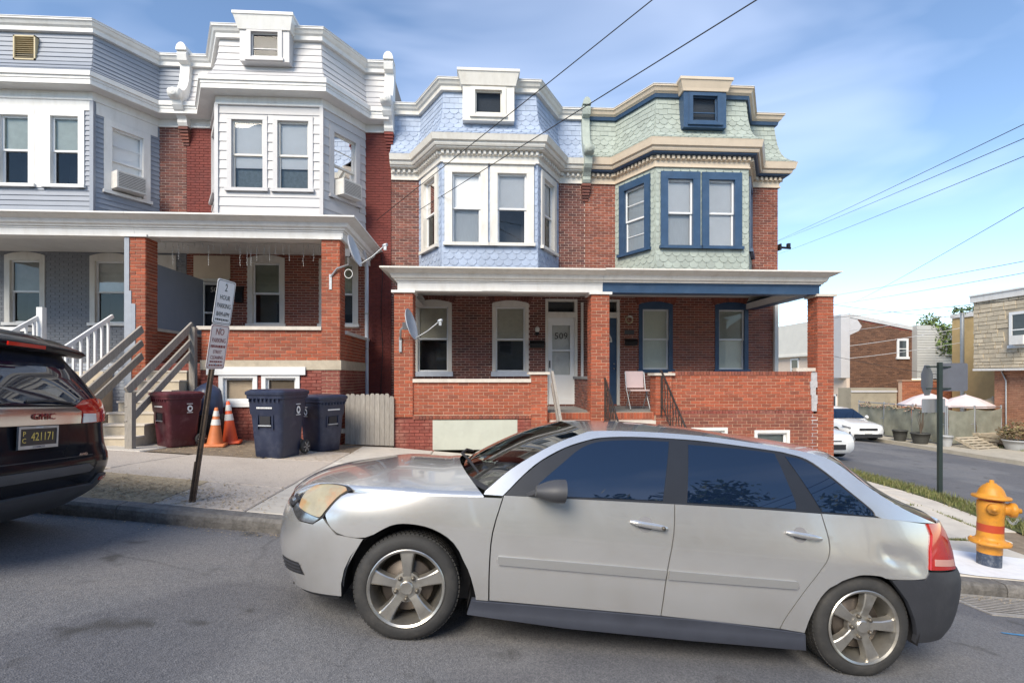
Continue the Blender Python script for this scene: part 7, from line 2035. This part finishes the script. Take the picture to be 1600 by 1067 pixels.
root = thing('garden_wall', 'orange brick garden wall behind the parasols', 'wall', (24, 26.4, -1.4))
ob = mat('orange_garden_brick', (.38, .13, .06), .9, .15, 20, island=.18, col2=(.28, .09, .05))
F, w = frame((22.55, 26.4), (27.2, 26.4)); wob = wall_panel(root, F, w, -1.6, 1.42, [], .25, M_mortar, 'wall_core'); brickwork(root, wob, F, w, -1.3, 1.42, ob, singles=False, Hc=.085, L=.25)
mb = MB(); mb.fbox(F, -.05, w + .05, -.3, .05, 1.42, 1.50); mb.build('coping', mat('garden_wall_coping', (.36, .22, .15), .9), root)
root = thing('low_outbuilding', 'weathered low wall with grey band left of the garden wall', 'wall', (21, 26.6, -1.4))
o, F, w = box_building(root, 'wall', (19.9, 26.7), (22.5, 26.7), 1.0, -1.6, 1.05, mat('stained_render', (.33, .29, .22), .9, .3, 2, .3, 20, stain=(.15, .13, .1), stain_amt=.5, stain_scale=1.0))
mb = MB(); mb.fbox(F, 0, w, 0, .05, .82, .92); mb.build('band', M_whiteside, root)

# green screened chain-link fence
def screen_fence():
    root = thing('screened_fence', 'chain link fence covered with torn green privacy screen', 'fence', (19.0, 22.4, -1.15))
    gm = mat('green_privacy_screen', (.20, .205, .165), .8, .25, 3, .4, 6, stain=(.33, .32, .27), stain_amt=.5, stain_scale=1.4)
    for (a, b, nseg, mm) in (((19.0, 24.9), (19.0, 20.05), 3, gm), ((19.02, 20.0), (21.9, 20.5), 2, gm)):
        a, b = Vector(a), Vector(b); d = (b - a); L = d.length; d.normalize(); nn = Vector((d.y, -d.x))
        for k in range(nseg + 1):
            p = a + d * (L * k / nseg); z = fz_(p.x, p.y); mb = MB(); mb.tube([(p.x, p.y, z - .1), (p.x, p.y, z + 1.62)], .035, 8); mb.build('post', M_greymetal, root)
        for hh in (1.55, .85, .12):
            mb = MB(); mb.tube([(a.x, a.y, fz_(a.x, a.y) + hh), (b.x, b.y, fz_(b.x, b.y) + hh)], .022, 6); mb.build('rail', M_greymetal, root)
        for k in range(nseg):
            rows = []; s0, s1 = L * k / nseg + .03, L * (k + 1) / nseg - .03
            for i in range(15):
                t = i / 14; row = []
                for j in range(9):
                    v = j / 8; sag = .10 * math.sin(math.pi * t) * v ** 3; p = a + d * lerp(s0, s1, t) + nn * (.03 + .035 * noise.noise(Vector((t * 5 + k * 7, v * 3, 1.3))) + .03 * math.sin(t * 9 + v * 4) * .5)
                    row.append(Vector((p.x, p.y, fz_(p.x, p.y) + .06 + v * (1.42 - sag))))
                rows.append(row)
            mb = MB(); mb.quads(rows); mb.build('privacy_screen', mm, root)
    # flower garland along the top
    rr = random.Random(8); mb = MB()
    for k in range(240):
        y = rr.uniform(20.1, 24.8); p = Vector((18.93 + rr.gauss(0, .05), y, fz_(19, y) + 1.5 + rr.gauss(0, .07) - .12 * abs(math.sin(y * 2.2)))); u = Vector((rr.gauss(0, 1), rr.gauss(0, 1), rr.gauss(0, 1))).normalized() * .045; w = Vector((rr.gauss(0, 1), rr.gauss(0, 1), rr.gauss(0, 1))).normalized() * .04
        mb.poly([p - u, p - w, p + u, p + w])
    mb.build('garland', mat('faded_flowers', (.45, .30, .25), .9, .2, 10, island=.4, col2=(.16, .15, .08)), root)
screen_fence()
def parasol(x, y, z0, zr, zt, r, m, label):
    root = thing('parasol', label, 'parasol', (x, y, z0), 'parasols behind the fence')
    mb = MB(); mb.tube([(x, y, z0), (x, y, zt + .06)], .025, 8); mb.build('pole', M_greymetal, root)
    n = 8; rows = []
    for k, (f, zz) in enumerate(((.03, zt), (.5, lerp(zr, zt, .62)), (1, zr), (1.0, zr - .10))):
        rows.append([Vector((x + r * f * math.cos(a) * (1 if j % 2 == 0 else .955), y + r * f * math.sin(a) * (1 if j % 2 == 0 else .955), zz)) for j, a in enumerate([2 * math.pi * j / 16 for j in range(16)])])
    mb = MB(); mb.quads(rows, close_u=True, sm=False); mb.build('canopy', m, root)
    for j in range(n):
        a = 2 * math.pi * j / n; mb = MB(); mb.tube([(x, y, zt - .1), (x + r * .98 * math.cos(a), y + r * .98 * math.sin(a), zr - .02)], .010, 5); mb.build('rib', M_greymetal, root)
pinkc = mat('pale_pink_canopy', (.66, .56, .56), .8, .05, 3); 
parasol(20.75, 22.8, -1.1, .38, .92, 1.15, pinkc, 'pale pink parasol in front of the orange garden wall')
parasol(21.7, 21.9, -1.1, .40, .86, 1.0, pinkc, 'pale pink parasol partly hidden by the street sign')
parasol(23.1, 22.0, -1.1, .30, .72, .8, mat('tan_canopy', (.40, .32, .22), .8, .05, 3), 'tan parasol beside the brick building')
# tubs, pallets and shrub
def tub(x, y, r, h, m, label, plant=None):
    z = fz_(x, y); root = thing('plant_tub', label, 'plant tub', (x, y, z), 'tubs along the far pavement')
    mb = MB(); mb.lathe([(r * .72, 0), (r * .9, h * .6), (r, h), (r * 1.06, h), (r * 1.06, h + .05), (r * .95, h + .05), (r * .9, h - .03), (0, h - .03)], Matrix.Translation((x, y, z)), 20, cap=False); mb.build('tub', m, root)
    if plant: plant(root, Vector((x, y, z + h)))
def dead_stalk(root, p):
    mb = MB(); rr = random.Random(5)
    for k in range(9): a = rr.uniform(0, 6.28); t = p + Vector((.12 * math.cos(a), .12 * math.sin(a), rr.uniform(.5, 1.1))); mb.tube([p, p.lerp(t, .5) + Vector((.03, 0, 0)), t], [.02, .014, .006], 5)
    mb.build('stalks', M_bark, root)
def flowers(root, p):
    foliage(root, 'foliage', [(p + Vector((0, 0, .38)), .46), (p + Vector((.3, -.2, .3)), .30), (p + Vector((-.25, .2, .30)), .30)], 1100, .055, mat('dry_pink_bloom', (.30, .20, .13), .8, .2, 4, island=.5, col2=(.12, .12, .04)), 31)
blk = mat('dark_tub', (.05, .05, .045), .6, .2, 6); gtub = mat('grey_tub', (.36, .37, .38), .6, .1, 6)
tub(18.35, 21.6, .28, .42, blk, 'dark plant tub next to the white saloon')
tub(18.45, 20.65, .34, .40, blk, 'dark plant tub with dry stalks by the fence post', dead_stalk)
tub(18.75, 19.75, .22, .38, gtub, 'pale grey tub at the corner of the fence')
tub(20.5, 18.6, .42, .34, gtub, 'grey tub with a bushy plant against the brick building', flowers)
def pallet(x, y, z, rz, label, tilt=0):
    root = thing('pallet', label, 'pallet', (x, y, z), 'pallets by the fence', rot=(tilt, 0, rz)); pw = mat('pallet_wood', (.42, .36, .27), .9, .2, 8, island=.2)
    for k in range(6):
        mb = MB(); mb.bx(-.6, .6, -.5 + k * .185, -.40 + k * .185, .12, .14); mb.build('deck_board', pw, root)
    for yy in (-.45, 0, .42):
        pass
    for xx in (-.55, 0, .55):
        mb = MB(); mb.bx(xx - .04, xx + .04, -.5, .53, .03, .12); mb.build('bearer', pw, root)
pallet(19.6, 19.25, fz_(19.6, 19.25) + .05, R(12), 'broken pallet lying in front of the dark fence', R(24))
for k in range(3): pallet(21.0, 19.9, fz_(21, 19.9) + .02 + k * .16, R(5 + 6 * k), ('lowest pallet of the stack by the brick wall', 'middle pallet of the stack by the brick wall', 'topmost pallet of the stack by the brick wall')[k])
tree('small green tree behind the white pole', 27.3, 29.4, -1.4, 7.3, 1.35, 41, 2600, .11, M_leaf)
# white pole with cables
root = thing('utility_pole', 'slim white utility pole in front of the tan wall', 'pole', (23.8, 24.2, -1.4))
mb = MB(); mb.tube([(23.8, 24.2, -1.5), (23.8, 24.2, 4.9)], .085, 10); mb.build('pole', M_greymetal, root)
foliage(root, 'cable_tangle', [((23.75, 24.2, 4.95), .28), ((24.2, 24.2, 5.05), .28), ((23.4, 24.2, 4.98), .22)], 130, .09, M_leaf2, 77)

# ------------------------------------------------------------------ overhead wires
WIRES = [((11.18, 10, 7.12), (24.47, 40, 13.35), .012, 'upper wire of the pair running off at the top right'), ((11.18, 10, 6.83), (25.54, 40, 13.68), .012, 'lower wire of the pair running off at the top right'),
         ((12.3, 11, 6.83), (20.56, 30, 10.35), .012, 'single wire below the pair at the top right'), ((13.42, 12, 6.02), (24.83, 30, 7.59), .011, 'steep wire sloping above the stone clad building'),
         ((16.78, 15, 5.38), (23.87, 32, 7.34), .012, 'faint wire high above the brown house'), ((16.78, 15, 5.02), (25.17, 32, 6.93), .012, 'second faint wire just above the roof of the brown house'),
         ((17.89, 16, 4.35), (19.9, 34, 5.54), .014, 'sagging wire from porch pillar to stone clad building'), ((22.15, 32, 6.41), (23.86, 24.2, 4.58), .016, 'wire dipping to the top of the white pole'),
         ((22.37, 20, 4.81), (21.2, 28.6, 4.33), .016, 'pale cable crossing the top of the brown brick wall'), ((20.9, 28.3, 3.42), (23.79, 24.2, 4.1), .018, 'pale cable crossing the middle of the brown brick wall'),
         ((20.9, 28.3, 2.71), (23.79, 24.2, 3.37), .018, 'pale cable crossing below the window of the brown house'), ((18.34, 26, 2.76), (23.49, 24, 1.62), .014, 'dark cable drooping across the brown brick wall')]
wb_ = mat('cable_black', (.02, .02, .022), .6, 0); wp_ = mat('cable_pale', (.55, .55, .55), .6, 0)
for wi, (a, b, r, lab) in enumerate(WIRES):
    a, b = Vector(a), Vector(b); L = (b - a).length
    if wi < 7: a, b = a + (a - b) * .6, b + (b - a) * 2.0       # on past the frame and on behind the houses
    mb = MB(); mb.tube([a.lerp(b, t / 16) - Vector((0, 0, L * .012 * 4 * (t / 16) * (1 - t / 16))) for t in range(17)], r * .75, 5)
    tag(mb.build('cable', wp_ if 'pale' in lab else wb_), lab, 'cable', 'overhead cables')
for a, b, r, lab in (((1.43, 7.5, 6.39), (-2.65, 12.86, 5.54), .0075, 'black service cable crossing in front of the blue slate dormer'), ((1.65, 7.5, 5.76), (-1.64, 12.86, 5.79), .0075, 'black service cable crossing in front of the blue bay windows')):
    a, b = Vector(a), Vector(b); far = a + (a - b) * 1.3
    mb = MB(); mb.tube([far, a.lerp(far, .5), a, a.lerp(b, .5), b], r, 6); tag(mb.build('cable', wb_), lab, 'cable', 'overhead cables')
# cable stapled down the red wall
mb = MB(); mb.tube([(-2.52 + .02 * math.sin(k * 1.1), YW - .025, 4.7 - k * .33) for k in range(13)], .008, 5); tag(mb.build('wall_cable', wb_), 'thin cable running down the red painted wall', 'cable')

# ------------------------------------------------------------------ the sunny side of the street, mirrored in windows and paint
def opposite_house(x0, x1, h, wall, roofm, label):
    z0 = fall((x0 + x1) / 2) - .3; Y = -15.0
    root = thing('facing_house', label, 'house', ((x0 + x1) / 2, Y, z0))
    F, w = frame((x1, Y), (x0, Y))                       # faces the camera's street
    wall_panel(root, F, w, z0, z0 + h, [], 8.0, wall, 'wall')
    mb = MB(); O, e, n = F; mb.prism([O + e * a + n * .3 + Vector((0, 0, z)) for a, z in ((-.2, z0 + h), (w + .2, z0 + h), (w / 2, z0 + h + 2.0))], n * -8.6); mb.build('roof', roofm, root)
    for zz in (z0 + 1.3, z0 + 4.2):
        for k in range(3):
            a = w * (k + .5) / 3 - .5
            if zz < z0 + 2 and k == 1:
                mb = MB(); mb.fbox(F, a, a + 1.0, 0, .05, z0 + .5, z0 + 2.7); mb.build('door', M_bluetrim, root); continue
            simple_window(root, F, a, a + 1.0, zz, zz + 1.6, M_vinyl, .1)
    mb = MB(); mb.fbox(F, .2, w - .2, .0, 1.6, z0 + 2.9, z0 + 3.1); mb.build('porch_roof', M_white, root)
    for a in (.4, w - .4):
        mb = MB(); mb.fbox(F, a - .1, a + .1, 1.3, 1.5, z0, z0 + 2.9); mb.build('porch_post', M_white, root)
ops_ = [(-22, -14.5, 7, (.60, .50, .36), 'cream rendered house across the street, mirrored in the panes'), (-14.2, -7, 7.4, (.62, .60, .55), 'white rendered house across the street, mirrored in the panes'), (-6.6, .2, 7, (.58, .44, .28), 'ochre rendered house across the street, mirrored in the panes'),
        (.6, 7.6, 7.2, (.63, .58, .47), 'ivory rendered house across the street, mirrored in the panes'), (8, 15, 7, (.50, .36, .26), 'tan rendered house across the street, mirrored in the panes'), (22, 29, 7, (.60, .55, .45), 'pale stone coloured house beyond the crossing, mirrored in the panes')]
for x0, x1, h, c, lab in ops_:
    opposite_house(x0, x1, h, mat('render_' + lab.split()[0], c, .9, .08, 2), mat('brown_shingle_roof', (.16, .11, .08), .9, .2, 6), lab)
for k, (x, y, h, r) in enumerate(((-18.5, -9.6, 7.5, 2.6), (3.6, -8.6, 9.5, 2.7), (7.6, -8.4, 10.5, 3.0), (12.5, -8.2, 10, 3.2))):
    tree(('broad street tree at the left of the facing houses', 'lower street tree before the ivory facing house', 'full street tree before the ivory facing house', 'tall street tree near the crossing')[k], x, y, fall(x), h, r, 60 + k, 2600, .2, M_leaf, 'street trees on the facing pavement')
